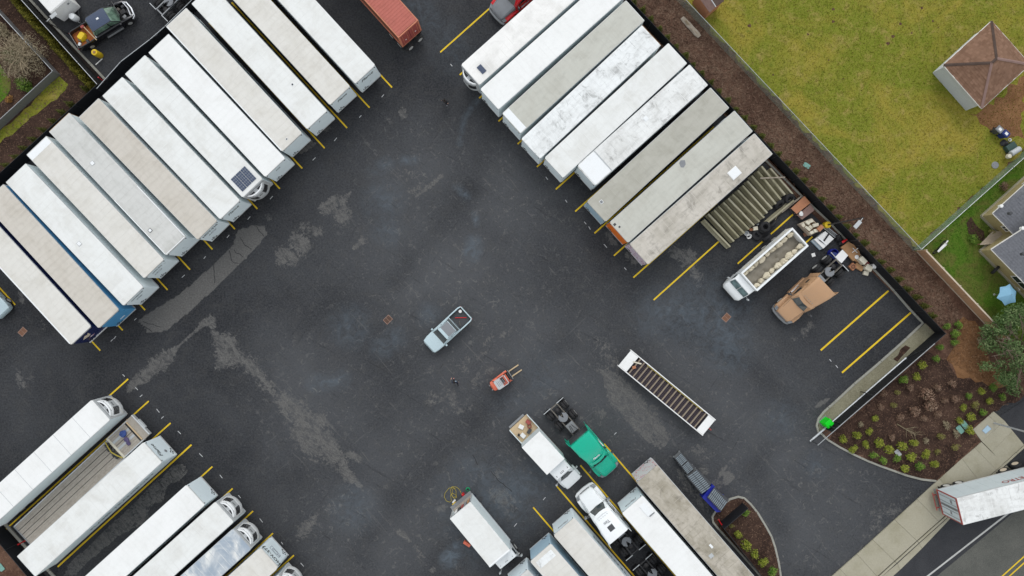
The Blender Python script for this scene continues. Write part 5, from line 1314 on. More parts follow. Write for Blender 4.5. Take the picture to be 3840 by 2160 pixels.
# box truck with open tail (lower middle)
h = 3.7
RL, RR_, FL, FR = at('Y7', 195, 565, h), at('Y7', 515, 300, h), at('Y7', 815, 1310, h), at('Y7', 1125, 1045, h)
bf, br = (FL + FR) / 2, (RL + RR_) / 2
ax = (bf - br); blen = ax.length; ax.normalize()
front = Vector((bf.x, bf.y, 0)) + ax * 1.75
t = thing('box_truck', 'white box truck with open tail full of gear, standing alone at the bottom', 'truck', front, math.atan2(ax.y, ax.x))
x1, x0, hw = -1.75, -1.75 - blen, 1.27
truck_chassis(t, 1.75 + blen, x0 + 1.5, -.75, .46, 2.4)
MB().box(x0, x1, -hw, hw, h - .06, h).build('roof', M['roof_white'], t, bev=.015)
for s in (-1, 1):
    MB().box(x0, x1 - .02, s * hw - (.05 if s > 0 else 0), s * hw + (0 if s > 0 else .05), 1.05, h - .06).build('side_wall', M['side_white'], t)
    MB().box(x0 - .01, x1, s * (hw + .015) - .02, s * (hw + .015) + .02, 1.0, 1.2).build('side_rail', M['alu'], t)
MB().tube((x1 - .03, -hw, h - .10), (x1 - .03, hw, h - .10), .13, 12).build('nose_cap', M['white'], t, smooth=True)
MB().box(x1 - .06, x1, -hw, hw, 1.05, h - .06).build('front_wall', M['side_white'], t)
MB().box(x0, x1, -hw + .05, hw - .05, 1.0, 1.12).build('floor', M['wood_deck'], t)
MB().box(x0 - .35, x0, -hw, hw, .95, 1.06).build('tail_step', M['steel_grey'], t)
fr = MB(); fr.box(x0 - .02, x0 + .05, -hw, -hw + .1, 1.06, h - .06); fr.box(x0 - .02, x0 + .05, hw - .1, hw, 1.06, h - .06); fr.box(x0 - .02, x0 + .05, -hw + .1, hw - .1, h - .22, h - .06); fr.build('door_frame', M['alu'], t)
c = MB(); c.loft([rr(-.02, .80, .55, 1.1, .1), rr(-.12, 1.0, .5, 1.35, .12), rr(-.5, 1.04, .5, 2.28, .16), rr(-1.62, 1.05, .5, 2.42, .16)]); cab = c.build('cab', M['white'], t, smooth=True)
patch(cab, 'windscreen', 'glass', [[(-.10, -.92, 1.38), (-.10, .92, 1.38), (-.47, .88, 2.20), (-.47, -.88, 2.20)]])
for s in (-1, 1):
    patch(cab, 'side_window', 'glass', [[(-.42, s * 1.055, 1.45), (-1.2, s * 1.065, 1.45), (-1.2, s * 1.05, 2.1), (-.6, s * 1.045, 2.1)]])
    m_ = MB(); m_.tube((-.3, s * 1.0, 1.9), (-.1, s * 1.32, 1.95), .02, 6); m_.rbox((-.1, s * 1.36, 1.85), (.1, .2, .42)); m_.build('mirror', M['light_grey'], t, bev=.02)
for k in (-.75, -.12, 0, .12, .75): MB().lathe([(.035, 2.40), (.03, 2.44), (.005, 2.45)], 8, (-.75, k, 0)).build('marker_lamp', M['dark_grey'], cab)
MB().box(-.06, .06, -1.0, 1.0, .38, .6).build('bumper', M['white_plain'], t, bev=.03)
# cargo in the tail
box_front = front; T1 = t
def on(t, x, y, z=0.0): return (Matrix.Translation(t.location) @ Matrix.Rotation(t.rotation_euler.z, 4, 'Z')) @ Vector((x, y, z))
rnd = random.Random(5)
for i, (y, hgt, col) in enumerate(((-.95, .8, 'white_plain'), (-.55, 1.1, 'dark_grey'), (-.15, .7, 'red_dull'), (.25, 1.0, 'mid_grey'), (.65, .8, 'cardboard'), (1.0, 1.2, 'purple_cloth'))):
    p = on(T1, x0 + .45, y, 1.12); names = ['white', 'dark grey', 'dull red', 'mid grey', 'brown', 'purple']
    o = MB().rbox((0, 0, hgt / 2), (.5, .34, hgt)).build('cargo_box', M[col], loc=p, rot=(0, 0, T1.rotation_euler.z), bev=.03)
    tag(o, names[i] + ' packed box in the open tail of the box truck', 'box', 'gear packed in the box truck')

# small truck with white van body and cluttered tail platform
h = 3.05
RL, RR_, FL, FR = at('Z7', 215, 755, h), at('Z7', 472, 528, h), at('Z7', 575, 1150, h), at('Z7', 830, 915, h)
bf, br = (FL + FR) / 2, (RL + RR_) / 2; ax = bf - br; blen = ax.length; ax.normalize()
front = Vector((bf.x, bf.y, 0)) + ax * 3.0
t = thing('service_truck', 'small white van-body truck with cluttered tail platform beside the teal tractor', 'truck', front, math.atan2(ax.y, ax.x)); T2 = t
x1, x0, hw = -3.0, -3.0 - blen, 1.16
truck_chassis(t, 3.0 + blen + 1.6, x0 + .6, -.95, .42, 2.2)
MB().box(x0, x1, -hw, hw, h - .05, h).build('roof', M['roof_bright'], t, bev=.02)
for s in (-1, 1): MB().box(x0, x1, s * hw - (.04 if s > 0 else 0), s * hw + (0 if s > 0 else .04), .95, h - .05).build('side_wall', M['side_white'], t)
MB().box(x1 - .04, x1, -hw + .04, hw - .04, .95, h - .05).build('front_wall', M['side_white'], t); MB().box(x0, x0 + .04, -hw + .04, hw - .04, .95, h - .05).build('rear_wall', M['side_grey'], t)
MB().box(x0 - 1.75, x1, -hw, hw, .85, .95).build('platform', M['wood_light'], t)
for s in (-1, 1): MB().box(x0 - 1.75, x0, s * hw - .03, s * hw + .03, .95, 1.35).build('platform_side', M['side_white'], t)
MB().box(x0 - 2.0, x0 - 1.8, -hw + .1, hw - .3, .7, .82).build('tail_step', M['steel_grey'], t)
c = MB(); c.loft([rr(-.04, .80, .55, 1.0, .1), rr(-.2, .95, .5, 1.15, .14), rr(-1.15, 1.02, .5, 1.32, .14)]); c.build('hood', M['white'], t, smooth=True)
c = MB(); c.loft([rr(-1.15, 1.0, .5, 1.35, .14), rr(-1.75, .98, .5, 2.15, .18), rr(-2.85, .98, .5, 2.22, .16)]); cab = c.build('cab', M['white'], t, smooth=True)
patch(cab, 'windscreen', 'glass', [[(-1.20, -.90, 1.40), (-1.12, 0, 1.40), (-1.60, 0, 2.02), (-1.68, -.82, 2.0)], [(-1.12, 0, 1.40), (-1.20, .90, 1.40), (-1.68, .82, 2.0), (-1.60, 0, 2.02)]])
for k in (-.7, -.16, 0, .16, .7): MB().rbox((-2.0, k, 2.19), (.16, .05, .03)).build('marker_lamp', M['dark_grey'], cab)
for s in (-1, 1):
    patch(cab, 'side_window', 'glass', [[(-1.5, s * 1.0, 1.4), (-2.4, s * 1.0, 1.4), (-2.4, s * .985, 1.95), (-1.75, s * .985, 1.95)]])
    m_ = MB(); m_.tube((-1.4, s * .98, 1.7), (-1.3, s * 1.3, 1.7), .02, 6); m_.rbox((-1.3, s * 1.34, 1.65), (.1, .18, .36)); m_.build('mirror', M['light_grey'], t, bev=.02)
    fe = MB(); fe.loft([rr(-.35, .16, .5, .85, .08, yc=s * .93), rr(-.95, .18, .8, 1.12, .1, yc=s * .95), rr(-1.5, .15, .55, .9, .08, yc=s * .95)]); fe.build('fender', M['white'], t, smooth=True)
MB().box(-.08, .04, -.98, .98, .38, .6).build('bumper', M['white_plain'], t, bev=.03)
for i, (x, y, sx, sy, hh, col, lab) in enumerate(((-.45, -.55, .5, .4, .25, 'white_plain', 'white lid lying on the service truck platform'), (-.7, .55, .4, .4, .3, 'red_dull', 'red hose coil nearest the van body of the service truck'),
        (-1.1, .75, .45, .35, .35, 'red_dull', 'red crate at the tail corner of the service truck'), (-.35, .2, .3, .5, .3, 'dark_grey', 'dark tool bag against the van body of the service truck'),
        (-1.2, -.1, .5, .4, .2, 'white_plain', 'white box at the tail edge of the service truck'), (-.8, -.8, .25, .25, .4, 'steel_dirty', 'dusty pail at the left of the service truck platform'))):
    p = on(T2, x0 + x, y, .952)
    if 'coil' in lab:
        mb = MB(); 
        for k in range(3): mb.lathe([(.22, .04 + k * .07), (.19, .0 + k * .07), (.16, .04 + k * .07), (.19, .08 + k * .07)], 14, close=True)
    elif 'pail' in lab: mb = MB().lathe([(.10, 0), (.13, hh), (.11, hh), (.09, .03)], 12)
    else: mb = MB().rbox((0, 0, hh / 2), (sx, sy, hh), rnd.uniform(-.4, .4))
    o = mb.build({'coil': 'hose_coil', 'pail': 'pail'}.get(lab.split()[2] if lab.split()[2] in ('coil',) else lab.split()[1], 'platform_box'), M[col], loc=p, rot=(0, 0, T2.rotation_euler.z), bev=.02 if 'coil' not in lab and 'pail' not in lab else 0)
    tag(o, lab, 'gear', 'gear on the service truck platform')

# white open-topped truck with sacks (right)
h = 2.9
A, B, C_ = at('Z5', 1010, 55, h), at('Z5', 1235, 300, h), at('Z5', 520, 930, h)
ax = (C_ - B).normalized(); blen = (C_ - B).length; nrm = (A - B); wid = nrm.length; mid_rear = (A + B) / 2
front = Vector((mid_rear.x, mid_rear.y, 0)) + ax * (blen + 1.75)
t = thing('open_top_truck', 'white truck with open body lined with cream sacks near the right fence', 'truck', front, math.atan2(ax.y, ax.x)); T3 = t
x1, x0, hw = -1.75, -1.75 - blen, wid / 2
truck_chassis(t, 1.75 + blen, x0 + 1.3, -1.0, .48, 2.3); wheel_c(t, x0 + 2.6, hw - .28, .48, .48, .24, 'rim', True, 1); wheel_c(t, x0 + 2.6, -hw + .28, .48, .48, .24, 'rim', True, -1)
for s in (-1, 1): MB().xprism([(s * hw, 1.1), (s * (hw + .02), h - .12), (s * (hw + .04), h), (s * (hw - .14), h), (s * (hw - .10), 1.1)], x0, x1).build('body_side', M['white'], t)
MB().box(x0 - .02, x0 + .12, -hw, hw, 1.1, h - .02).build('tailgate', M['white'], t); MB().box(x1 - .1, x1 + .02, -hw, hw, 1.1, h - .02).build('body_front', M['white'], t)
MB().box(x0, x1, -hw + .05, hw - .05, 1.0, 1.25).build('body_floor', M['steel_dark'], t)
ld = MB(); nx_, ny_ = 26, 8; vs = []
for i in range(nx_ + 1):
    for j in range(ny_ + 1):
        x = x0 + .12 + (blen - .24) * i / nx_; y = -hw + .13 + (2 * hw - .26) * j / ny_
        vs.append((x, y, 1.9 + .08 * math.sin(i * 1.7 + j) + .05 * math.sin(j * 2.3 + i * .6) + rnd.uniform(-.03, .03)))
ld.add(vs, [(i * (ny_ + 1) + j, (i + 1) * (ny_ + 1) + j, (i + 1) * (ny_ + 1) + j + 1, i * (ny_ + 1) + j + 1) for i in range(nx_) for j in range(ny_)])
ld.build('load', M['sludge'], t, smooth=True)
c = MB(); c.loft([rr(-.02, .85, .5, 1.0, .1), rr(-.2, 1.08, .45, 1.35, .16), rr(-.66, 1.12, .45, 1.62, .16)]); c.build('hood', M['white'], t, smooth=True)
c = MB(); c.loft([rr(-.64, 1.12, .5, 1.66, .14), rr(-1.1, 1.10, .5, 2.3, .16), rr(-1.7, 1.12, .5, 2.4, .16)]); cab = c.build('cab', M['white'], t, smooth=True)
for s in (-1, 1): patch(cab, 'windscreen', 'glass_teal', [[(-.62, s * .04, 1.74), (-.64, s * 1.02, 1.72), (-1.04, s * .98, 2.31), (-1.02, s * .04, 2.33)]])
for s in (-1, 1):
    patch(cab, 'side_window', 'glass', [[(-.95, s * 1.13, 1.65), (-1.6, s * 1.135, 1.65), (-1.6, s * 1.125, 2.2), (-1.15, s * 1.12, 2.2)]])
    m_ = MB(); m_.tube((-.85, s * 1.1, 1.9), (-.75, s * 1.4, 1.9), .02, 6); m_.rbox((-.75, s * 1.44, 1.9), (.1, .18, .4)); m_.build('mirror', M['light_grey'], t, bev=.02)
bp = MB(); bp.loft([[Vector((f, y, .4)), Vector((f + .12, y, .45)), Vector((f + .12, y, .68)), Vector((f, y, .72))] for y, f in ((-1.1, -.3), (-.8, -.1), (0, 0), (.8, -.1), (1.1, -.3))]); bp.build('bumper', M['black'], t, smooth=True)
def lumpy(mb, c, r, sq=(1, 1, .7), seed=0, n=8, m=6):
    rn = random.Random(seed); ph = [rn.uniform(0, 6) for _ in range(4)]; rings = []
    for j in range(m + 1):
        th = math.pi * j / m; ring = []
        for i in range(n):
            f = 2 * math.pi * i / n; k = 1 + .14 * math.sin(3 * f + ph[0]) + .12 * math.sin(2 * th * 2 + ph[1] + f)
            ring.append(Vector(c) + Vector((math.sin(th) * math.cos(f) * r * k * sq[0], math.sin(th) * math.sin(f) * r * k * sq[1], math.cos(th) * r * sq[2] * k)))
        rings.append(ring)
    return mb.loft(rings)
_sack = []
for i in range(4):
    _sack.append(lumpy(MB(), (0, 0, .28), .42, (1.0, .72, .72), i).build('sack', M['foam'], smooth=True)); 
for o in _sack: COL.objects.unlink(o)
ns = 9
for s, nm in ((1, 'north-west'), (-1, 'south-east')):
    for i in range(ns):
        o = _sack[(i * 3 + (s > 0)) % 4].copy(); link(o)
        o.location = on(T3, x0 + .5 + i * (blen - .9) / (ns - 1), s * (hw - .40 + rnd.uniform(-.05, .1)), 1.95 + rnd.uniform(0, .25)); o.rotation_euler = (0, 0, T3.rotation_euler.z + rnd.uniform(-.5, .5)); k = rnd.uniform(.8, 1.1); o.scale = (k, k, k)
        tag(o, '%s cream sack from the tailgate along the %s wall of the open white truck' % (ordn(i + 1), 'left' if s > 0 else 'right'), 'sack', 'sacks in the open topped truck')
for o in _sack: bpy.data.objects.remove(o)

# ------------------------------------------------------------------ pickups
def pickup(name, label, loc, rz, body, roof, L=5.2, W_=1.92, roofh=1.8, bedlen=1.65, bedmat='dark_grey', glass='glass', hood_open=False, rimm='rim'):
    t = thing(name, label, 'pickup', loc, rz); hw = W_ / 2
    xb = -L + .12; xc = -L + bedlen                      # bed from xb to xc
    lo_ = MB(); lo_.loft([rr(-.02, hw * .70, .42, .82, .1), rr(-.16, hw * .88, .34, .98, .14), rr(-.7, hw * .98, .30, 1.06, .16), rr(-1.35, hw, .30, 1.12, .16), rr(xc, hw, .30, 1.14, .12)]) if not hood_open else \
        lo_.loft([rr(-1.32, hw, .30, 1.16, .1), rr(xc, hw, .30, 1.16, .12)])
    lo_.build('body', M[body], t, smooth=True)
    # bed
    for s in (-1, 1):
        MB().loft([rr(xc + .02, .07, .34, 1.16, .05, yc=s * (hw - .07)), rr(xb + .3, .07, .34, 1.16, .05, yc=s * (hw - .07)), rr(xb, .06, .40, 1.12, .05, yc=s * (hw - .14))]).build('bed_side', M[body], t, smooth=True)
    MB().box(xb - .06, xb + .04, -hw + .15, hw - .15, .55, 1.12).build('tailgate', M[body], t, bev=.03)
    MB().box(xb, xc, -hw + .12, hw - .12, .60, .68).build('bed_floor', M[bedmat], t)
    MB().box(xc, xc + .03, -hw + .12, hw - .12, .6, 1.14).build('bed_front', M[bedmat], t)
    # cabin
    x0, x1 = -1.42, xc + .08
    gh = MB(); gh.loft([rr(x0, hw * .86, 1.06, 1.14, .03), rr(x0 - .72, hw * .76, 1.06, roofh - .06, .16), rr(x1 + .35, hw * .76, 1.06, roofh - .04, .16), rr(x1, hw * .80, 1.06, 1.45, .1)]); cab = gh.build('cabin_glass', M[glass], t, smooth=True)
    MB().loft([rr(x0 - .62, hw * .70, roofh - .10, roofh - .02, .03), rr(x0 - .9, hw * .755, roofh - .10, roofh, .04), rr(x1 + .45, hw * .755, roofh - .10, roofh, .04), rr(x1 + .22, hw * .72, roofh - .16, roofh - .06, .04)]).build('roof', M[roof], t, smooth=True)
    for s in (-1, 1):
        MB().path([(x0 + .02, s * hw * .85, 1.13), (x0 - .72, s * hw * .755, roofh - .05), (x1 + .40, s * hw * .755, roofh - .03), (x1 + .02, s * hw * .80, 1.14)], .035, 6).build('pillar', M[body], t, smooth=True)
        MB().box(x0 - 1.15, x0 - 1.08, s * hw * .80 - .05, s * hw * .80 + .05, 1.1, roofh - .08).build('door_pillar', M['black'], t)
        MB().loft([rr(x0 - .05, .09, 1.10, 1.26, .04, yc=s * (hw + .10)), rr(x0 - .22, .10, 1.10, 1.28, .04, yc=s * (hw + .10))]).build('mirror', M[body], t, smooth=True)
        wheel_c(t, -.95, s * (hw - .10), .38, .38, .24, rimm, False, s); wheel_c(t, -L + 1.15, s * (hw - .10), .38, .38, .24, rimm, False, s)
        MB().loft([rr(-.10, .12, .66, .84, .05, yc=s * hw * .66), rr(-.42, .12, .76, .96, .05, yc=s * hw * .84)]).build('headlight', M['lamp'], t, smooth=True)
        MB().rbox((xb - .01, s * (hw - .16), .95), (.08, .12, .26)).build('tail_light', M['red'], t)
    return t

f, r = at('P', 1606, 1303, .8), at('P', 1751, 1170, 1.0)
t = pickup('pickup_truck', 'pale silver blue pickup standing in the middle of the yard', *heading(f, r), 'silver', 'silver', L=(f - r).to_2d().length)
TP = t; Lp = (f - r).to_2d().length
MB().loft([rr(-2.35, .60, 1.79, 1.812, .01), rr(-3.25, .62, 1.79, 1.815, .01)]).build('roof_panel', M['mid_grey'], t)
for s in (-1, 1): MB().path([(-2.25, s * .66, 1.82), (-3.35, s * .68, 1.82)], .02, 6).build('roof_rail', M['dark_grey'], t)
pt_ = on(TP, -Lp + .85, 0, .70)
o = MB().rbox((0, 0, .05), (1.15, .07, .07), math.radians(-42)).build('jack_handle', M['red'], loc=pt_, rot=(0, 0, TP.rotation_euler.z)); tag(o, 'red steel bar lying across the silver pickup bed', 'bar')
o = MB().rbox((0, 0, .04), (.5, .05, .05), math.radians(62)).build('hitch_bar', M['steel_dirty'], loc=on(TP, -Lp + 1.3, .35, .70), rot=(0, 0, TP.rotation_euler.z)); tag(o, 'dull steel bracket by the cab end of the silver pickup bed', 'bracket')
o = MB().lathe([(.12, 0), (.15, .28), (.16, .30), (.02, .31)], 14).build('paint_bucket', M['white_plain'], loc=on(TP, -Lp + .45, -.5, .69)); tag(o, 'white lidded bucket in the tail corner of the silver pickup bed', 'bucket')

f, r = at('Z1', 2290, 170, 1.0), at('Z1', 960, 975, 1.1)
Lb = (f - r).to_2d().length + .2
t = pickup('pickup_truck', 'black pickup with open engine bay and rusty orange bed at upper left', *heading(f, r), 'black_car', 'slate_car', L=Lb, W_=2.05, roofh=1.95, bedlen=2.15, bedmat='bed_rust', glass='glass_green', hood_open=True)
TB = t
for s in (-1, 1): MB().loft([rr(-.3, .10, .5, 1.0, .06, yc=s * .88), rr(-.9, .14, .9, 1.16, .08, yc=s * .92), rr(-1.35, .12, .5, 1.18, .06, yc=s * .93)]).build('fender', M['black_car'], t, smooth=True)
MB().box(-1.33, -.3, -.8, .8, .45, .60).build('engine_bay', M['black'], t)
for i, (x, y, sx, sy, z) in enumerate(((-.85, 0, .55, .45, .98), (-.6, .5, .3, .25, .92), (-.95, -.5, .35, .3, .95), (-.45, -.3, .2, .5, .88), (-1.1, .5, .25, .35, .9))):
    MB().rbox((x, y, z - .15), (sx, sy, .3), .1 * i).build('engine_block', M[('steel_dark', 'dark_grey', 'steel_grey', 'black', 'steel_dirty')[i]], t, bev=.03)
MB().loft([[Vector((f_, y, .45)), Vector((f_ + .10, y, .5)), Vector((f_ + .10, y, .72)), Vector((f_, y, .78))] for y, f_ in ((-1.02, -.42), (-.8, -.16), (0, -.02), (.8, -.16), (1.02, -.42))]).build('bumper', M['chrome'], t, smooth=True)
MB().loft([[Vector((f_, y, .78)), Vector((f_ + .06, y, .8)), Vector((f_ + .03, y, 1.08)), Vector((f_ - .04, y, 1.08))] for y, f_ in ((-.8, -.32), (0, -.18), (.8, -.32))]).build('grille', M['chrome'], t, smooth=True)
MB().rbox((-1.18, 0, 1.62), (.05, 1.6, 1.0), ry=math.radians(28)).build('raised_hood', M['black_car'], t, bev=.02)
MB().box(-Lb + 2.2, -Lb + 2.28, -1.0, 1.0, 1.16, 1.24).build('headache_rack', M['white_plain'], t)
MB().box(-3.15, -2.9, -.02, .16, 1.955, 1.99).build('roof_lamp', M['white'], t, bev=.01)
for s in (-1, 1): MB().box(-3.6, -1.75, s * 1.08 - .09, s * 1.08 + .09, .38, .44).build('running_board', M['steel_grey'], t)
o = MB().loft([[Vector((x, y, z)) for x, z in ((-.5 * k, .02), (.5 * k, .02), (.42 * k, .40 * k), (-.3 * k, .45 * k))] for y, k in ((-.38, .35), (-.2, .9), (.1, 1.0), (.35, .75))]).build('salt_spreader', M['yellow'], loc=on(TB, -Lb + .95, .05, .69), rot=(0, 0, TB.rotation_euler.z + .5), smooth=True)
tag(o, 'bright yellow hopper lying in the black pickup bed', 'hopper')
o = MB().box(-.9, .9, -.04, .04, 0, .08).build('plank', M['wood_light'], loc=on(TB, -Lb + 1.95, -.35, 1.20), rot=(0, 0, TB.rotation_euler.z - 1.35)); tag(o, 'pale timber resting across the black pickup bed', 'plank')
for i, (x, y, c_, lab) in enumerate(((1.6, .7, 'red_dull', 'faded red cloth bundle on the black pickup bed edge'), (.35, -.45, 'white_plain', 'small white carton in the black pickup bed'), (1.2, -.6, 'dark_grey', 'dark toolbox beside the yellow hopper'), (.6, -.1, 'steel_dirty', 'dusty metal bracket in front of the hopper'))):
    o = MB().rbox((0, 0, .12), (.34, .26, .24), i * .7).build(('cloth_bundle', 'carton', 'toolbox', 'bracket')[i], M[c_], loc=on(TB, -Lb + x, y, .69 if i else 1.0), rot=(0, 0, TB.rotation_euler.z), bev=.04); tag(o, lab, ('cloth', 'box', 'toolbox', 'bracket')[i])
q = Vector((.68, -.733, 0)); f = at('P', 18, 1178, .8)
pickup('pickup_truck', 'pale pickup nose poking in at the left edge beside a yellow stripe', Vector((f.x, f.y, 0)), math.atan2(q.y, q.x), 'silver', 'silver', L=5.4, W_=2.0)

# ------------------------------------------------------------------ red container on chassis
h = 4.0
a, b = at('W9', 722, 488, h), at('W9', 1000, 232, h); c = (a + b) / 2; q = Vector((-.668, .744, 0)).normalized()
t = thing('container_trailer', 'faded red shipping container on a wheeled chassis at the top edge', 'container', Vector((c.x, c.y, 0)), math.atan2(q.y, q.x))
Lc, hw = 12.19, 1.22
def corr_x(mb, L, z0, z1, y, amp, per, s):
    pts = []; k = int(L / per)
    for i in range(k):
        x = .15 + i * (L - .3) / k; w = (L - .3) / k
        pts += [(x, 0), (x + w * .3, 0), (x + w * .45, amp), (x + w * .85, amp), (x + w, 0)]
    n = len(pts)
    mb.add([(x, y - s * d, z) for z in (z0, z1) for x, d in pts], [(i, i + 1, n + i + 1, n + i) for i in range(n - 1)]); return mb
for s in (-1, 1): corr_x(MB(), Lc, 1.55, h - .1, s * (hw - .02), .04, .28, s).build('side_panel', M['container_rust'], t, fix=False)
rp = MB(); k = 40; pts = []
for i in range(k):
    x = .12 + i * (Lc - .24) / k; w = (Lc - .24) / k; pts += [(x, h - .03), (x + w * .4, h - .03), (x + w * .5, h - .005), (x + w * .9, h - .005), (x + w, h - .03)]
n = len(pts); rp.add([(x, y, z) for y in (-hw + .06, hw - .06) for x, z in pts], [(i, i + 1, n + i + 1, n + i) for i in range(n - 1)]); rp.build('roof_panel', M['container_red'], t, fix=False)
for s in (-1, 1):
    MB().box(0, Lc, s * hw - .05, s * hw + .05, h - .10, h).build('top_rail', M['container_frame'], t); MB().box(0, Lc, s * hw - .05, s * hw + .05, 1.42, 1.56).build('bottom_rail', M['container_frame'], t)
    for x in (.05, Lc - .05): MB().box(x - .08, x + .08, s * (hw - .03) - .08, s * (hw - .03) + .08, 1.42, h + .004).build('corner_post', M['container_frame'], t)
    d_ = MB().box(-.02, .03, .02 if s > 0 else -hw + .1, hw - .1 if s > 0 else -.02, 1.56, h - .15).build('door', M['red_dull'], t)
    for y in (.35, .9): MB().tube((-.07, s * y, 1.56), (-.07, s * y, h - .12), .025, 6).build('lock_rod', M['container_frame'], d_)
    MB().box(-.026, -.02, s * .62 - .08, s * .62 + .08, 2.3, 2.45).build('door_label', M['white_plain'], d_)
MB().box(-.03, .08, -hw, hw, h - .14, h - .02).build('door_header', M['container_frame'], t); MB().box(Lc - .05, Lc, -hw, hw, 1.5, h - .05).build('front_panel', M['container_rust'], t)
MB().box(-.03, .08, -hw, hw, 1.42, 1.56).build('door_sill', M['container_frame'], t); MB().box(0, Lc, -hw + .1, hw - .1, 1.45, 1.52).build('floor', M['steel_dark'], t)
for s in (-1, 1):
    MB().box(-.1, Lc, s * .45 - .06, s * .45 + .06, 1.1, 1.42).build('chassis_rail', M['steel_dark'], t)
    for x in (.7, 1.95): wheel_c(t, x, s * .98, .51, .51, .27, 'rim', True, s)
    sp_ = wheel_c(t, -.30, s * .62, .82, .45, .24, 'rim', False, -1); sp_.rotation_euler = (0, 0, -math.pi / 2)
    MB().box(Lc - 2.6, Lc - 2.46, s * .9 - .06, s * .9 + .06, .02, 1.1).build('landing_leg', M['steel_grey'], t)

# ------------------------------------------------------------------ step-deck flatbed with timber deck (lower left)
ha, hb = 1.5, 1.02
e1, e2 = at('Y1', 960, 470, ha), at('Y1', 1315, 815, ha); s1, s2 = at('Y1', 418, 940, ha), at('Y1', 795, 1305, ha); w1, w2 = at('G03', 140, 960, hb), at('G03', 312, 1130, hb)
nose, step, tail = (e1 + e2) / 2, (s1 + s2) / 2, (w1 + w2) / 2; ax = (nose - tail).to_2d().normalized(); ax = Vector((ax.x, ax.y, 0))
tot = (nose - tail).to_2d().length; ul = (nose - step).to_2d().length
t = thing('flatbed_trailer', 'step deck flatbed with weathered timber deck between two white trailers', 'flatbed', Vector((nose.x, nose.y, 0)), math.atan2(ax.y, ax.x)); TF = t; hw = 1.29
npl = 9
for lev, (xa, xb_) in ((ha, (-ul, -.15)), (hb, (-tot, -ul - .05))):
    for i in range(npl):
        y0 = -hw + .10 + i * (2 * hw - .20) / npl; wdt = (2 * hw - .20) / npl
        steel = i in (4,) or (lev == hb and i in (2, 6))
        MB().box(xa, xb_, y0 + .008, y0 + wdt - .008 - (.05 if steel else 0), lev - .06, lev + random.uniform(-.006, .004)).build('deck_plank', M['wood_deck' if not (lev == ha and i in (3, 6)) else 'light_grey'], t)
    for s in (-1, 1):
        MB().box(xa, xb_, s * hw - .10 if s > 0 else -hw, hw if s > 0 else -hw + .10, lev - .16, lev + .015).build('side_rail', M['alu'], t)
        pk = MB(); k = int((xb_ - xa) / .6)
        for j in range(k): pk.box(xa + .3 + j * .6 - .05, xa + .3 + j * .6 + .05, s * (hw + .03) - .03, s * (hw + .03) + .03, lev - .14, lev + .01)
        o = pk.build('stake_pocket', M['steel_grey' if s < 0 else 'rust_trim'], t); o['kind'] = 'stuff'
    MB().box(xa, xb_, -.5, .5, lev - .45, lev - .07).build('main_beam', M['steel_dark'], t)
MB().box(-.9, .0, -hw, hw, ha - .05, ha + .03).build('nose_plate', M['wood_deck'], t); MB().box(-.12, .0, -hw, hw, ha - .2, ha + .22).build('bulkhead', M['alu'], t, bev=.02); MB().box(-.02, .12, -.5, .55, ha - .2, ha + .1).build('nose_box', M['light_grey'], t, bev=.02)
MB().box(-1.25, -1.1, -hw + .15, hw - .15, ha + .0, ha + .03).build('winch_slot', M['black'], t); MB().box(-1.05, -.92, -hw + .12, hw - .12, ha + .02, ha + .10).build('winch_bar', M['wood_light'], t, bev=.01)
MB().box(-ul - .1, -ul + .12, -hw, hw, hb, ha + .03).build('step_riser', M['cream'], t)
MB().box(-tot - .05, -tot + .05, -hw, hw, hb - .2, hb + .02).build('tail_bar', M['steel_grey'], t)
for s in (-1, 1):
    for x in (-tot + 1.2, -tot + 2.45): wheel_c(t, x, s * .93, .45, .45, .26, 'rim', True, s)
    MB().box(-3.1, -2.95, s * .9 - .06, s * .9 + .06, .02, hb).build('landing_leg', M['steel_grey'], t)
rl_ = MB(); rnd = random.Random(3)
lumpy(rl_, (0, 0, .12), .26, (.9, 1.2, .45), 2); lumpy(rl_, (-.12, -.38, .1), .22, (.9, 1.1, .45), 4)
o = rl_.build('strap_bundle', M['purple_cloth'], loc=on(TF, -2.1, -.15, ha), rot=(0, 0, TF.rotation_euler.z), smooth=True); tag(o, 'bundle of purple straps lying on the upper deck of the flatbed', 'straps')
o = lumpy(MB(), (0, 0, .15), .36, (1, .95, .45), 7).build('rope_pile', M['blue_cloth'], loc=on(TF, -1.95, .5, ha), rot=(0, 0, 1), smooth=True); tag(o, 'pile of blue rope beside the purple straps on the flatbed', 'rope')
tp = MB()
for i in range(5): lumpy(tp, (-.1 * (i % 2), -.75 + i * .37, .16), .30, (1.0, .8, .55), 10 + i)
o = tp.build('folded_tarp', M['dark_grey'], loc=on(TF, -ul - .62, .1, hb), rot=(0, 0, TF.rotation_euler.z), smooth=True); tag(o, 'crumpled dark tarpaulin at the step of the flatbed', 'tarp')
o = MB().path([(-.15, 1.2, .42), (-.30, .6, .40), (-.38, 0, .44), (-.22, -.6, .40), (.05, -1.15, .42)], .06, 7).build('yellow_strap', M['yellow_dull'], loc=on(TF, -ul - .25, 0, hb), rot=(0, 0, TF.rotation_euler.z)); tag(o, 'yellow green strap draped over the dark tarpaulin', 'strap')

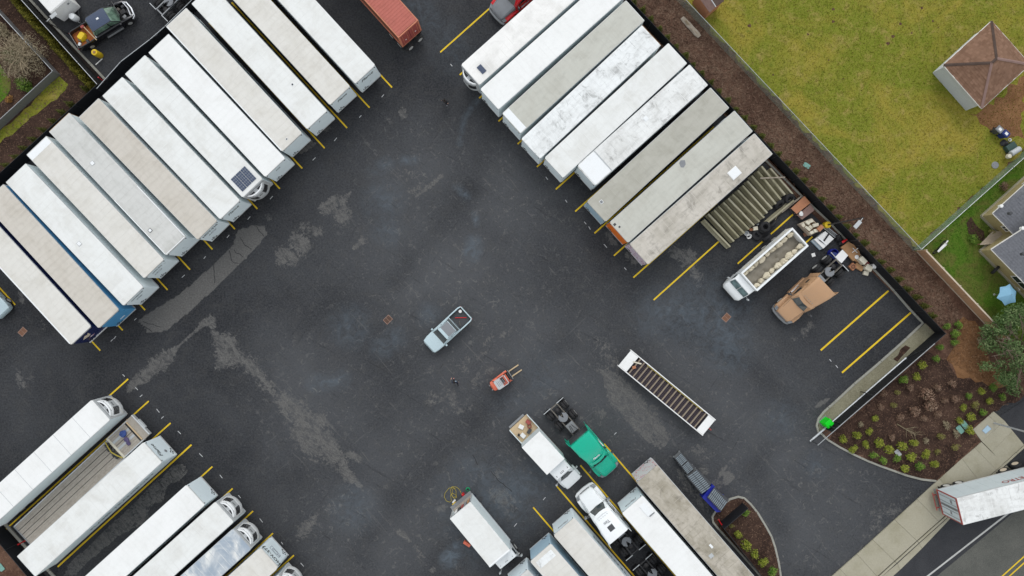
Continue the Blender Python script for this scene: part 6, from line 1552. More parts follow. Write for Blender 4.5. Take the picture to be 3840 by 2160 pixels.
# ------------------------------------------------------------------ bare steel deck trailer (centre right)
h = 1.35
tp_, lf, rt = at('G22', 1195, 625, h), at('G22', 1065, 778, h), at('G22', 2050, 1330, h)
ax = (rt - tp_).to_2d().normalized(); ax = Vector((ax.x, ax.y, 0)); Ld = (rt - tp_).to_2d().length; wd = (lf - tp_).to_2d().length
c0 = (tp_ + lf) / 2
t = thing('deck_trailer', 'long low trailer with ribbed dark deck and white rails standing alone', 'trailer', Vector((c0.x, c0.y, 0)), math.atan2(ax.y, ax.x)); TD = t; hw = wd / 2
for s in (-1, 1):
    MB().box(0, Ld, s * hw - .05, s * hw + .05, h - .45, h + .04).build('side_rail', M['white_plain'], t, bev=.01)
    MB().box(.5, Ld - .5, s * .35 - .05, s * .35 + .05, h - .55, h - .25).build('main_beam', M['steel_dark'], t)
    for x in (1.6, 2.7): wheel_c(t, x, s * (hw - .28), .42, .42, .24, 'rim', False, s)
    MB().box(Ld - 2.1, Ld - 2.0, s * .6 - .05, s * .6 + .05, .02, h - .3).build('landing_leg', M['steel_grey'], t)
MB().box(.05, 1.05, -hw + .06, hw - .06, h - .03, h).build('tail_plate', M['roof_bright'], t); MB().box(Ld - .85, Ld - .03, -hw + .06, hw - .06, h - .03, h).build('nose_plate', M['roof_bright'], t)
MB().box(1.05, Ld - .85, -hw + .05, hw - .05, h - .30, h - .24).build('deck_pan', M['purple_deck'] if 'purple_deck' in M else M['black'], t)
nb_ = 17
for i in range(nb_):
    x = 1.35 + i * (Ld - 2.5) / (nb_ - 1)
    MB().box(x - .06, x + .06, -hw + .06, hw - .06, h - .16, h - .03 + random.uniform(-.01, .01)).build('crossbar', M['wood_slat'] if 'wood_slat' in M else M['steel_dirty'], t)
rb = MB()
for i in range(nb_ - 1):
    x = 1.35 + i * (Ld - 2.5) / (nb_ - 1); w = (Ld - 2.5) / (nb_ - 1)
    for k in range(1, 4): rb.box(x + w * k / 4 - .025, x + w * k / 4 + .025, -hw + .08, hw - .08, h - .22, h - .12)
o = rb.build('deck_rib', M['deck_rib'] if 'deck_rib' in M else M['dark_grey'], t); o['kind'] = 'stuff'
MB().box(2.2, Ld - 1.5, hw - .14, hw - .10, h - .05, h + .06).build('yellow_edge', M['yellow_dull'], t)
MB().tube((Ld, -.05, .9), (Ld + .45, -.05, .9), .07, 8).build('hitch', M['red_dull'], t)
o = MB().rbox((0, 0, .03), (.35, .28, .06), .3).build('brick', M['wood_brown'], loc=on(TD, 1.35, -.12, h)); tag(o, 'reddish block lying on the tail of the low deck trailer', 'block')
o = MB().rbox((0, 0, .03), (.85, .14, .05), 0).build('board', M['cream'], loc=on(TD, 1.3, .42, h), rot=(0, 0, -.25)); tag(o, 'pale board lying on the tail of the low deck trailer', 'board')

# ------------------------------------------------------------------ forklift
f, r = at('Z6', 1345, 1085, .5), at('Z6', 1075, 1270, .6)
lc, rz = heading(f, r)
t = thing('forklift', 'orange red forklift with grey overhead guard', 'forklift', lc, rz)
Lf = (f - r).to_2d().length
MB().loft([rr(-Lf + .05, .30, .35, .85, .12), rr(-Lf + .2, .50, .22, 1.02, .16), rr(-Lf + .75, .56, .22, 1.02, .14), rr(-Lf + 1.0, .56, .22, .92, .1)]).build('counterweight', M['forklift'], t, smooth=True)
MB().loft([rr(-Lf + .9, .55, .25, .75, .06), rr(-.35, .52, .25, .55, .06)]).build('chassis', M['forklift'], t)
for s in (-1, 1):
    wheel_c(t, -.42, s * .48, .30, .30, .22, 'rim', False, s); wheel_c(t, -Lf + .45, s * .46, .24, .24, .18, 'rim', False, s)
    MB().loft([rr(-.12, .11, .45, .64, .06, yc=s * .50), rr(-.75, .10, .5, .74, .06, yc=s * .50), rr(-1.2, .08, .5, .8, .05, yc=s * .50)]).build('front_fender', M['forklift'], t, smooth=True)
    MB().path([(-.30, s * .44, .6), (-.42, s * .46, 2.05)], .035, 6).path([(-Lf + .5, s * .46, .95), (-Lf + .72, s * .46, 2.05)], .035, 6).build('guard_post', M['dark_grey'], t)
    MB().box(-.12, .0, s * .32 - .06, s * .32 + .06, .1, 2.1).build('mast_rail', M['steel_dark'], t)
    fk = MB(); fk.box(.10, 1.22, s * .30 - .06, s * .30 + .06, .10, .15); fk.box(.06, .12, s * .30 - .06, s * .30 + .06, .10, .65); fk.build('fork', M['wood_light'], t)
gd = MB(); gd.box(-Lf + .62, -.40, -.50, -.44, 2.04, 2.10); gd.box(-Lf + .62, -.40, .44, .50, 2.04, 2.10); gd.box(-Lf + .62, -Lf + .70, -.5, .5, 2.04, 2.10); gd.box(-.48, -.40, -.5, .5, 2.04, 2.10)
gd.build('guard_frame', M['light_grey'], t); MB().box(-Lf + .70, -.98, -.44, .44, 2.055, 2.085).build('guard_panel', M['light_grey'], t)
for k in range(5): MB().box(-Lf + .85 + k * .16, -Lf + .90 + k * .16, -.28, .28, 2.085, 2.095).build('guard_rib', M['mid_grey'], t)
for k in range(4): MB().box(-.90 + k * .12, -.87 + k * .12, -.44, .44, 2.06, 2.09).build('guard_bar', M['dark_grey'], t)
MB().box(.0, .07, -.52, .52, .55, .65).build('carriage', M['steel_grey'], t); MB().box(-Lf + 1.05, -.75, -.26, .26, .8, .95).build('seat', M['black'], t, bev=.04)
mt = MB(); mt.box(-.10, -.02, -.36, .36, .4, .5); mt.box(-.10, -.02, -.36, .36, 1.9, 2.0); mt.build('mast_tie', M['steel_dark'], t)
for s in (-1, 1): MB().lathe([(.06, 0), (.08, .05), (.06, .1)], 10, (-Lf + .0, s * .25, .75)).build('work_lamp', M['lamp'], t)

# ------------------------------------------------------------------ small white trailer with propane tank (upper left corner)
h = 2.6
a, b = at('Z1', 460, 250, h), at('Z1', 700, 30, h); c = (a + b) / 2; q = Vector((-.66, .75, 0)).normalized()
a2_ = at('Z1', 110, 0, h)
nrm = Vector((-q.y, q.x, 0))
t = thing('camper_trailer', 'corner of a white camper trailer at the upper left edge', 'trailer', Vector((c.x, c.y, 0)) , math.atan2(q.y, q.x)); TC = t
MB().loft([rr(0, 1.08, .5, h - .1, .08), rr(.1, 1.12, .45, h, .1), rr(5.0, 1.12, .45, h, .1)]).build('body', M['white_plain'], t, smooth=True)
for s in (-1, 1): MB().path([(0, s * .7, .45), (-1.15, 0, .45)], .05, 6).build('tow_arm', M['steel_dark'], t); wheel_c(t, 2.6, s * .95, .34, .34, .2, 'rim', False, s)
MB().box(-.03, .0, -.8, -.6, h - .7, h - .5).build('marker_lamp', M['lamp'], t)
MB().lathe([(.06, .42), (.30, .48), (.34, .62), (.34, 1.15), (.28, 1.30), (.08, 1.36)], 18, (-.62, 0, 0)).build('propane_tank', M['white'], t, smooth=True)
MB().tube((-1.15, 0, .02), (-1.15, 0, .7), .05, 8).build('jack', M['steel_grey'], t)
# ------------------------------------------------------------------ fences
def uv_panel(name, P, mat, parent):
    """upright panel between ground points with UVs in metres; P = [(base, height)...]"""
    me = bpy.data.meshes.new(name); vs = []; u = [0.0]
    for i, (p, h) in enumerate(P):
        vs += [(p.x, p.y, p.z + .04), (p.x, p.y, p.z + h)]
        if i: u.append(u[-1] + (P[i][0] - P[i - 1][0]).length)
    fs = [(2 * i, 2 * i + 2, 2 * i + 3, 2 * i + 1) for i in range(len(P) - 1)]
    me.from_pydata(vs, [], fs); uv = me.uv_layers.new(name='UVMap'); k = 0
    for i in range(len(P) - 1):
        for (ui, v) in ((u[i], 0), (u[i + 1], 0), (u[i + 1], P[i + 1][1]), (u[i], P[i][1])):
            uv.data[k].uv = (ui, v); k += 1
    me.materials.append(mat)
    return link(bpy.data.objects.new(name, me), parent)

def fence(label, pts, h, mat, post, bay=3.0, railm=None, rail_r=.025, lean=0.0, cat='fence', name='fence', thick=.03, post_h=.05, wobble=0.0, bottom=True):
    t = thing(name, label, cat, (0, 0, 0)); rn = random.Random(len(label))
    line = []
    for a, b in zip(pts, pts[1:]):
        a, b = Vector((a.x, a.y, 0)), Vector((b.x, b.y, 0)); n = max(1, round((b - a).length / bay))
        line += [a.lerp(b, i / n) for i in range(n)]
    line.append(Vector((pts[-1].x, pts[-1].y, 0)))
    for p in line:
        MB().tube((p.x, p.y, -.05), (p.x + rn.uniform(-.02, .02), p.y + rn.uniform(-.02, .02), h + post_h), .035, 8).build('post', post, t)
    for a, b in zip(line, line[1:]):
        if mat is M['chain']:
            uv_panel('mesh_panel', [(a, h), (b, h)], mat, t)
        else:
            d = (b - a).normalized(); n = Vector((-d.y, d.x, 0)) * thick / 2; w_ = wobble
            mb = MB(); k = 5; rows = []
            for i in range(k + 1):
                p = a.lerp(b, i / k); off = Vector((-d.y, d.x, 0)) * (w_ * math.sin(math.pi * i / k) * rn.uniform(-1, 1))
                rows.append([p - n, p + n, p + n + off + Vector((0, 0, h - .02)), p - n + off + Vector((0, 0, h - .02))])
            for r_ in rows:
                for j in (0, 1): r_[j].z = .04
            mb.loft(rows); mb.build('mesh_panel', mat, t)
        MB().tube((a.x, a.y, h), (b.x, b.y, h), rail_r, 8).build('top_rail', railm or post, t)
        if bottom: MB().tube((a.x, a.y, .08), (b.x, b.y, .08), .018, 6).build('bottom_rail', post, t)
    return t
fm, fp = M['fence_mesh'], M['fence_post']
fence('long black mesh fence behind the upper right trailers', [FA0, FB], H, fm, fp, 3.0, rail_r=.022)
fence('black mesh fence along the gravel strip by the sliding gate', [FB, FC], H, fm, fp, 3.0)
fence('black mesh fence beside the upper left lot', [LF0, LF2], H, M['chain_black'], fp, 3.0, rail_r=.03, railm=M['rail_light'])
fence('black mesh fence behind the upper left trailers', [LF2, LF4], H, fm, fp, 3.0)
mid = [at('G00', 972, 893, H), at('G00', 1215, 620, H), at('G00', 1510, 395, H), at('G00', 1655, 270, H), at('G00', 1930, 0, H), at('G00', 2250, -310, H)]
fence('leaning black mesh fence bent round the parked trailer tails', mid, H, fm, fp, 3.0, railm=M['rail_light'], rail_r=.035, wobble=.15)
fence('black mesh fence in the lower left corner', [BL1, BL2], H, fm, fp, 3.0)
fence('black mesh fence crossing the planter island', [at('Y3', 905, 700, H), at('Y3', 640, 925, H)], H, fm, fp, 3.2)
fence('thin black fence along the left kerb of the planter island', [at('Y3', 655, 945, H), at('Y3', 1000, 1380, H), at('Y3', 1230, 1680, H)], 1.3, M['chain_black'], fp, 3.0)
hc = 1.6
C1, C2, C3 = at('G20', 1752, 0, hc), at('G31', 1545, 1060, hc), at('G31', 2700, 30, hc)
fence('chain link fence with pale top rail between bark strip and lawn', [C1 + (C1 - C2).normalized() * 6, C2], hc, M['chain'], M['steel_grey'], 3.0, railm=M['rail_light'], rail_r=.026, bottom=False)
fence('chain link fence with pale top rail between lawn and side yard', [C2 + Vector((.02, .02, 0)), C3], hc, M['chain'], M['steel_grey'], 3.0, railm=M['rail_light'], rail_r=.03, bottom=False)
D1, D2, D3 = at('G00', -250, -130, 1.2), at('G00', 528, 714, 1.2), at('G00', -350, 1520, 1.2)
fence('grey chain link fence at the left edge running down to its corner', [D1, D2], 1.2, M['chain_grey'], M['steel_grey'], 2.6, railm=M['rail_light'], rail_r=.03, bottom=False)
fence('grey chain link fence at the left edge running from its corner to lower left', [D2 + Vector((-.02, -.03, 0)), D3], 1.2, M['chain_grey'], M['steel_grey'], 2.6, railm=M['rail_light'], rail_r=.03, bottom=False)

# cedar fence: every picket a piece
hw_ = 1.7
P0, P1 = at('G31', 1592, 1072, hw_), at('G32', 2445, 525, hw_)
t = thing('cedar_fence', 'cedar picket fence with pale cap running down to the green tree', 'fence')
d = (P1 - P0); d.z = 0; Lw = d.length; d.normalize(); nrm = Vector((-d.y, d.x, 0)); ang = math.atan2(d.y, d.x)
picket = MB().box(-.075, .075, -.012, .012, .03, hw_ - .05).build('picket', M['cedar'], t); picket.location = Vector((P0.x, P0.y, 0)); picket.rotation_euler = (0, 0, ang)
npk = int(Lw / .158)
for i in range(1, npk):
    o = picket.copy(); link(o, t); p = P0 + d * (i * .158); o.location = (p.x, p.y, random.uniform(-.015, .02)); o.rotation_euler = (random.uniform(-.015, .015), 0, ang)
k = 5
for i in range(k + 1):
    p = P0 + d * (Lw * i / k); MB().rbox((p.x + nrm.x * .07, p.y + nrm.y * .07, hw_ / 2), (.10, .10, hw_ + .06), ang).build('post', M['cedar_cap'], t)
    if i < k:
        for z, nm in ((.3, 'lower_rail'), (hw_ - .35, 'upper_rail')):
            c = P0 + d * (Lw * (i + .5) / k); MB().rbox((c.x + nrm.x * .04, c.y + nrm.y * .04, z), (Lw / k, .04, .09), ang).build(nm, M['cedar_cap'], t)
        c = P0 + d * (Lw * (i + .5) / k); MB().rbox((c.x, c.y, hw_ - .02), (Lw / k - .01, .14, .035), ang).build('cap_rail', M['cedar_cap'], t)
        c = P0 + d * (Lw * (i + .5) / k); MB().rbox((c.x - nrm.x * .03, c.y - nrm.y * .03, .12), (Lw / k - .01, .03, .18), ang).build('kick_board', M['cedar_cap'], t)

# sliding gate
A_, B_, C_, D_ = at('Y4', 1275, 310, .3), at('Y4', 60, 1365, .3), at('Y4', 1545, 175, 2.0), at('Y4', 140, 1405, 2.0)
gax = (B_ - A_).normalized()
t = thing('sliding_gate', 'long black sliding gate with bright bottom tube reaching over the kerb', 'gate', (0, 0, 0))
def gp(s, z): p = A_ + gax * s; return Vector((p.x, p.y, z))
Lg = (B_ - A_).length; ext = 2.4
MB().tube(gp(0, .3), gp(Lg, .3), .10, 12).build('bottom_tube', M['rail_light'], t, smooth=True)
MB().tube(gp(-ext, 2.0), gp(Lg, 2.0), .045, 8).build('top_rail', M['steel_grey'], t, smooth=True)
for i in range(5):
    s0, s1 = .25 + i * 2.35, .25 + (i + 1) * 2.35
    if s1 > Lg - 2.2: break
    gn = Vector((-gax.y, gax.x, 0)) * .012
    a, b = gp(s0, .42), gp(s1, .42); MB().add([a - gn, b - gn, b - gn + Vector((0, 0, 1.52)), a - gn + Vector((0, 0, 1.52)), a + gn, b + gn, b + gn + Vector((0, 0, 1.52)), a + gn + Vector((0, 0, 1.52))], [(0, 1, 2, 3), (7, 6, 5, 4), (0, 4, 5, 1), (2, 6, 7, 3), (1, 5, 6, 2), (0, 3, 7, 4)]).build('gate_panel', fm, t)
    MB().tube(gp(s0, .3), gp(s0, 2.0), .035, 8).build('upright', fp, t)
last = .25 + i * 2.35
MB().tube(gp(last, .3), gp(last, 2.0), .035, 8).build('upright', fp, t); MB().tube(gp(Lg - .1, .3), gp(Lg - .1, 2.0), .03, 8).build('upright', fp, t); MB().tube(gp(last, 2.0), gp(Lg - .1, .4), .02, 6).build('brace', fp, t); MB().tube(gp(-ext, 2.0), gp(0, .35), .03, 8).build('brace', fp, t)
for s in (Lg - 2.3, Lg - 7.2):
    p = gp(s, 0) + Vector((gax.y, -gax.x, 0)) * .32
    g_ = MB(); g_.tube((p.x, p.y, 0), (p.x, p.y, 2.2), .05, 8); o = g_.build('gate_post', fp); tag(o, 'black roller post %s of the sliding gate' % ('beside the green operator box' if s > Lg - 5 else 'halfway along the back'), 'post')
oc = at('Y4', 272, 1128, .7); orz = math.atan2(gax.y, gax.x)
t = thing('gate_operator', 'vivid green gate operator box at the rounded kerb end', 'gate operator', (oc.x, oc.y, .06), orz)
MB().box(-.40, .40, -.30, .30, 0, 1.05).build('housing', M['green_vivid'], t, bev=.03); MB().yprism([(-.42, 1.05), (.42, 1.05), (.30, 1.22), (-.30, 1.22)], -.32, .32).build('lid', M['green_vivid'], t, bev=.02); MB().box(-.5, .5, -.4, .4, 0, .06).build('base_plate', M['steel_grey'], t)

# ------------------------------------------------------------------ buildings
def shingle_roof(parent, pts3, eave_dir, mat, name='shingle', course=.20, tab=.30, lift=.02, part='roof'):
    """plane given by 3-D polygon (first edge = eave); overlapping shingle tabs joined into one part"""
    P = [Vector(p) for p in pts3]
    ex = (P[1] - P[0]).normalized(); nrm = (P[1] - P[0]).cross(P[2] - P[0]).normalized()
    if nrm.z < 0: nrm = -nrm
    ey = nrm.cross(ex)
    if (sum(P, Vector()) / len(P) - P[0]).dot(ey) < 0: ey = -ey
    loc = [((p - P[0]).dot(ex), (p - P[0]).dot(ey)) for p in P]
    base = MB(); base.add(P + [p - nrm * .06 for p in P], [tuple(range(len(P)))] + [tuple(range(len(P), 2 * len(P)))[::-1]] + [(i, (i + 1) % len(P), len(P) + (i + 1) % len(P), len(P) + i) for i in range(len(P))])
    b = base.build(part, M[mat], parent)
    ymax = max(y for _, y in loc); mb = MB(); rn = random.Random(int(abs(P[0].x) * 10)); k = 0; y = .0
    def span(yy):
        xs = []
        for (x0, y0), (x1, y1) in zip(loc, loc[1:] + loc[:1]):
            if (y0 <= yy < y1) or (y1 <= yy < y0): xs.append(x0 + (x1 - x0) * (yy - y0) / (y1 - y0))
        return (min(xs), max(xs)) if len(xs) >= 2 else None
    while y < ymax - .05:
        sp = span(y + .02); st_ = span(min(y + course, ymax - .01)) or sp
        if sp:
            lo_, hi_ = max(sp[0], st_[0] if st_ else sp[0]), min(sp[1], st_[1] if st_ else sp[1]); x = lo_ + (tab / 2 if k % 2 else 0) - tab
            while x < hi_:
                a, c = max(x + .006, lo_), min(x + tab - .006, hi_)
                if c - a > .03:
                    h0 = lift * rn.uniform(.9, 2.1); y1 = min(y + course + .02, ymax)
                    q = lambda xx, yy, hh: P[0] + ex * xx + ey * yy + nrm * hh
                    mb.add([q(a, y, h0), q(c, y, h0), q(c, y1, .003), q(a, y1, .003), q(a, y, .0), q(c, y, .0)], [(0, 1, 2, 3), (4, 5, 1, 0)])
                x += tab
        y += course; k += 1
    o = mb.build(name, M[mat], b, fix=False); o['kind'] = 'stuff'
    return b

def flat3(reg, pts, h): return [at(reg, *p, h) for p in pts]
# brown hipped shed
he, hr = 2.5, 4.1
E = [at('G30', 2250, 212, he), at('G30', 1764, 655, he), at('G30', 2150, 1092, he)]; E.append(E[0] + E[2] - E[1])
R1, R2 = at('G30', 2300, 588, hr), at('G30', 2252, 632, hr)
t = thing('shed', 'brown shingled hip roof shed with pale walls on the lawn', 'shed')
cE = sum(E, Vector()) / 4
for nm, poly in (('nw', [E[1], E[0], R1, R2]), ('sw', [E[2], E[1], R2]), ('se', [E[3], E[2], R2, R1]), ('ne', [E[0], E[3], R1])):
    shingle_roof(t, poly, None, 'shingle_brown', tab=.34, course=.22)
for a, b, m_ in ((E[0], R1, 'shingle_ridge'), (E[1], R2, 'shingle_ridge'), (E[2], R2, 'wood_mauve'), (E[3], R1, 'wood_mauve'), (R1, R2, 'shingle_ridge')):
    dd = (b - a).normalized(); up_ = Vector((0, 0, 1)); sd = dd.cross(up_).normalized() * .14
    MB().add([a + sd + up_ * .01, b + sd + up_ * .01, b + up_ * .07, a + up_ * .07, a - sd + up_ * .01, b - sd + up_ * .01], [(0, 1, 2, 3), (3, 2, 5, 4)]).build('ridge_cap', M[m_], t)
for a, b in zip(E, E[1:] + E[:1]):
    MB().tube(a + Vector((0, 0, -.03)), b + Vector((0, 0, -.03)), .06, 8).build('gutter', M['gutter'], t)
ins = [cE + (p - cE) * .90 for p in E]
for a, b in zip(ins, ins[1:] + ins[:1]):
    MB().add([(a.x, a.y, .05), (b.x, b.y, .05), (b.x, b.y, he - .05), (a.x, a.y, he - .05)], [(0, 1, 2, 3)]).build('wall', M['metal_roof'], t, fix=False)
    lap = MB(); dd = (b - a).normalized(); no = Vector((dd.y, -dd.x, 0)); no = -no if no.dot(a - cE) < 0 else no
    for k in range(1, 12): lap.tube(Vector((a.x, a.y, .05 + k * .2)) + no * .004, Vector((b.x, b.y, .05 + k * .2)) + no * .004, .012, 4)
    o = lap.build('siding_lap', M['metal_roof'], t); o['kind'] = 'stuff'
# small shed cut by the top edge
t = thing('small_shed', 'reddish brown garden shed cut off by the top edge', 'shed'); hs = 2.1
S = [at('G20', 1855, -60, hs), at('G20', 1990, 128, hs), at('G20', 2050, 70, hs + .5), at('G20', 1930, -120, hs + .5)]
for i in range(7):
    a, b, c, d_ = S[0].lerp(S[3], i / 7), S[1].lerp(S[2], i / 7), S[1].lerp(S[2], (i + .94) / 7), S[0].lerp(S[3], (i + .94) / 7)
    MB().add([a, b, c, d_] + [p - Vector((0, 0, .03)) for p in (a, b, c, d_)], [(0, 1, 2, 3), (7, 6, 5, 4), (0, 4, 5, 1), (1, 5, 6, 2), (2, 6, 7, 3), (3, 7, 4, 0)]).build('roof_board', M['wood_mauve'], t)
S2 = [S[3], S[2], at('G20', 2135, 10, hs), at('G20', 2020, -180, hs)]
MB().add(S2 + [p - Vector((0, 0, .04)) for p in S2], [(0, 1, 2, 3), (7, 6, 5, 4), (0, 4, 5, 1), (1, 5, 6, 2), (2, 6, 7, 3), (3, 7, 4, 0)]).build('roof_panel', M['shingle_ridge'], t)
MB().tube(S[2] + Vector((0, 0, .02)), S[3] + Vector((0, 0, .02)), .05, 6).build('ridge_cap', M['rail_light'], t)
cS = (S[0] + S[1] + S2[2] + S2[3]) / 4; q = [cS + (p - cS) * .92 for p in (S[0], S[1], S2[2], S2[3])]
MB().prism([(p.x, p.y) for p in q], .05, hs - .08).build('wall', M['wood_brown'], t)

# house at the right edge: two wings
t = thing('house', 'olive sided house with grey shingle roofs at the right edge', 'house'); he = 2.75
def wall(a, b, h, z0=.35): MB().add([(a.x, a.y, z0), (b.x, b.y, z0), (b.x, b.y, h), (a.x, a.y, h)], [(0, 1, 2, 3)]).build('wall', M['siding'], t, fix=False)
# corners on the ground from the foundation line
a0, a1, a2 = at('Y5', 670, 172, .2), at('Y5', 312, 494, .2), at('Y5', 470, 640, .2)
b0, b1, b2 = at('Y5', 395, 765, .2), at('Y5', 297, 830, .2), at('Y5', 610, 1135, .2)
dx_ = (a1 - a0).normalized(); east = Vector((.742, .67, 0)).normalized(); south = Vector((.70, -.714, 0)).normalized()
a00 = a1 + east * 14
for a, b in ((a00, a1), (a1, a1 + south * 6.0), (b0 + east * 4, b1), (b1, b1 + south * 9)): 
    wall(a, b, he)
    dd = (b - a).normalized(); MB().rbox(((a.x + b.x) / 2, (a.y + b.y) / 2, .18), ((b - a).length, .22, .36), math.atan2(dd.y, dd.x)).build('foundation', M['slab'], t)
    k = int(he / .25)
    sd_ = MB(); nn = Vector((dd.y, -dd.x, 0))
    if nn.x > 0: nn = -nn
    for i in range(1, k): sd_.tube(Vector((a.x, a.y, .35 + i * .22)) + nn * .01, Vector((b.x, b.y, .35 + i * .22)) + nn * .01, .012, 4)
    o = sd_.build('siding_lap', M['siding'], t); o['kind'] = 'stuff'
def up3(p, h): return Vector((p.x, p.y, h))
ov = .45
r1 = a1 - east * ov - south * ov
R_A = [up3(r1 + south * 6.2, he), up3(r1, he), up3(r1 + east * 4.2, he + 2.0), up3(r1 + east * 4.2 + south * 9, he + 2.0)]
shingle_roof(t, [R_A[0], R_A[1], R_A[2], R_A[3]], None, 'shingle_grey', tab=.36, course=.24)
shingle_roof(t, [up3(r1, he), up3(r1 + east * 14, he), up3(r1 + east * 14 + south * 3, he + 1.6), up3(r1 + east * 4.2 + south * 3, he + 1.99)], None, 'shingle_grey', tab=.36, course=.24)
r2 = b1 - east * ov - south * ov
R_B = [up3(r2 + south * 9.6, he), up3(r2, he), up3(r2 + east * 5, he + 2.4), up3(r2 + east * 5 + south * 9.6, he + 2.4)]
shingle_roof(t, R_B, None, 'shingle_grey', tab=.36, course=.24)
for a, b in ((R_A[0], R_A[1]), (R_A[1], up3(r1 + east * 14, he)), (R_B[0], R_B[1]), (R_B[1], R_B[2])): MB().tube(a - Vector((0, 0, .04)), b - Vector((0, 0, .04)), .065, 8).build('gutter', M['gutter'], t)
def window(a, dirv, nout, z, w, h):
    w_ = bpy.data.objects.new('window', None); link(w_, t); q = lambda s, zz, o_: Vector((a.x, a.y, 0)) + dirv * s + nout * o_ + Vector((0, 0, zz))
    MB().add([q(0, z, .03), q(w, z, .03), q(w, z + h, .03), q(0, z + h, .03)], [(0, 1, 2, 3)]).build('pane', M['glass'], w_, fix=False)
    for s0, s1, z0, z1 in ((-.09, w + .09, z + h, z + h + .09), (-.09, w + .09, z - .09, z), (-.09, 0, z, z + h), (w, w + .09, z, z + h), (w / 2 - .03, w / 2 + .03, z, z + h)):
        MB().add([q(s0, z0, .05), q(s1, z0, .05), q(s1, z1, .05), q(s0, z1, .05), q(s0, z0, 0), q(s1, z0, 0), q(s1, z1, 0), q(s0, z1, 0)], [(0, 1, 2, 3), (4, 5, 1, 0), (6, 7, 3, 2), (5, 6, 2, 1), (7, 4, 0, 3)]).build('frame', M['gutter'], w_, fix=False)
window(a1 + east * 4.6, east, Vector((-south.x, -south.y, 0)), 1.2, 1.9, 1.0)
window(b1 + south * 3.6, south, -east, 1.1, 1.7, 1.1)
window(a1 + south * 1.6, south, -east, 1.5, .6, .45)
for (x, y, zz, mm) in ((590, 465, 4.0, 'dark_grey'), (710, 610, 4.6, 'white_plain'), (715, 860, 4.4, 'dark_grey'), (500, 395, 3.4, 'white_plain')):
    p = at('Y5', x, y, zz); MB().lathe([(.14, -.25), (.14, .05), (.18, .06), (.16, .14), (.02, .15)], 10, p).build('roof_vent', M[mm], t)
# timber deck at the house corner: every board a piece
t = thing('wooden_deck', 'small slatted timber deck in the inner corner of the house', 'deck')
da, db, dc = at('Y5', 300, 765, .7), at('Y5', 395, 668, .7), at('Y5', 530, 655, .7)
e1_, e2_ = (db - da), (at('Y5', 400, 790, .7) - da)
e2_ = Vector((.742, .67, 0)) * 2.2 * .6 + Vector((.70, -.714, 0)) * .3
nb_ = 11
for i in range(nb_):
    p = da.lerp(db + (db - da) * .3, i / nb_); q = p + Vector((.74, .05, 0)).normalized() * 2.0
    dd = (q - p).normalized(); MB().rbox(((p.x + q.x) / 2, (p.y + q.y) / 2, .70), (2.0, .13, .035), math.atan2(dd.y, dd.x)).build('deck_board', M['cedar_cap'], t)
for k in (.2, 1.8):
    p = da + Vector((.74, .05, 0)).normalized() * k; q = db + (db - da) * .3 + Vector((.74, .05, 0)).normalized() * k; dd = (q - p).normalized()
    MB().rbox(((p.x + q.x) / 2, (p.y + q.y) / 2, .60), ((q - p).length, .06, .15), math.atan2(dd.y, dd.x)).build('joist', M['cedar'], t)
    for w_ in (p, q): MB().box(w_.x - .05, w_.x + .05, w_.y - .05, w_.y + .05, .05, .6).build('leg', M['cedar'], t)
# parasol
c = at('Y5', 585, 1255, 2.2); t = thing('parasol', 'sky blue garden parasol below the house', 'parasol', (c.x, c.y, 0))
n = 6; rim_ = [Vector((1.1 * math.cos(2 * math.pi * i / n + .3) * (1.0 if i % 2 else .86), 1.1 * math.sin(2 * math.pi * i / n + .3), 1.85 + .05 * (i % 2))) for i in range(n)]
for i in range(n):
    a, b = rim_[i], rim_[(i + 1) % n]; m = (a + b) / 2 * .90; m.z = 1.93
    MB().add([(0, 0, 2.4), a, m, b], [(0, 1, 2), (0, 2, 3)]).build('canopy_panel', M['sail_blue'], t, fix=False)
MB().tube((0, 0, 0), (0, 0, 2.45), .025, 8).build('pole', M['steel_grey'], t); MB().lathe([(.25, 0), (.24, .06), (.05, .09)], 14).build('base', M['light_grey'], t)
# ------------------------------------------------------------------ plants
def leaf_cloud(name, mat, blobs, n, size, seed, parent=None, flat=.5, core=None):
    """many leaf-sized faces spread through a set of ellipsoids; 'shade' varies leaf by leaf"""
    rn = np.random.default_rng(seed); vs = []; fs = []; shade = []
    wts = np.array([b[3] * b[4] * b[5] for b in blobs]); wts = wts / wts.sum()
    pick = rn.choice(len(blobs), n, p=wts)
    for i in range(n):
        bx_, by_, bz_, rx, ry, rz_ = blobs[pick[i]]
        d = rn.normal(size=3); d /= np.linalg.norm(d) + 1e-9; rad = rn.random() ** .38
        c = np.array([bx_, by_, bz_]) + d * rad * np.array([rx, ry, rz_]) * (1 + .18 * math.sin(i * 1.7))
        nrm = d * .7 + rn.normal(size=3) * .6 + np.array([0, 0, .55]); nrm /= np.linalg.norm(nrm)
        a = np.cross(nrm, rn.normal(size=3)); a /= np.linalg.norm(a) + 1e-9; b = np.cross(nrm, a)
        s = size * (0.6 + rn.random() * .8); k = len(vs)
        vs += [tuple(c - a * s), tuple(c + b * s * flat), tuple(c + a * s), tuple(c - b * s * flat)]
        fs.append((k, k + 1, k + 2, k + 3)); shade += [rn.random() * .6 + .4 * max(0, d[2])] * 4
    me = bpy.data.meshes.new(name); me.from_pydata(vs, [], fs)
    at_ = me.attributes.new('shade', 'FLOAT', 'POINT'); at_.data.foreach_set('value', shade)
    me.materials.append(mat)
    o = bpy.data.objects.new(name, me)
    return link(o, parent) if parent is not None else o

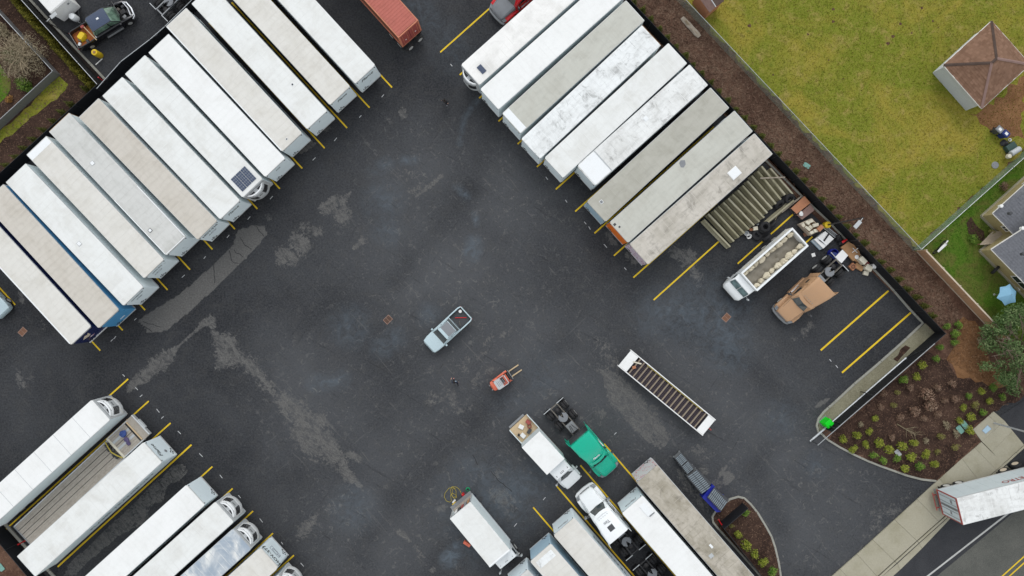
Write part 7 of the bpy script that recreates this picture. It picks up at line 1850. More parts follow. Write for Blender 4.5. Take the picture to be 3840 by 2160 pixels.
def stems(mb, h, n, spread, seed, r=.012):
    rn = random.Random(seed)
    for i in range(n):
        a = rn.uniform(0, 6.28); k = rn.uniform(.4, 1)
        mb.path([(0, 0, 0), (spread * .35 * k * math.cos(a), spread * .35 * k * math.sin(a), h * .5), (spread * k * math.cos(a + .3), spread * k * math.sin(a + .3), h * rn.uniform(.75, 1))], r, 4)
    return mb

shrub_kinds = {}
for key, mat, n_, sz in (('green', 'leaf_green', 420, .055), ('yellow', 'leaf_shrub', 420, .055), ('olive', 'leaf_olive', 300, .05), ('brown', 'leaf_brown', 360, .06), ('pale', 'leaf_tan', 260, .055)):
    lst = []
    for v in range(3):
        rn = random.Random(v * 7 + len(key)); bl = [(0, 0, .34, .30, .30, .30)] + [(rn.uniform(-.2, .2), rn.uniform(-.2, .2), rn.uniform(.2, .5), .22, .22, .2) for _ in range(5)]
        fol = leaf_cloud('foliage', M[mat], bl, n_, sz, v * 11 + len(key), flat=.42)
        st_ = stems(MB(), .5, 9, .3, v).build('stem', M['twig']); COL.objects.unlink(st_)
        lst.append((fol.data, st_.data)); bpy.data.objects.remove(st_); bpy.data.objects.remove(fol)
    shrub_kinds[key] = lst
def shrub(kind, loc, k, label, group, name='shrub', cat='shrub', seed=0):
    t = thing(name, label, cat, loc, random.uniform(0, 6.28), group); f, s = shrub_kinds[kind][seed % 3]
    for nm, me in (('foliage', f), ('stem', s)):
        o = bpy.data.objects.new(nm, me); link(o, t)
    k *= random.uniform(1.0, 1.3); t.scale = (k, k * random.uniform(.85, 1.1), k * random.uniform(.85, 1.1)); return t

GS = 'small shrubs in the mulched beds'
spots = [('G32', 1800, 385, 'green', 1.0), ('G32', 1910, 370, 'green', 1.15), ('G32', 1872, 455, 'green', 1.1), ('G32', 1862, 550, 'green', 1.0), ('G32', 1730, 598, 'green', 1.0), ('G32', 1680, 710, 'green', 1.15), ('G32', 1542, 770, 'yellow', 1.1),
         ('G32', 1487, 890, 'yellow', 1.0), ('G32', 1358, 915, 'green', 1.1), ('G32', 1305, 1052, 'olive', .85), ('G32', 1262, 1178, 'olive', .9), ('G32', 1075, 1313, 'yellow', 1.05), ('G32', 2015, 1085, 'green', 1.05), ('G32', 2138, 1038, 'yellow', 1.0),
         ('G32', 2255, 993, 'green', 1.05), ('G32', 2352, 1095, 'green', 1.0), ('G32', 2220, 1138, 'yellow', 1.0), ('G32', 2080, 1170, 'olive', 1.05), ('G32', 1958, 1202, 'yellow', 1.0), ('G32', 2030, 1290, 'yellow', 1.0), ('G32', 2155, 1255, 'green', 1.05),
         ('G32', 1922, 1335, 'yellow', 1.1), ('G32', 2012, 1425, 'yellow', 1.05), ('G32', 1790, 1380, 'pale', .95), ('G32', 1012, 1440, 'yellow', 1.0), ('G33', 745, 68, 'yellow', 1.1), ('G33', 882, 32, 'yellow', 1.05), ('G33', 972, 122, 'yellow', 1.1), ('G33', 850, 168, 'yellow', 1.1),
         ('G33', 1105, 102, 'yellow', 1.1), ('G33', 1050, 225, 'green', 1.1), ('G33', 1198, 172, 'yellow', 1.15), ('G33', 1155, 282, 'green', 1.1), ('G33', 1333, 138, 'yellow', 1.1), ('G33', 1452, 108, 'yellow', 1.05), ('G33', 1290, 262, 'green', 1.0), ('G33', 1430, 242, 'yellow', 1.1),
         ('G33', 1575, 216, 'yellow', 1.15), ('G33', 1372, 362, 'yellow', 1.15), ('G33', 1512, 335, 'green', 1.1), ('G33', 1660, 322, 'yellow', 1.15), ('G33', 1705, 195, 'olive', .95), ('G33', 1872, 148, 'olive', 1.0), ('G33', 1735, 42, 'olive', .95), ('G33', 1585, 85, 'pale', .8), ('G33', 1890, 20, 'pale', .9),
         ('G32', 1160, 1062, 'brown', 1.0), ('G32', 930, 1370, 'pale', .8), ('G32', 1600, 1180, 'brown', 1.6), ('G32', 1560, 1060, 'brown', 1.9), ('G32', 1460, 1240, 'brown', 1.4), ('G32', 1700, 1270, 'brown', 1.2), ('G32', 1690, 1000, 'brown', 1.2), ('G32', 1870, 1110, 'brown', 1.1), ('G32', 1850, 960, 'brown', 1.1), ('G32', 1770, 1130, 'brown', 1.0), ('G33', 1240, 55, 'brown', 1.0), ('G32', 1420, 1000, 'brown', 1.1),
         ('G32', 1330, 1300, 'brown', 1.1), ('G32', 1560, 1310, 'brown', 1.0), ('G32', 1130, 1200, 'brown', .9)]
spots = sorted(spots, key=lambda s: at(s[0], s[1], s[2]).y, reverse=True)
cnt = {}
adj = {'green': 'deep green', 'yellow': 'yellow green', 'olive': 'olive', 'brown': 'leafless brown', 'pale': 'pale dry'}
for i, (rg, x, y, kd, k) in enumerate(spots):
    cnt[kd] = cnt.get(kd, 0) + 1; p = at(rg, x, y, .3); p.z = .06
    shrub(kd, p, k, '%s %s shrub from the top of the right mulch bed' % (ordn(cnt[kd]), adj[kd]), GS, seed=i)
for i, (x, y, k, kd) in enumerate(((868, 750, 1.15, 'green'), (715, 888, .8, 'olive'), (783, 978, 1.2, 'yellow'), (862, 1090, 1.2, 'yellow'), (962, 1190, 1.2, 'yellow'), (1062, 1285, 1.3, 'yellow'), (1165, 1395, 1.35, 'green'))):
    p = at('Y3', x, y, .3); p.z = .09; shrub(kd, p, k, '%s shrub from the top of the planter island' % ordn(i + 1), 'shrubs in the planter island', seed=i)

# arborvitae rows
arb = {}
for key, mat in (('dark', 'leaf_cedar'), ('gold', 'leaf_hedge')):
    lst = []
    for v in range(3):
        bl = [(0, 0, .1 + .22 * k, .40 * (1 - k / 7.6) * (1 + .1 * math.sin(k + v)), .40 * (1 - k / 7.6), .22) for k in range(7)]
        f = leaf_cloud('foliage', M[mat], bl, 620, .065, v + 31, flat=.38); st_ = MB().tube((0, 0, 0), (0, 0, 1.3), .03, 6, r2=.008).build('trunk', M['bark']); COL.objects.unlink(st_); lst.append((f.data, st_.data))
        bpy.data.objects.remove(f); bpy.data.objects.remove(st_)
    arb[key] = lst
def arborvitae(kind, p, k, label, group, seed):
    t = thing('arborvitae', label, 'shrub', p, random.uniform(0, 6.28), group); f, s = arb[kind][seed % 3]
    for nm, me in (('foliage', f), ('trunk', s)): link(bpy.data.objects.new(nm, me), t)
    t.scale = (k * random.uniform(.9, 1.1), k * random.uniform(.9, 1.1), k * random.uniform(.85, 1.15))
q0, q1 = at('G20', 1225, 10, .8), at('G32', 1680, 278, .8); na = 36
for i in range(na):
    p = q0.lerp(q1, i / (na - 1)); p.z = .05; p += Vector((random.uniform(-.08, .08), random.uniform(-.08, .08), 0))
    arborvitae('dark', p, 1.0, '%s small arborvitae from the top along the right black fence' % ordn(i + 1), 'arborvitae along the right fence', i)
q0, q1 = at('G00', 60, -90, .8), at('G00', 900, 850, .8); na = 26
for i in range(na):
    p = q0.lerp(q1, i / (na - 1)); p.z = .05; p += Vector((random.uniform(-.1, .1), random.uniform(-.1, .1), 0))
    arborvitae('gold', p, 1.25, '%s yellow green arborvitae from the top of the upper left hedge' % ordn(i + 1), 'arborvitae in the upper left hedge', i)
for i, (rg, x, y) in enumerate((('G00', 855, 890), ('G00', 700, 1045), ('G00', 615, 1125), ('G00', 525, 1215), ('G00', 425, 1305), ('G00', 325, 1400), ('G01', 230, 40), ('G01', 150, 130), ('G01', 50, 215))):
    p = at(rg, x, y, .5); p.z = .05; arborvitae('dark', p, .85, '%s low arborvitae from the corner behind the upper left trailers' % ordn(i + 1), 'arborvitae behind the upper left trailers', i)

# trees
def branches(mb, base, h, n, spread, seed, r=.05, depth=2):
    rn = random.Random(seed)
    for i in range(n):
        a = 6.283 * i / n + rn.uniform(-.3, .3); p = Vector(base) + Vector((0, 0, h * rn.uniform(.15, .45))); q = Vector(base) + Vector((math.cos(a) * spread * rn.uniform(.6, 1), math.sin(a) * spread * rn.uniform(.6, 1), h * rn.uniform(.6, 1.0)))
        m = p.lerp(q, .5) + Vector((0, 0, .15 * h)); mb.tube(p, m, r, 5, r2=r * .7); mb.tube(m, q, r * .7, 5, r2=r * .3)
        if depth:
            for k in range(5):
                s = m.lerp(q, rn.uniform(0, .9)); e_ = s + Vector((rn.uniform(-1, 1), rn.uniform(-1, 1), rn.uniform(0, .6))) * spread * .30; mb.tube(s, e_, r * .35, 4, r2=r * .1)
                for _ in range(3):
                    e2 = e_ + Vector((rn.uniform(-1, 1), rn.uniform(-1, 1), rn.uniform(-.2, .5))) * spread * .14; mb.tube(s.lerp(e_, .7), e2, r * .16, 3, r2=r * .06)
    return mb
c = at('G00', 190, 560, 1.8); c.z = .05
t = thing('bare_tree', 'bushy leafless tan tree at the upper left edge', 'tree', c)
MB().tube((0, 0, 0), (0, 0, 1.4), .16, 8, r2=.10).build('trunk', M['bark'], t)
branches(MB(), (0, 0, .3), 3.0, 16, 2.6, 3, .06, 2).build('limb', M['twig'], t)
bl = [(math.cos(a) * 1.7 * k, math.sin(a) * 1.6 * k, 2.3 - .7 * k, .95, .95, .7) for k in (.35, .8, 1.15) for a in [x * .9 + k for x in range(7)]]
leaf_cloud('crown', M['leaf_tan'], bl, 5200, .11, 5, t, flat=.16)
def bush(label, reg, x, y, r, hgt, mat, n, size, seed, name='bush'):
    p = at(reg, x, y, hgt * .6); p.z = .05; t = thing(name, label, 'bush', p); rn = random.Random(seed)
    bl = [(0, 0, hgt * .5, r * .7, r * .7, hgt * .5)] + [(rn.uniform(-.5, .5) * r, rn.uniform(-.5, .5) * r, rn.uniform(.3, .8) * hgt, r * .45, r * .45, hgt * .3) for _ in range(8)]
    leaf_cloud('foliage', M[mat], bl, n, size, seed, t, flat=.4); stems(MB(), hgt * .8, 8, r * .6, seed, .02).build('stem', M['bark'], t); return t
bush('dark green bush inside the bare tan tree', 'G00', 110, 560, .9, 1.9, 'leaf_tree', 900, .09, 21); bush('bright green bush below the bare tan tree', 'G00', 220, 850, .95, 1.1, 'leaf_green', 1100, .08, 22); bush('small rust orange bush by the left chain link corner', 'G00', 95, 995, .5, .6, 'leaf_orange', 600, .05, 23)
bush('second tan bush at the far upper left edge', 'G00', -10, 300, 1.0, 1.6, 'leaf_tan', 1200, .1, 24)
bush('green bush against the house corner', 'Y5', 240, 720, .7, .6, 'leaf_green', 600, .07, 25); bush('thin dark bush by the house wall', 'Y5', 525, 200, .6, .6, 'leaf_brown', 400, .06, 26); bush('pale planted pot bush at the deck', 'Y5', 415, 655, .4, .8, 'leaf_olive', 260, .06, 27)
bush('pale dry bush at the end of the cedar fence', 'W6', 395, 400, .9, 1.0, 'leaf_tan', 700, .07, 28)
# big tree at the right edge
c = at('W6', 695, 480, 3.5); c.z = .05
t = thing('evergreen_tree', 'large grey green tree spreading in from the right edge', 'tree', c)
MB().tube((0, 0, 0), (.1, 0, 2.2), .22, 8, r2=.16).build('trunk', M['bark'], t)
branches(MB(), (0, 0, 1.0), 3.6, 18, 4.4, 9, .07, 2).build('limb', M['bark'], t)
bl = []; rn = random.Random(4)
for i in range(70):
    a = rn.uniform(0, 6.28); k = rn.uniform(.15, 1) ** .6; bl.append((math.cos(a) * 3.7 * k, math.sin(a) * 3.9 * k, 4.4 - 2.4 * k + rn.uniform(-.4, .4), rn.uniform(.5, .95), rn.uniform(.5, .95), rn.uniform(.35, .6)))
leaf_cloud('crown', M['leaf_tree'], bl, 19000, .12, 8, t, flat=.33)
# driftwood log and brushwood
a, b = at('G20', 1712, 175, .2), at('G20', 1888, 368, .2); t = thing('driftwood_log', 'split grey log lying on the bark strip', 'log', (0, 0, 0))
d_ = (b - a); rings = []; d1 = d_.normalized(); n1 = Vector((-d1.y, d1.x, 0))
for i in range(9):
    p = a + d_ * (i / 8); p.z = .16; k = (.7 if i in (0, 8) else 1) * random.uniform(.85, 1.1); rings.append([p + n1 * (.30 * k * math.cos(q)) + Vector((0, 0, .15 * k * math.sin(q) * random.uniform(.8, 1.1))) for q in [x * math.pi / 5 for x in range(10)]])
MB().loft(rings).build('trunk_wood', M['log'], t, smooth=True)
for i in range(7):
    s = random.uniform(.05, .8); p = a + d_ * s; q = a + d_ * min(1.0, s + random.uniform(.1, .2)); o_ = n1 * random.uniform(-.18, .18); MB().tube(p + o_ + Vector((0, 0, .12)), q + o_ + Vector((0, 0, .11)), .03, 4).build('splinter', M['twig'], t)
c = at('Y4', 1290, 1225, .2); t = thing('brushwood', 'pale bare branch lying in the right mulch bed', 'branch', (c.x, c.y, .1), -.55); rn = random.Random(2)
mb = MB(); mb.tube((-1.2, 0, .05), (1.0, 0, .12), .05, 5, r2=.02)
for i in range(14):
    s = rn.uniform(-.9, .9); e_ = (s + rn.uniform(.2, .7), rn.uniform(-.7, .7), rn.uniform(.1, .35)); mb.tube((s, 0, .09), e_, .022, 4, r2=.008); mb.tube(tuple(x * .6 + y * .4 for x, y in zip(e_, (s, 0, .09))), (e_[0] + rn.uniform(-.1, .4), e_[1] + rn.uniform(-.3, .3), e_[2] + .05), .012, 3, r2=.005)
mb.build('twig_wood', M['leaf_tan'], t)

# ground litter and grass blades: nobody could count them
def scatter(name, label, mat, polys, n, size, seed, z, tall=0.0, flat=.35):
    rn = np.random.default_rng(seed); vs = []; fs = []; sh = []
    tris = []
    from mathutils.geometry import tessellate_polygon
    for P in polys:
        P3 = [Vector((p.x, p.y, 0)) for p in P]
        for a, b, c in tessellate_polygon([P3]):
            A_, B_, C_ = P3[a], P3[b], P3[c]; tris.append((A_, B_, C_, abs((B_ - A_).cross(C_ - A_).z) / 2))
    w = np.array([t_[3] for t_ in tris]); w /= w.sum(); pk = rn.choice(len(tris), n, p=w)
    R_ = rn.random((n, 8))
    for i in range(n):
        A_, B_, C_, _ = tris[pk[i]]; u, v = R_[i, 0], R_[i, 1]
        if u + v > 1: u, v = 1 - u, 1 - v
        p = A_ + (B_ - A_) * u + (C_ - A_) * v
        if abs(p.x) > 54 or abs(p.y) > 31: continue
        a = R_[i, 2] * 6.283; s = size * (.5 + R_[i, 3]); dx, dy = math.cos(a) * s, math.sin(a) * s; k = len(vs); tz = (R_[i, 4] - .3) * s
        if tall:
            lx, ly = (R_[i, 5] - .5) * tall, (R_[i, 6] - .5) * tall
            vs += [(p.x - dx * .3, p.y - dy * .3, z), (p.x + dx * .3, p.y + dy * .3, z), (p.x + lx, p.y + ly, z + tall * (.5 + R_[i, 7]))]; fs.append((k, k + 1, k + 2)); sh += [R_[i, 4]] * 3
        else:
            vs += [(p.x - dx, p.y - dy, z + .01), (p.x + dy * flat, p.y - dx * flat, z + .012 + max(tz, 0)), (p.x + dx, p.y + dy, z + .01 + abs(tz)), (p.x - dy * flat, p.y + dx * flat, z + .012)]; fs.append((k, k + 1, k + 2, k + 3)); sh += [R_[i, 4]] * 4
    me = bpy.data.meshes.new(name); me.from_pydata(vs, [], fs); at_ = me.attributes.new('shade', 'FLOAT', 'POINT'); at_.data.foreach_set('value', sh); me.materials.append(mat)
    return tag(link(bpy.data.objects.new(name, me)), label, kind='stuff')
strip = [FA0, FB, at('G32', 1960, 290), at('G31', 1480, 1080), at('G31', 500, 20), at('G20', 1720, 0)]
scatter('leaf_litter', 'fallen brown leaves over the bark strip', M['chip_brown'], [strip], 17000, .13, 41, .06)
scatter('bark_chip', 'loose bark chips over the mulch beds', M['chip_brown'], [bed2, [LF0, LF2, LF4, Vector((-64, LF4.y, 0)), Vector((-64, 36, 0))], [at('Y3', *p) for p in isl]], 12000, .075, 42, .09)
scatter('needle', 'pine needles over the orange litter', M['chip_needle'], [W('G32', (1960, 290), (2140, 420), (2230, 740), (2450, 960), (2150, 940), (1790, 720), (1850, 620))], 3000, .10, 43, .09, flat=.12)
scatter('grass_blade', 'grass blades of the winter lawn', M['blade'], [lawn], 42000, .10, 44, .085, tall=.11)
scatter('lush_blade', 'grass blades of the side yard', M['leaf_green'], [side], 12000, .10, 45, .08, tall=.12)
# ------------------------------------------------------------------ smaller things around the yard
def single(name, mb, mat, label, cat, loc=(0, 0, 0), rz=0.0, group=None, bev=0.0, smooth=False, rot=None):
    return tag(mb.build(name, M[mat], loc=loc, rot=rot or (0, 0, rz), bev=bev, smooth=smooth), label, cat, group)
def gnd(reg, x, y, h=0.0, z=0.0): p = at(reg, x, y, h); return Vector((p.x, p.y, z))
def quad_panel(name, reg, pts, h, thick, mat, label, cat, group=None):
    P = [at(reg, *p, h) for p in pts]
    return single(name, MB().prism([(p.x, p.y) for p in P], h - thick, h), mat, label, cat, group=group)

# concrete barriers
beams = [(150, 985, 545, 1395), (217, 897, 602, 1310), (302, 842, 677, 1250), (368, 785, 762, 1192), (442, 725, 830, 1130), (515, 665, 905, 1072), (582, 605, 987, 1015), (655, 540, 1055, 957), (732, 470, 1105, 885), (802, 402, 1175, 818), (870, 320, 1235, 745), (952, 255, 1305, 685), (1017, 182, 1370, 612), (1150, 215, 1485, 600)]
prof = [(-.30, 0), (.30, 0), (.30, .16), (.15, .38), (.10, .80), (-.10, .80), (-.15, .38), (-.30, .16)]
bm_ = None
for i, (x0, y0, x1, y1) in enumerate(beams):
    a, b = at('Z4', x0, y0, .5), at('Z4', x1, y1, .5); d = b - a; L_ = d.to_2d().length
    if bm_ is None: o = MB().xprism(prof, -.5, .5).build('concrete_barrier', M['beam'], bev=.025); bm_ = o
    else: o = link(bm_.copy())
    o.location = ((a.x + b.x) / 2, (a.y + b.y) / 2, 0); o.rotation_euler = (random.uniform(-.02, .02), 0, math.atan2(d.y, d.x)); o.scale = (L_, random.uniform(.84, .96), random.uniform(.95, 1.02))
    tag(o, '%s mossy concrete barrier from the lower left of the row' % ordn(i + 1), 'barrier', 'row of mossy concrete barriers')
a, b = at('Z4', 1100, 1035, .4), at('Z4', 1510, 690, .4); d = b - a
o = link(bm_.copy()); o.location = ((a.x + b.x) / 2, (a.y + b.y) / 2, 0); o.rotation_euler = (0, 0, math.atan2(d.y, d.x)); o.scale = (d.to_2d().length, .8, .75); tag(o, 'mossy concrete barrier lying crosswise behind the tyres', 'barrier')
a, b = at('Z4', 1640, 625, .3), at('Z4', 1330, 870, .3); single('timber_pole', MB().tube(a, b, .10, 8), 'log', 'grey timber pole lying beside the crosswise barrier', 'pole', smooth=True)
a, b = at('Z4', 1010, 355, .9), at('Z4', 1385, 340, .9); single('plank', MB().rbox((a + b) / 2, ((b - a).length, .12, .04), math.atan2((b - a).y, (b - a).x)), 'log', 'weathered board lying across the concrete barriers', 'plank')
a, b = at('Z4', 1235, 990, .3), at('Z4', 1345, 860, .3); single('branch', MB().path([a, a.lerp(b, .4) + Vector((-.12, .05, .05)), b], .03, 5), 'leaf_tan', 'thin pale branch on the crosswise barrier', 'branch')
# tyres
tyre_me = MB().lathe([(.27, -.12), (.46, -.13), (.52, -.09), (.53, 0), (.52, .09), (.46, .13), (.27, .12), (.24, 0)], 22, close=True)
GT = 'scrap tyres by the concrete barriers'
for i, (reg, x, y, h, z, rot, lab) in enumerate((('Z4', 965, 1212, .2, .14, (0, 0, 0), 'flat black tyre in front of the tyre pile'), ('Z4', 1035, 1150, .3, .14, (.05, 0, 0), 'bottom tyre of the scrap pile'), ('Z4', 1070, 1110, .5, .40, (.06, .05, 0), 'middle tyre of the scrap pile'), ('Z4', 1095, 1085, .8, .66, (.1, -.05, 0), 'top tyre of the scrap pile'),
        ('Z4', 1195, 1050, .4, .50, (1.45, 0, .75), 'tyre standing on edge behind the scrap pile'), ('Z4', 1100, 1255, .4, .50, (1.5, 0, .8), 'tyre standing on edge beside the yellow stripe'), ('Z4', 1455, 665, .5, .55, (.45, .2, 0), 'tilted tyre on the far end of the barriers'), ('Z4', 1290, 755, .3, .45, (.9, .0, .6), 'tyre leaning on the eleventh barrier'))):
    p = gnd(reg, x, y, h, z)
    o = tyre_me.build('tyre', M['rubber'], smooth=True) if i == 0 else link(t0.copy())
    if i == 0: t0 = o
    o.location = p; o.rotation_euler = rot; tag(o, lab, 'tyre', GT)
single('tyre', tyre_me, 'rubber', 'black tyre leaning on the olive house wall', 'tyre', gnd('Y5', 440, 1012, .3, .42), rot=(1.2, 0, .8), smooth=True)
single('plastic_tub', MB().lathe([(.20, 0), (.26, .28), (.27, .30), (.23, .30), (.18, .04)], 16), 'white_plain', 'white plastic tub beside the flat tyre', 'tub', gnd('Z4', 835, 1215, .2), rot=(.5, .2, 0)); single('plastic_tub', MB().lathe([(.18, 0), (.23, .26), (.24, .28), (.20, .28), (.16, .04)], 16), 'light_grey', 'grey plastic tub against the fifth barrier', 'tub', gnd('Z4', 800, 1190, .2))
quad_panel('carton', 'Z4', [(905, 1090), (970, 1080), (978, 1135), (910, 1145)], .35, .3, 'cream', 'cream carton between the barriers and the tyre pile', 'box'); single('rag', lumpy(MB(), (0, 0, .1), .22, (1, .7, .5), 3), 'wood_brown', 'rust brown rag beside the cream carton', 'rag', gnd('Z4', 870, 1130), smooth=True)
single('bottle', MB().lathe([(.09, 0), (.09, .22), (.03, .30), (.03, .36)], 10), 'light_grey', 'grey can behind the cream carton', 'can', gnd('Z4', 965, 1055), smooth=True)
# junk along the right fence
GJ = 'junk piled along the right fence'
def table_top(reg, pts, h, mat, label):
    P = [at(reg, *p, h) for p in pts]; t = thing('panel_table', label, 'table', group=GJ); c = sum(P, Vector()) / 4
    MB().prism([(p.x, p.y) for p in P], h - .05, h).build('top', M[mat], t, bev=.01)
    for p in P:
        q = c + (p - c) * .85; MB().box(q.x - .04, q.x + .04, q.y - .04, q.y + .04, 0, h - .05).build('leg', M['wood_mauve'], t)
table_top('Z2', [(40, 395), (365, 95), (515, 262), (180, 530)], .75, 'wood_brown', 'orange brown board table at the top of the junk row')
table_top('Z2', [(190, 560), (520, 285), (610, 440), (310, 668)], .65, 'wood_mauve', 'faded mauve board table beside the orange one')
single('crumpled_bag', lumpy(MB(), (0, 0, .12), .24, (.8, 1.1, .6), 5), 'white_plain', 'crumpled white bag on the mauve board table', 'bag', gnd('Z2', 285, 525, .75, .66), smooth=True)
P = [at('Z2', *p, .9) for p in ((270, 770), (550, 640), (785, 895), (530, 1040))]; t = thing('timber_crate', 'open timber crate full of cream blocks', 'crate', group=GJ)
for a, b in zip(P, P[1:] + P[:1]):
    d = b - a
    for z in (.15, .4, .65): MB().rbox(((a.x + b.x) / 2, (a.y + b.y) / 2, z + .08), (d.length, .04, .18), math.atan2(d.y, d.x)).build('slat', M['cedar_cap'], t)
MB().prism([(p.x, p.y) for p in P], .05, .12).build('bottom', M['cedar'], t)
cc = sum(P, Vector()) / 4; e1_, e2_ = (P[1] - P[0]), (P[3] - P[0]); rn = random.Random(12)
for i in range(9):
    u, v = .18 + .64 * (i % 3) / 2, .14 + .72 * (i // 3) / 2; p = P[0] + e1_ * u + e2_ * v
    single('foam_block', MB().rbox((0, 0, 0), (rn.uniform(.35, .6), rn.uniform(.25, .35), .28), rn.uniform(0, 3), rn.uniform(-.2, .2)), 'cream', '%s cream block counted through the open timber crate' % ordn(i + 1), 'block', (p.x, p.y, .72 + rn.uniform(-.1, .2)), group='cream blocks in the timber crate', bev=.03)
single('carton', MB().box(-.3, .3, -.2, .2, 0, .35), 'wood_brown', 'orange brown carton at the end of the timber crate', 'box', gnd('Z2', 715, 880, .8, .85), rz=.8, group=GJ, bev=.01)
for i, (y0, c_) in enumerate(((0, 'steel_grey'), (-40, 'rail_light'), (40, 'light_grey'))):
    a, b = at('Z2', 790 - y0 * .6, 790 + y0 * .7, .2), at('Z2', 1150 - y0 * .6, 1085 + y0 * .7, .2); single('steel_pipe', MB().tube(a, b, .06, 8), c_, ('middle', 'upper', 'lower')[i] + ' long pale pipe beside the stacked panels', 'pipe', group=GJ)
for i in range(5):
    P = [at('Z2', *p, .3) for p in ((575, 1150), (850, 945), (1062, 1130), (800, 1375))]; c = sum(P, Vector()) / 4; off = Vector((-.07 * (4 - i), -.05 * (4 - i), 0)) * .7
    single('door_panel', MB().prism([((c + (p - c) * .97 + off).x, (c + (p - c) * .97 + off).y) for p in P], .06 + i * .09, .13 + i * .09), ('ice_blue', 'white_plain', 'ice_blue', 'light_grey', 'white_plain')[i], '%s pale panel from the bottom of the stack by the pipes' % ordn(i + 1), 'panel', group='stacked pale panels')
single('frame_bar', MB().rbox((0, 0, 0), (.9, .16, .05), 0), 'black', 'dark bar lying on the stacked pale panels', 'bar', gnd('Z2', 905, 1090, .6, .54), rz=.95); single('frame_bar', MB().rbox((0, 0, 0), (.55, .14, .05), 0), 'dark_grey', 'short dark strip on the stacked pale panels', 'bar', gnd('Z2', 790, 1190, .6, .54), rz=-.6); single('frame_bar', MB().rbox((0, 0, 0), (1.1, .12, .04), 0), 'white', 'white batten across the stacked pale panels', 'bar', gnd('Z2', 800, 1180, .65, .60), rz=-.7)
single('rubbish_bag', lumpy(MB(), (0, 0, .3), .38, (1, 1, .85), 9), 'black', 'round black rubbish bag by the second black pole', 'bag', gnd('Z2', 1190, 1115, .3), group=GJ, smooth=True); single('rubbish_bag', lumpy(MB(), (0, 0, .25), .36, (1.2, .9, .7), 11), 'black', 'lower black rubbish bag by the red cloth', 'bag', gnd('Z2', 1290, 1220, .3), group=GJ, smooth=True)
single('red_cloth', lumpy(MB(), (0, 0, .1), .26, (1.2, .5, .5), 13), 'red', 'bright red cloth on the black bags', 'cloth', gnd('Z2', 1320, 1180, .5, .5), rz=.6, smooth=True)
quad_panel('cardboard_sheet', 'Z3', [(1250, 310), (1420, 170), (1560, 240), (1690, 400), (1720, 500), (1550, 640), (1400, 480)], .5, .25, 'cardboard', 'large wet cardboard sheet by the white pvc cross', 'cardboard', GJ)
for i, (a_, b_) in enumerate((((1530, 320), (1640, 440)), ((1520, 430), (1660, 325)))): a, b = at('Z3', *a_, .6 + i * .06), at('Z3', *b_, .6 + i * .06); single('pvc_pipe', MB().tube(a, b, .035, 8), 'white_plain', ('white pvc pipe under its crossing partner', 'white pvc pipe on top of its crossing partner')[i], 'pipe', group=GJ)
single('bucket_lid', MB().lathe([(.20, 0), (.21, .03), (.19, .05), (.02, .05)], 16), 'white_plain', 'round white lid on the wet cardboard', 'lid', gnd('Z3', 1625, 540, .5, .5), group=GJ)
t = thing('blue_barrel', 'round blue barrel with open top beside the white board', 'barrel', gnd('Z3', 1055, 445, .5), group=GJ)
MB().lathe([(.36, 0), (.42, .1), (.43, .4), (.42, .75), (.40, .82), (.37, .82), (.37, .2), (.02, .18)], 24).build('shell', M['blue_tote'], t, smooth=True); MB().box(-.14, .18, -.14, .12, .2, .5).build('contents', M['purple_cloth'], t, bev=.03)
quad_panel('white_board', 'Z3', [(1100, 550), (1285, 360), (1420, 500), (1262, 690)], .9, .06, 'white_plain', 'big white board over the blue tote', 'board', GJ); quad_panel('tote', 'Z3', [(945, 480), (1100, 420), (1390, 560), (1225, 700)], .8, .75, 'blue_bin', 'blue grey tote under the white board', 'tote', GJ)
for i, (x, y, sx, sy, h, m_, lab) in enumerate(((1790, 620, .75, .5, .9, 'cream', 'cream cabinet nearest the wet cardboard'), (1930, 800, .7, .55, .7, 'cream', 'cream cabinet at the lower end of the junk row'), (2065, 760, .35, .4, .8, 'white_plain', 'narrow white carton against the black fence'), (1540, 770, .6, .6, .3, 'wood_brown', 'square rust brown box with a coil on it'), (1690, 780, .9, .5, .25, 'cardboard', 'flattened cardboard beside the rust brown box'), (1860, 930, .5, .4, .3, 'cream', 'pale carton at the bottom end of the junk row'), (1880, 690, .35, .35, .5, 'red_dull', 'dark red tin between the cream cabinets'), (1660, 600, .5, .5, .35, 'cardboard', 'crushed brown carton behind the cream cabinet'))):
    single('carton' if m_ != 'cream' else 'cabinet', MB().box(-sx / 2, sx / 2, -sy / 2, sy / 2, 0, h), m_, lab, 'box', gnd('Z3', x, y, h), rz=-.78 + (i % 3) * .25, group=GJ, bev=.02)
single('rusty_coil', MB().lathe([(.16, 0), (.22, .05), (.16, .1), (.11, .05)], 16, close=True), 'iron_rust', 'rusty coil on the square brown box', 'coil', gnd('Z3', 1540, 770, .3, .31), group=GJ, smooth=True)
single('paper_sheet', MB().rbox((0, 0, 0), (.36, .36, .02)), 'white_plain', 'white square sheet on the asphalt by the open white truck', 'sheet', gnd('Z3', 580, 490, 0, .02), rz=.3); single('brick_rubble', MB().rbox((0, 0, .06), (.5, .4, .12)), 'iron_rust', 'rusty scrap behind the open white truck', 'scrap', gnd('Z2', 390, 1020), rz=.4, bev=.03)
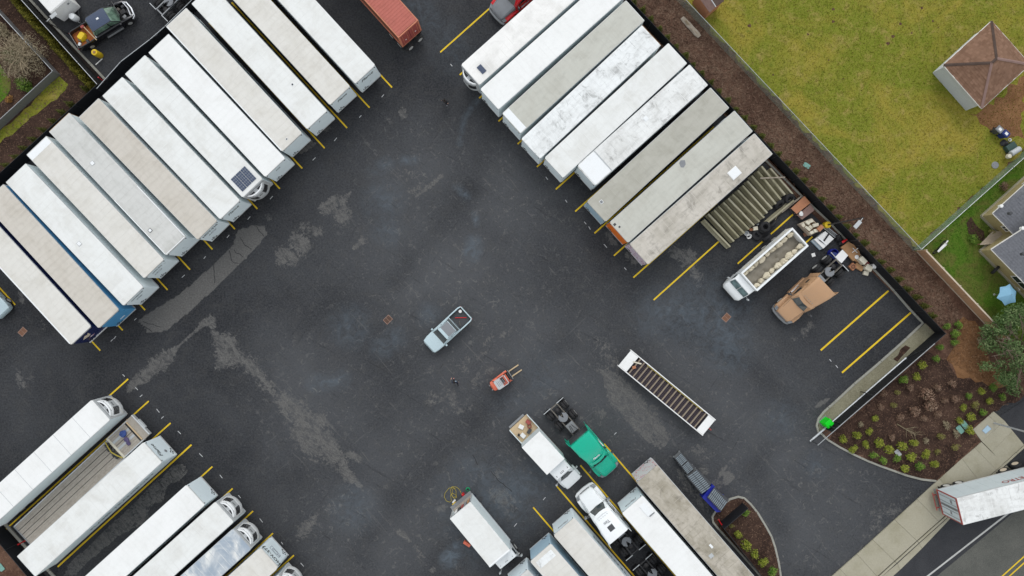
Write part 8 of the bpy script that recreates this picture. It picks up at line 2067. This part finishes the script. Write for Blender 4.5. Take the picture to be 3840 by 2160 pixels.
# light poles
def light_pole(label, base, h, arm, r=.07, base_mat=None, mat='steel_dark', head=.8, headmat='light_grey', base_r=.31, base_h=.75):
    t = thing('light_pole', label, 'lamp post', base)
    if base_mat: MB().lathe([(base_r, 0), (base_r, base_h - .05), (base_r - .05, base_h), (.02, base_h)], 24).build('footing', M[base_mat], t)
    MB().tube((0, 0, 0 if not base_mat else base_h - .02), (0, 0, h), r, 12, r2=r * .7).build('pole', M[mat], t, smooth=True)
    if arm:
        a = Vector((arm[0], arm[1], 0)); MB().tube((0, 0, h - .1), (a.x * .5, a.y * .5, h), .035, 8).build('arm', M[headmat], t)
        MB().rbox((a.x, a.y, h + .02), (head, .36, .10), math.atan2(a.y, a.x)).build('lamp_head', M[headmat], t, bev=.03)
    return t
p = gnd('Z2', 935, 790, .7); light_pole('tall lamp post on a round yellow footing by the right fence', p, 7.6, (-.55, -.62), base_mat='yellow', base_r=.33)
light_pole('short black lamp post by the red cloth', gnd('Z2', 1380, 1195, .1), 2.6, None, .05)
light_pole('lamp post on the kerb of the upper left lot', gnd('Z1', 860, 850, .1), 3.7, (.75, .55), .06, head=.7)
light_pole('pale street lamp post on the sidewalk corner', gnd('Y6', 822, 88, .2, .12), 8.5, (1.2, -.6), .09, None, 'rail_light')
# covers, grates, lids
for i, (rg, x, y, lab) in enumerate((('G12', 1327, 318, 'pinkish catch basin grate in the middle of the yard'), ('G22', 2157, 297, 'rusty catch basin grate right of centre'), ('G02', 228, 440, 'rusty catch basin grate at the left edge'))):
    t = thing('catch_basin', lab, 'drain', gnd(rg, x, y, 0, .004), .82 if i else .78)
    fr = MB(); fr.box(-.40, .40, -.32, -.27, 0, .012); fr.box(-.40, .40, .27, .32, 0, .012); fr.box(-.40, -.35, -.27, .27, 0, .012); fr.box(.35, .40, -.27, .27, 0, .012); fr.box(-.025, .025, -.27, .27, 0, .012); fr.build('frame', M['iron_frame'], t)
    MB().box(-.35, .35, -.27, .27, 0, .004).build('pit', M['black' if i == 0 else 'iron_rust'], t)
    for k in range(12):
        x_ = -.32 + k * .058; MB().rbox((x_, 0, .008), (.024, .5, .008), .0).build('bar', M['iron_rust'], t)
for i, (rg, x, y, s_, m_, lab) in enumerate((('G31', 385, 218, .36, 'utility_green', 'pale teal utility lid in the bark strip'), ('Y6', 445, 108, .42, 'utility_green', 'upper teal utility lid beside the sidewalk pad'), ('Y6', 388, 165, .42, 'utility_green', 'lower teal utility lid beside the sidewalk pad'), ('G33', 1302, 210, .36, 'light_grey', 'grey utility lid among the shrubs'), ('G03', 15, 1358, .4, 'utility_green', 'teal utility lid in the lower left corner'))):
    single('utility_lid', MB().prism(rrect(-s_, s_, -s_ * .62, s_ * .62, .1, 3), 0, .05), m_, lab, 'lid', gnd(rg, x, y, 0, .075), rz=-.9 if i else -.6)
P = [at('Y6', *p) for p in ((650, 178), (725, 103), (778, 155), (700, 222))]; t = thing('vault_cover', 'blue grey vault cover set in the sidewalk pad', 'cover')
MB().prism([(p.x, p.y) for p in P], .10, .142).build('frame', M['steel_grey'], t); c = sum(P, Vector()) / 4; MB().prism([((c + (p - c) * .86).x, (c + (p - c) * .86).y) for p in P], .12, .15).build('plate', M['ice_blue'], t)
single('manhole_cover', MB().lathe([(.36, 0), (.36, .04), (.30, .05), (.02, .05)], 20), 'mid_grey', 'round grey manhole cover in the lawn corner', 'cover', gnd('W8', 303, 750, 0, .09))
for rg, x, y, r in (('G30', 1545, 85, .28), ('G30', 1330, 243, .3), ('G30', 1655, 215, .26), ('G30', 1708, 280, .2), ('G30', 1440, 335, .24), ('G30', 1250, 370, .34), ('G30', 1200, 440, .34), ('G30', 755, 795, .22), ('G30', 50, 755, .24), ('G30', 605, 610, .22), ('G30', 650, 95, .3), ('G30', 650, 220, .3), ('G30', 400, 350, .26), ('G20', 2385, 260, .35), ('G20', 2240, 760, .4)):
    tag(lumpy(MB(), (0, 0, -.03), r * .72, (.9, .8, .25), int(x)).build('soil_mound', M['mulch_red'], loc=gnd(rg, x, y, 0, .085), smooth=True), 'small dark mole hill on the lawn', kind='structure')
# bollards, drum, hoses
for i, (rg, a, b, lab) in enumerate((('G00', (1050, 825), (985, 765), 'red post leaning by the bent black fence'), ('G03', (250, 1095), (180, 1135), 'red post at the lower left kerb'), ('Y3', (575, 825), (612, 895), 'bright red post on the planter island'))):
    p, q = at(rg, *a, .05), at(rg, *b, .9); t = thing('marker_post', lab, 'post'); MB().tube((p.x, p.y, .05), (p.x + (q.x - p.x) * .6, p.y + (q.y - p.y) * .6, .95), .06, 10).build('shaft', M['red'], t); MB().lathe([(.12, 0), (.11, .05), (.03, .07)], 12, (p.x, p.y, .05)).build('foot', M['red_dull'], t)
p = gnd('Z1', 1590, 1345, 0); t = thing('yellow_bollard', 'fat yellow concrete bollard behind the black pickup', 'bollard', p)
MB().lathe([(.30, 0), (.31, .05), (.31, 1.02), (.28, 1.06), (.02, 1.06)], 26).build('body', M['yellow'], t, smooth=True); MB().box(-.1, .14, -.12, .1, 1.06, 1.12).build('top_bracket', M['rust_trim'], t)
a, b = at('Z1', 1480, 1565), at('Z1', 1640, 1420); single('white_stick', MB().rbox(((a.x + b.x) / 2, (a.y + b.y) / 2, .03), ((b - a).length, .09, .05), math.atan2((b - a).y, (b - a).x)), 'white_plain', 'white batten on the asphalt by the yellow bollard', 'batten')
c = gnd('Y7', 475, 103); t = MB()
for k in range(4): t.lathe([(.23 - .02 * k, .03 + .035 * k), (.21 - .02 * k, .01 + .035 * k), (.19 - .02 * k, .03 + .035 * k), (.21 - .02 * k, .05 + .035 * k)], 20, close=True)
single('hose_coil', t, 'green_hose', 'coiled green hose behind the open box truck', 'hose', c, smooth=True)
pts = [(380, 180), (340, 100), (290, 65), (230, 60), (205, 110), (215, 180), (255, 235), (295, 200), (290, 120), (250, 70), (180, 85), (120, 160), (110, 220), (140, 280), (190, 300), (220, 280), (205, 200), (235, 160), (290, 190), (305, 225), (260, 245), (225, 200), (240, 90), (280, 90)]
single('rope_loop', MB().path([gnd('Y7', x, y, 0, .02 + .008 * (i % 5)) for i, (x, y) in enumerate(pts)], .022, 5), 'yellow_dull', 'tangled yellow air hose on the asphalt behind the box truck', 'hose')
for i, (x, y, sx, sy, h, m_, lab, nm, z) in enumerate(((400, 195, .30, .24, .5, 'red', 'red fuel can behind the open box truck', 'fuel_can', 0), (262, 330, .42, .22, .3, 'yellow', 'yellow and black toolbox behind the open box truck', 'toolbox', 0), (258, 295, .4, .18, .28, 'white_plain', 'white carton beside the yellow toolbox', 'carton', 0), (465, 925, .75, .30, .4, 'forklift', 'orange tool chest on the left flank of the box truck', 'tool_chest', .55), (350, 300, .5, .3, .25, 'dark_grey', 'dark tool case at the box truck tail', 'tool_case', 0), (475, 205, .4, .35, .4, 'purple_cloth', 'dark purple bag at the box truck tail', 'bag', 0), (570, 220, .3, .3, .3, 'cloth_navy', 'navy bag at the right of the box truck tail', 'bag', 0), (280, 375, .4, .3, .35, 'black', 'black case at the left of the box truck tail', 'case', 0))):
    single(nm, MB().box(-sx / 2, sx / 2, -sy / 2, sy / 2, 0, h).box(-.08, .08, -.03, .03, h, h + .06), m_, lab, 'tool', gnd('Y7', x, y, h, z), rz=T1.rotation_euler.z + math.pi / 2 * (i in (1, 2)) + .1 * i, bev=.03)
# louvred bulk bins by the planter island
def bulk_bin(label, reg, pts, h, body, lid='dark_grey', n=9):
    P = [at(reg, *p, h) for p in pts]; t = thing('bulk_bin', label, 'bin', group='louvred bulk bins'); c = sum(P, Vector()) / 4
    MB().prism([((c + (p - c) * .94).x, (c + (p - c) * .94).y) for p in P], .08, h - .06).build('body', M[body], t, bev=.03); MB().prism([(p.x, p.y) for p in P], h - .08, h - .02).build('lid', M[lid], t, bev=.015)
    u, v = P[1] - P[0], P[3] - P[0]
    for i in range(n):
        for s0, s1 in ((.08, .48), (.52, .92)):
            a, b = P[0] + v * ((i + .6) / (n + .2)) + u * s0, P[0] + v * ((i + .6) / (n + .2)) + u * s1; d = b - a
            MB().rbox(((a.x + b.x) / 2, (a.y + b.y) / 2, h), (d.length, v.length / n * .55, .04), math.atan2(d.y, d.x)).build('slat', M['slate'], t)
    for p in P: q = c + (p - c) * .85; MB().box(q.x - .08, q.x + .08, q.y - .08, q.y + .08, 0, .08).build('foot', M[body], t)
bulk_bin('uppermost small grey louvred bin of the stack by the planter island', 'Y3', [(90, 148), (163, 80), (238, 168), (160, 232)], .9, 'steel_grey', n=6); bulk_bin('second small grey louvred bin of the stack by the planter island', 'Y3', [(163, 238), (240, 172), (315, 242), (228, 325)], .9, 'steel_grey', n=6)
bulk_bin('large grey louvred bin between the small bins and the blue one', 'Y3', [(222, 348), (340, 265), (500, 425), (388, 545)], 1.1, 'steel_grey', n=11); bulk_bin('blue bulk bin with grey louvred lid against the planter island', 'Y3', [(450, 578), (528, 468), (692, 605), (602, 735)], 1.55, 'blue_tote', n=10)
quad_panel('storage_tote', 'Y3', [(395, 580), (505, 437), (538, 458), (450, 575), (600, 737), (552, 742)], 1.15, 1.05, 'blue_tote', 'royal blue tote wrapped round the louvred blue bin', 'tote')
# wheelie bins, grill and clutter at the lawn edge
def wheelie(label, x, y, body, lid):
    t = thing('wheelie_bin', label, 'bin', gnd('W8', x, y, 1.0), -.75)
    MB().loft([planring(.06, rrect(-.24, .24, -.22, .22, .05, 3)), planring(.98, rrect(-.32, .32, -.28, .28, .06, 3))]).build('body', M[body], t); MB().loft([planring(.98, rrect(-.36, .36, -.30, .30, .06, 3)), planring(1.06, rrect(-.30, .30, -.25, .25, .06, 3))]).build('lid', M[lid], t); MB().box(-.16, .16, -.14, .12, 1.06, 1.066).build('label', M['white_plain'], t)
    for s in (-1, 1): MB().tube((-.22, s * .2, .12), (-.22, s * .26, .12), .12, 12).build('wheel', M['rubber'], t)
wheelie('grey wheelie bin on the worn lawn by the shed', 375, 290, 'dark_grey', 'mid_grey'); wheelie('dark blue wheelie bin on the worn lawn by the shed', 455, 345, 'blue_bin', 'blue_bin')
t = thing('smoker_grill', 'pale barrel grill standing by the lawn fence', 'grill', gnd('W8', 575, 570, .9), .55)
MB().tube((-.5, 0, .85), (.5, 0, .85), .28, 16).build('barrel', M['light_grey'], t, smooth=True); MB().lathe([(.2, .55), (.26, .7), (.2, .95), (.02, 1.0)], 14, (-.75, -.1, 0)).build('fire_box', M['cream'], t, smooth=True)
for x in (-.4, .4): MB().box(x - .03, x + .03, -.2, -.14, 0, .7).box(x - .03, x + .03, .14, .2, 0, .7).build('leg', M['steel_dark'], t)
single('deck_box', MB().box(-.5, .5, -.35, .35, 0, .6), 'green_dark', 'dark green storage box beside the barrel grill', 'box', gnd('W8', 530, 512, .6), rz=.6, bev=.03); single('rubbish_bag', lumpy(MB(), (0, 0, .2), .36, (1.1, 1, .6), 17), 'black', 'black sack between the bins and the grill', 'bag', gnd('W8', 430, 465, .2), smooth=True); single('flower_pot', MB().lathe([(.12, 0), (.17, .25), (.14, .25), (.10, .04)], 12), 'white_plain', 'white pot below the blue wheelie bin', 'pot', gnd('W8', 500, 425, .2))
# dirt bike in the side yard
a, b = gnd('G31', 1655, 1095), gnd('G31', 1760, 985); d = b - a; t = thing('dirt_bike', 'white and black dirt bike parked by the cedar fence', 'motorcycle', (a + b) / 2, math.atan2(d.y, d.x)); Lk = d.length / 2
for x in (-Lk * .8, Lk * .8): MB().lathe([(.24, -.05), (.31, -.05), (.33, 0), (.31, .05), (.24, .05), (.22, 0)], 18, (x, 0, .33), 'Y', close=True).build('wheel', M['rubber'], t, smooth=True)
MB().loft([rr(-Lk * .9, .09, .75, .82, .03), rr(-.1, .13, .72, .86, .04), rr(.35, .12, .72, .98, .06), rr(.5, .06, .75, .9, .03)]).build('seat_and_tank', M['white_plain'], t, smooth=True); MB().box(-.3, .25, -.11, .11, .3, .66).build('engine', M['black'], t, bev=.04); MB().tube((Lk * .8, 0, .33), (Lk * .5, 0, 1.05), .03, 8).build('fork', M['steel_grey'], t); MB().path([(Lk * .45, -.36, 1.1), (Lk * .5, 0, 1.04), (Lk * .45, .36, 1.1)], .02, 6).build('handlebar', M['black'], t); MB().rbox((Lk * .85, 0, .70), (.45, .12, .03)).build('front_fender', M['white_plain'], t)
single('patio_chair', MB().box(-.25, .25, -.25, .25, .4, .45).box(-.25, .25, .22, .26, .45, .85).box(-.25, -.2, -.25, -.2, 0, .4).box(.2, .25, -.25, -.2, 0, .4).box(-.25, -.2, .2, .25, 0, .4).box(.2, .25, .2, .25, 0, .4), 'white_plain', 'white patio chair by the blue parasol', 'chair', gnd('Y5', 690, 1180, .5, .06), rz=.6)

# ------------------------------------------------------------------ people
def person(label, loc, rz, J, mats, shoe, hairmat, extras=()):
    """J: joints -> 3-D points; one skinned body, fingers on both hands; clothing colours follow the nearest bone"""
    names = list(J); V = [J[n] for n in names]; ix = {n: i for i, n in enumerate(names)}
    bones = [('pelvis', 'waist', 'top'), ('waist', 'chest', 'top'), ('chest', 'neck', 'top'), ('neck', 'head', 'skin'), ('head', 'crown', 'skin')]
    rad = {'pelvis': (.15, .12), 'waist': (.135, .11), 'chest': (.17, .12), 'neck': (.055, .055), 'head': (.085, .095), 'crown': (.075, .085)}
    for s in 'lr':
        bones += [('chest', 'sh_' + s, 'top'), ('sh_' + s, 'el_' + s, 'top'), ('el_' + s, 'wr_' + s, 'top'), ('wr_' + s, 'palm_' + s, 'skin'), ('pelvis', 'hip_' + s, 'leg'), ('hip_' + s, 'kn_' + s, 'leg'), ('kn_' + s, 'an_' + s, 'leg'), ('an_' + s, 'toe_' + s, 'shoe')]
        rad.update({'sh_' + s: (.075, .075), 'el_' + s: (.05, .05), 'wr_' + s: (.033, .03), 'palm_' + s: (.045, .02), 'hip_' + s: (.10, .10), 'kn_' + s: (.07, .07), 'an_' + s: (.045, .05), 'toe_' + s: (.045, .035)})
        w, p = Vector(J['wr_' + s]), Vector(J['palm_' + s]); d = (p - w).normalized(); sd = d.cross(Vector((0, 0, 1)))
        sd = sd.normalized() if sd.length > .2 else Vector((0, 1, 0))
        for k in range(5):
            off = (k - 2) * .02; l1 = (.055, .075, .08, .075, .06)[k]; f0 = p + sd * off + d * .015 if k else w + d * .03 + sd * -.035
            f1 = f0 + d * l1 * .55 + (sd * -.03 if k == 0 else Vector((0, 0, 0))); f2 = f1 + d * l1 * .4 + Vector((0, 0, -.02))
            n1, n2 = 'f%s%d' % (s, k), 'g%s%d' % (s, k); names += [n1, n2]; V += [f1, f2]; ix[n1] = len(V) - 2; ix[n2] = len(V) - 1
            bones += [('palm_' + s if k else 'wr_' + s, n1, 'skin'), (n1, n2, 'skin')]; rad[n1] = (.010, .010); rad[n2] = (.008, .008)
    me = bpy.data.meshes.new('body'); me.from_pydata([tuple(v) for v in V], [(ix[a], ix[b]) for a, b, _ in bones], [])
    o = bpy.data.objects.new('body', me); COL.objects.link(o); o.modifiers.new('skin', 'SKIN'); sub = o.modifiers.new('sub', 'SUBSURF'); sub.levels = sub.render_levels = 2
    sv = me.skin_vertices[0].data
    for n in names: sv[ix[n]].radius = rad[n]
    sv[ix['pelvis']].use_root = True
    fm_ = bpy.data.meshes.new_from_object(o.evaluated_get(bpy.context.evaluated_depsgraph_get())); bpy.data.objects.remove(o)
    t = thing('person', label, 'person', loc, rz); keys = ['top', 'leg', 'skin', 'shoe']; fm_.materials.clear()
    for m_ in mats + [shoe]: fm_.materials.append(M[m_])
    for f in fm_.polygons:
        c = f.center; best = None
        for a, b, k in bones:
            A_, B_ = Vector(V[ix[a]]), Vector(V[ix[b]]); ab = B_ - A_; u = max(0, min(1, (c - A_).dot(ab) / (ab.length_squared + 1e-9))); dist = (c - A_ - ab * u).length
            if best is None or dist < best[0]: best = (dist, k)
        f.material_index = keys.index(best[1]); f.use_smooth = True
    b_ = bpy.data.objects.new('body', fm_); link(b_, t)
    hp, cp = Vector(J['head']), Vector(J['crown']); up_ = (cp - hp).normalized()
    lumpy(MB(), hp + up_ * .055 + Vector((-.012, 0, 0)), .115, (1.0, .92, 1.0), 2, 12, 8).build('hair', M[hairmat], t, smooth=True)
    fx = hp + Vector((.085, 0, 0))
    for s in (-1, 1): MB().lathe([(.006, 0), (.011, .006), (.004, .012)], 8, fx + Vector((-.004, s * .03, .01)), 'X').build('eye', M['black'], b_); MB().rbox(hp + Vector((0, s * .09, 0)), (.04, .02, .06)).build('ear', M['skin'], b_, bev=.008)
    MB().rbox(fx + Vector((.008, 0, -.015)), (.03, .022, .04)).build('nose', M['skin'], b_, bev=.008); MB().rbox(fx + Vector((-.004, 0, -.05)), (.012, .045, .010)).build('mouth', M['red_dull'], b_)
    return t
stride = dict(pelvis=(0, 0, .92), waist=(.02, 0, 1.08), chest=(.05, 0, 1.32), neck=(.07, 0, 1.48), head=(.10, 0, 1.60), crown=(.10, 0, 1.72), sh_l=(.05, .19, 1.38), el_l=(.20, .27, 1.14), wr_l=(.40, .24, 1.04), palm_l=(.48, .22, 1.02), sh_r=(.04, -.19, 1.38), el_r=(-.14, -.27, 1.16), wr_r=(-.14, -.30, .92), palm_r=(-.13, -.30, .84),
              hip_l=(0, .10, .88), kn_l=(.24, .11, .52), an_l=(.22, .11, .09), toe_l=(.38, .12, .05), hip_r=(0, -.10, .88), kn_r=(-.10, -.10, .50), an_r=(-.48, -.10, .16), toe_r=(-.40, -.10, .05))
hd_ = gnd('Z6', 520, 1145, 1.6); ft_ = gnd('Z6', 598, 1300, .1)
pz = math.atan2((hd_ - ft_).y, (hd_ - ft_).x)
person('person in navy jacket striding across the yard near the forklift', (gnd('Z6', 560, 1195, .9)), pz, stride, ['cloth_navy', 'cloth_black', 'skin'], 'shoe', 'hair')
c = gnd('Z6', 572, 1180, .9); single('shoulder_bag', lumpy(MB(), (0, 0, 0), .12, (1, .7, 1), 5), 'cloth_pale', 'pale blue bag carried by the striding person', 'bag', (c.x, c.y, 1.30), smooth=True)
walk = dict(stride); walk.update(kn_l=(.14, .11, .50), an_l=(.12, .11, .08), toe_l=(.27, .12, .05), kn_r=(-.02, -.10, .48), an_r=(-.20, -.10, .12), toe_r=(-.06, -.10, .05), el_l=(.06, .28, 1.12), wr_l=(.16, .27, .90), palm_l=(.19, .27, .82))
person('person in charcoal jacket walking beside the red container lane', gnd('G10', 1908, 1040, .2), math.radians(-88), walk, ['cloth_grey', 'cloth_black', 'skin'], 'shoe_grey', 'hair')
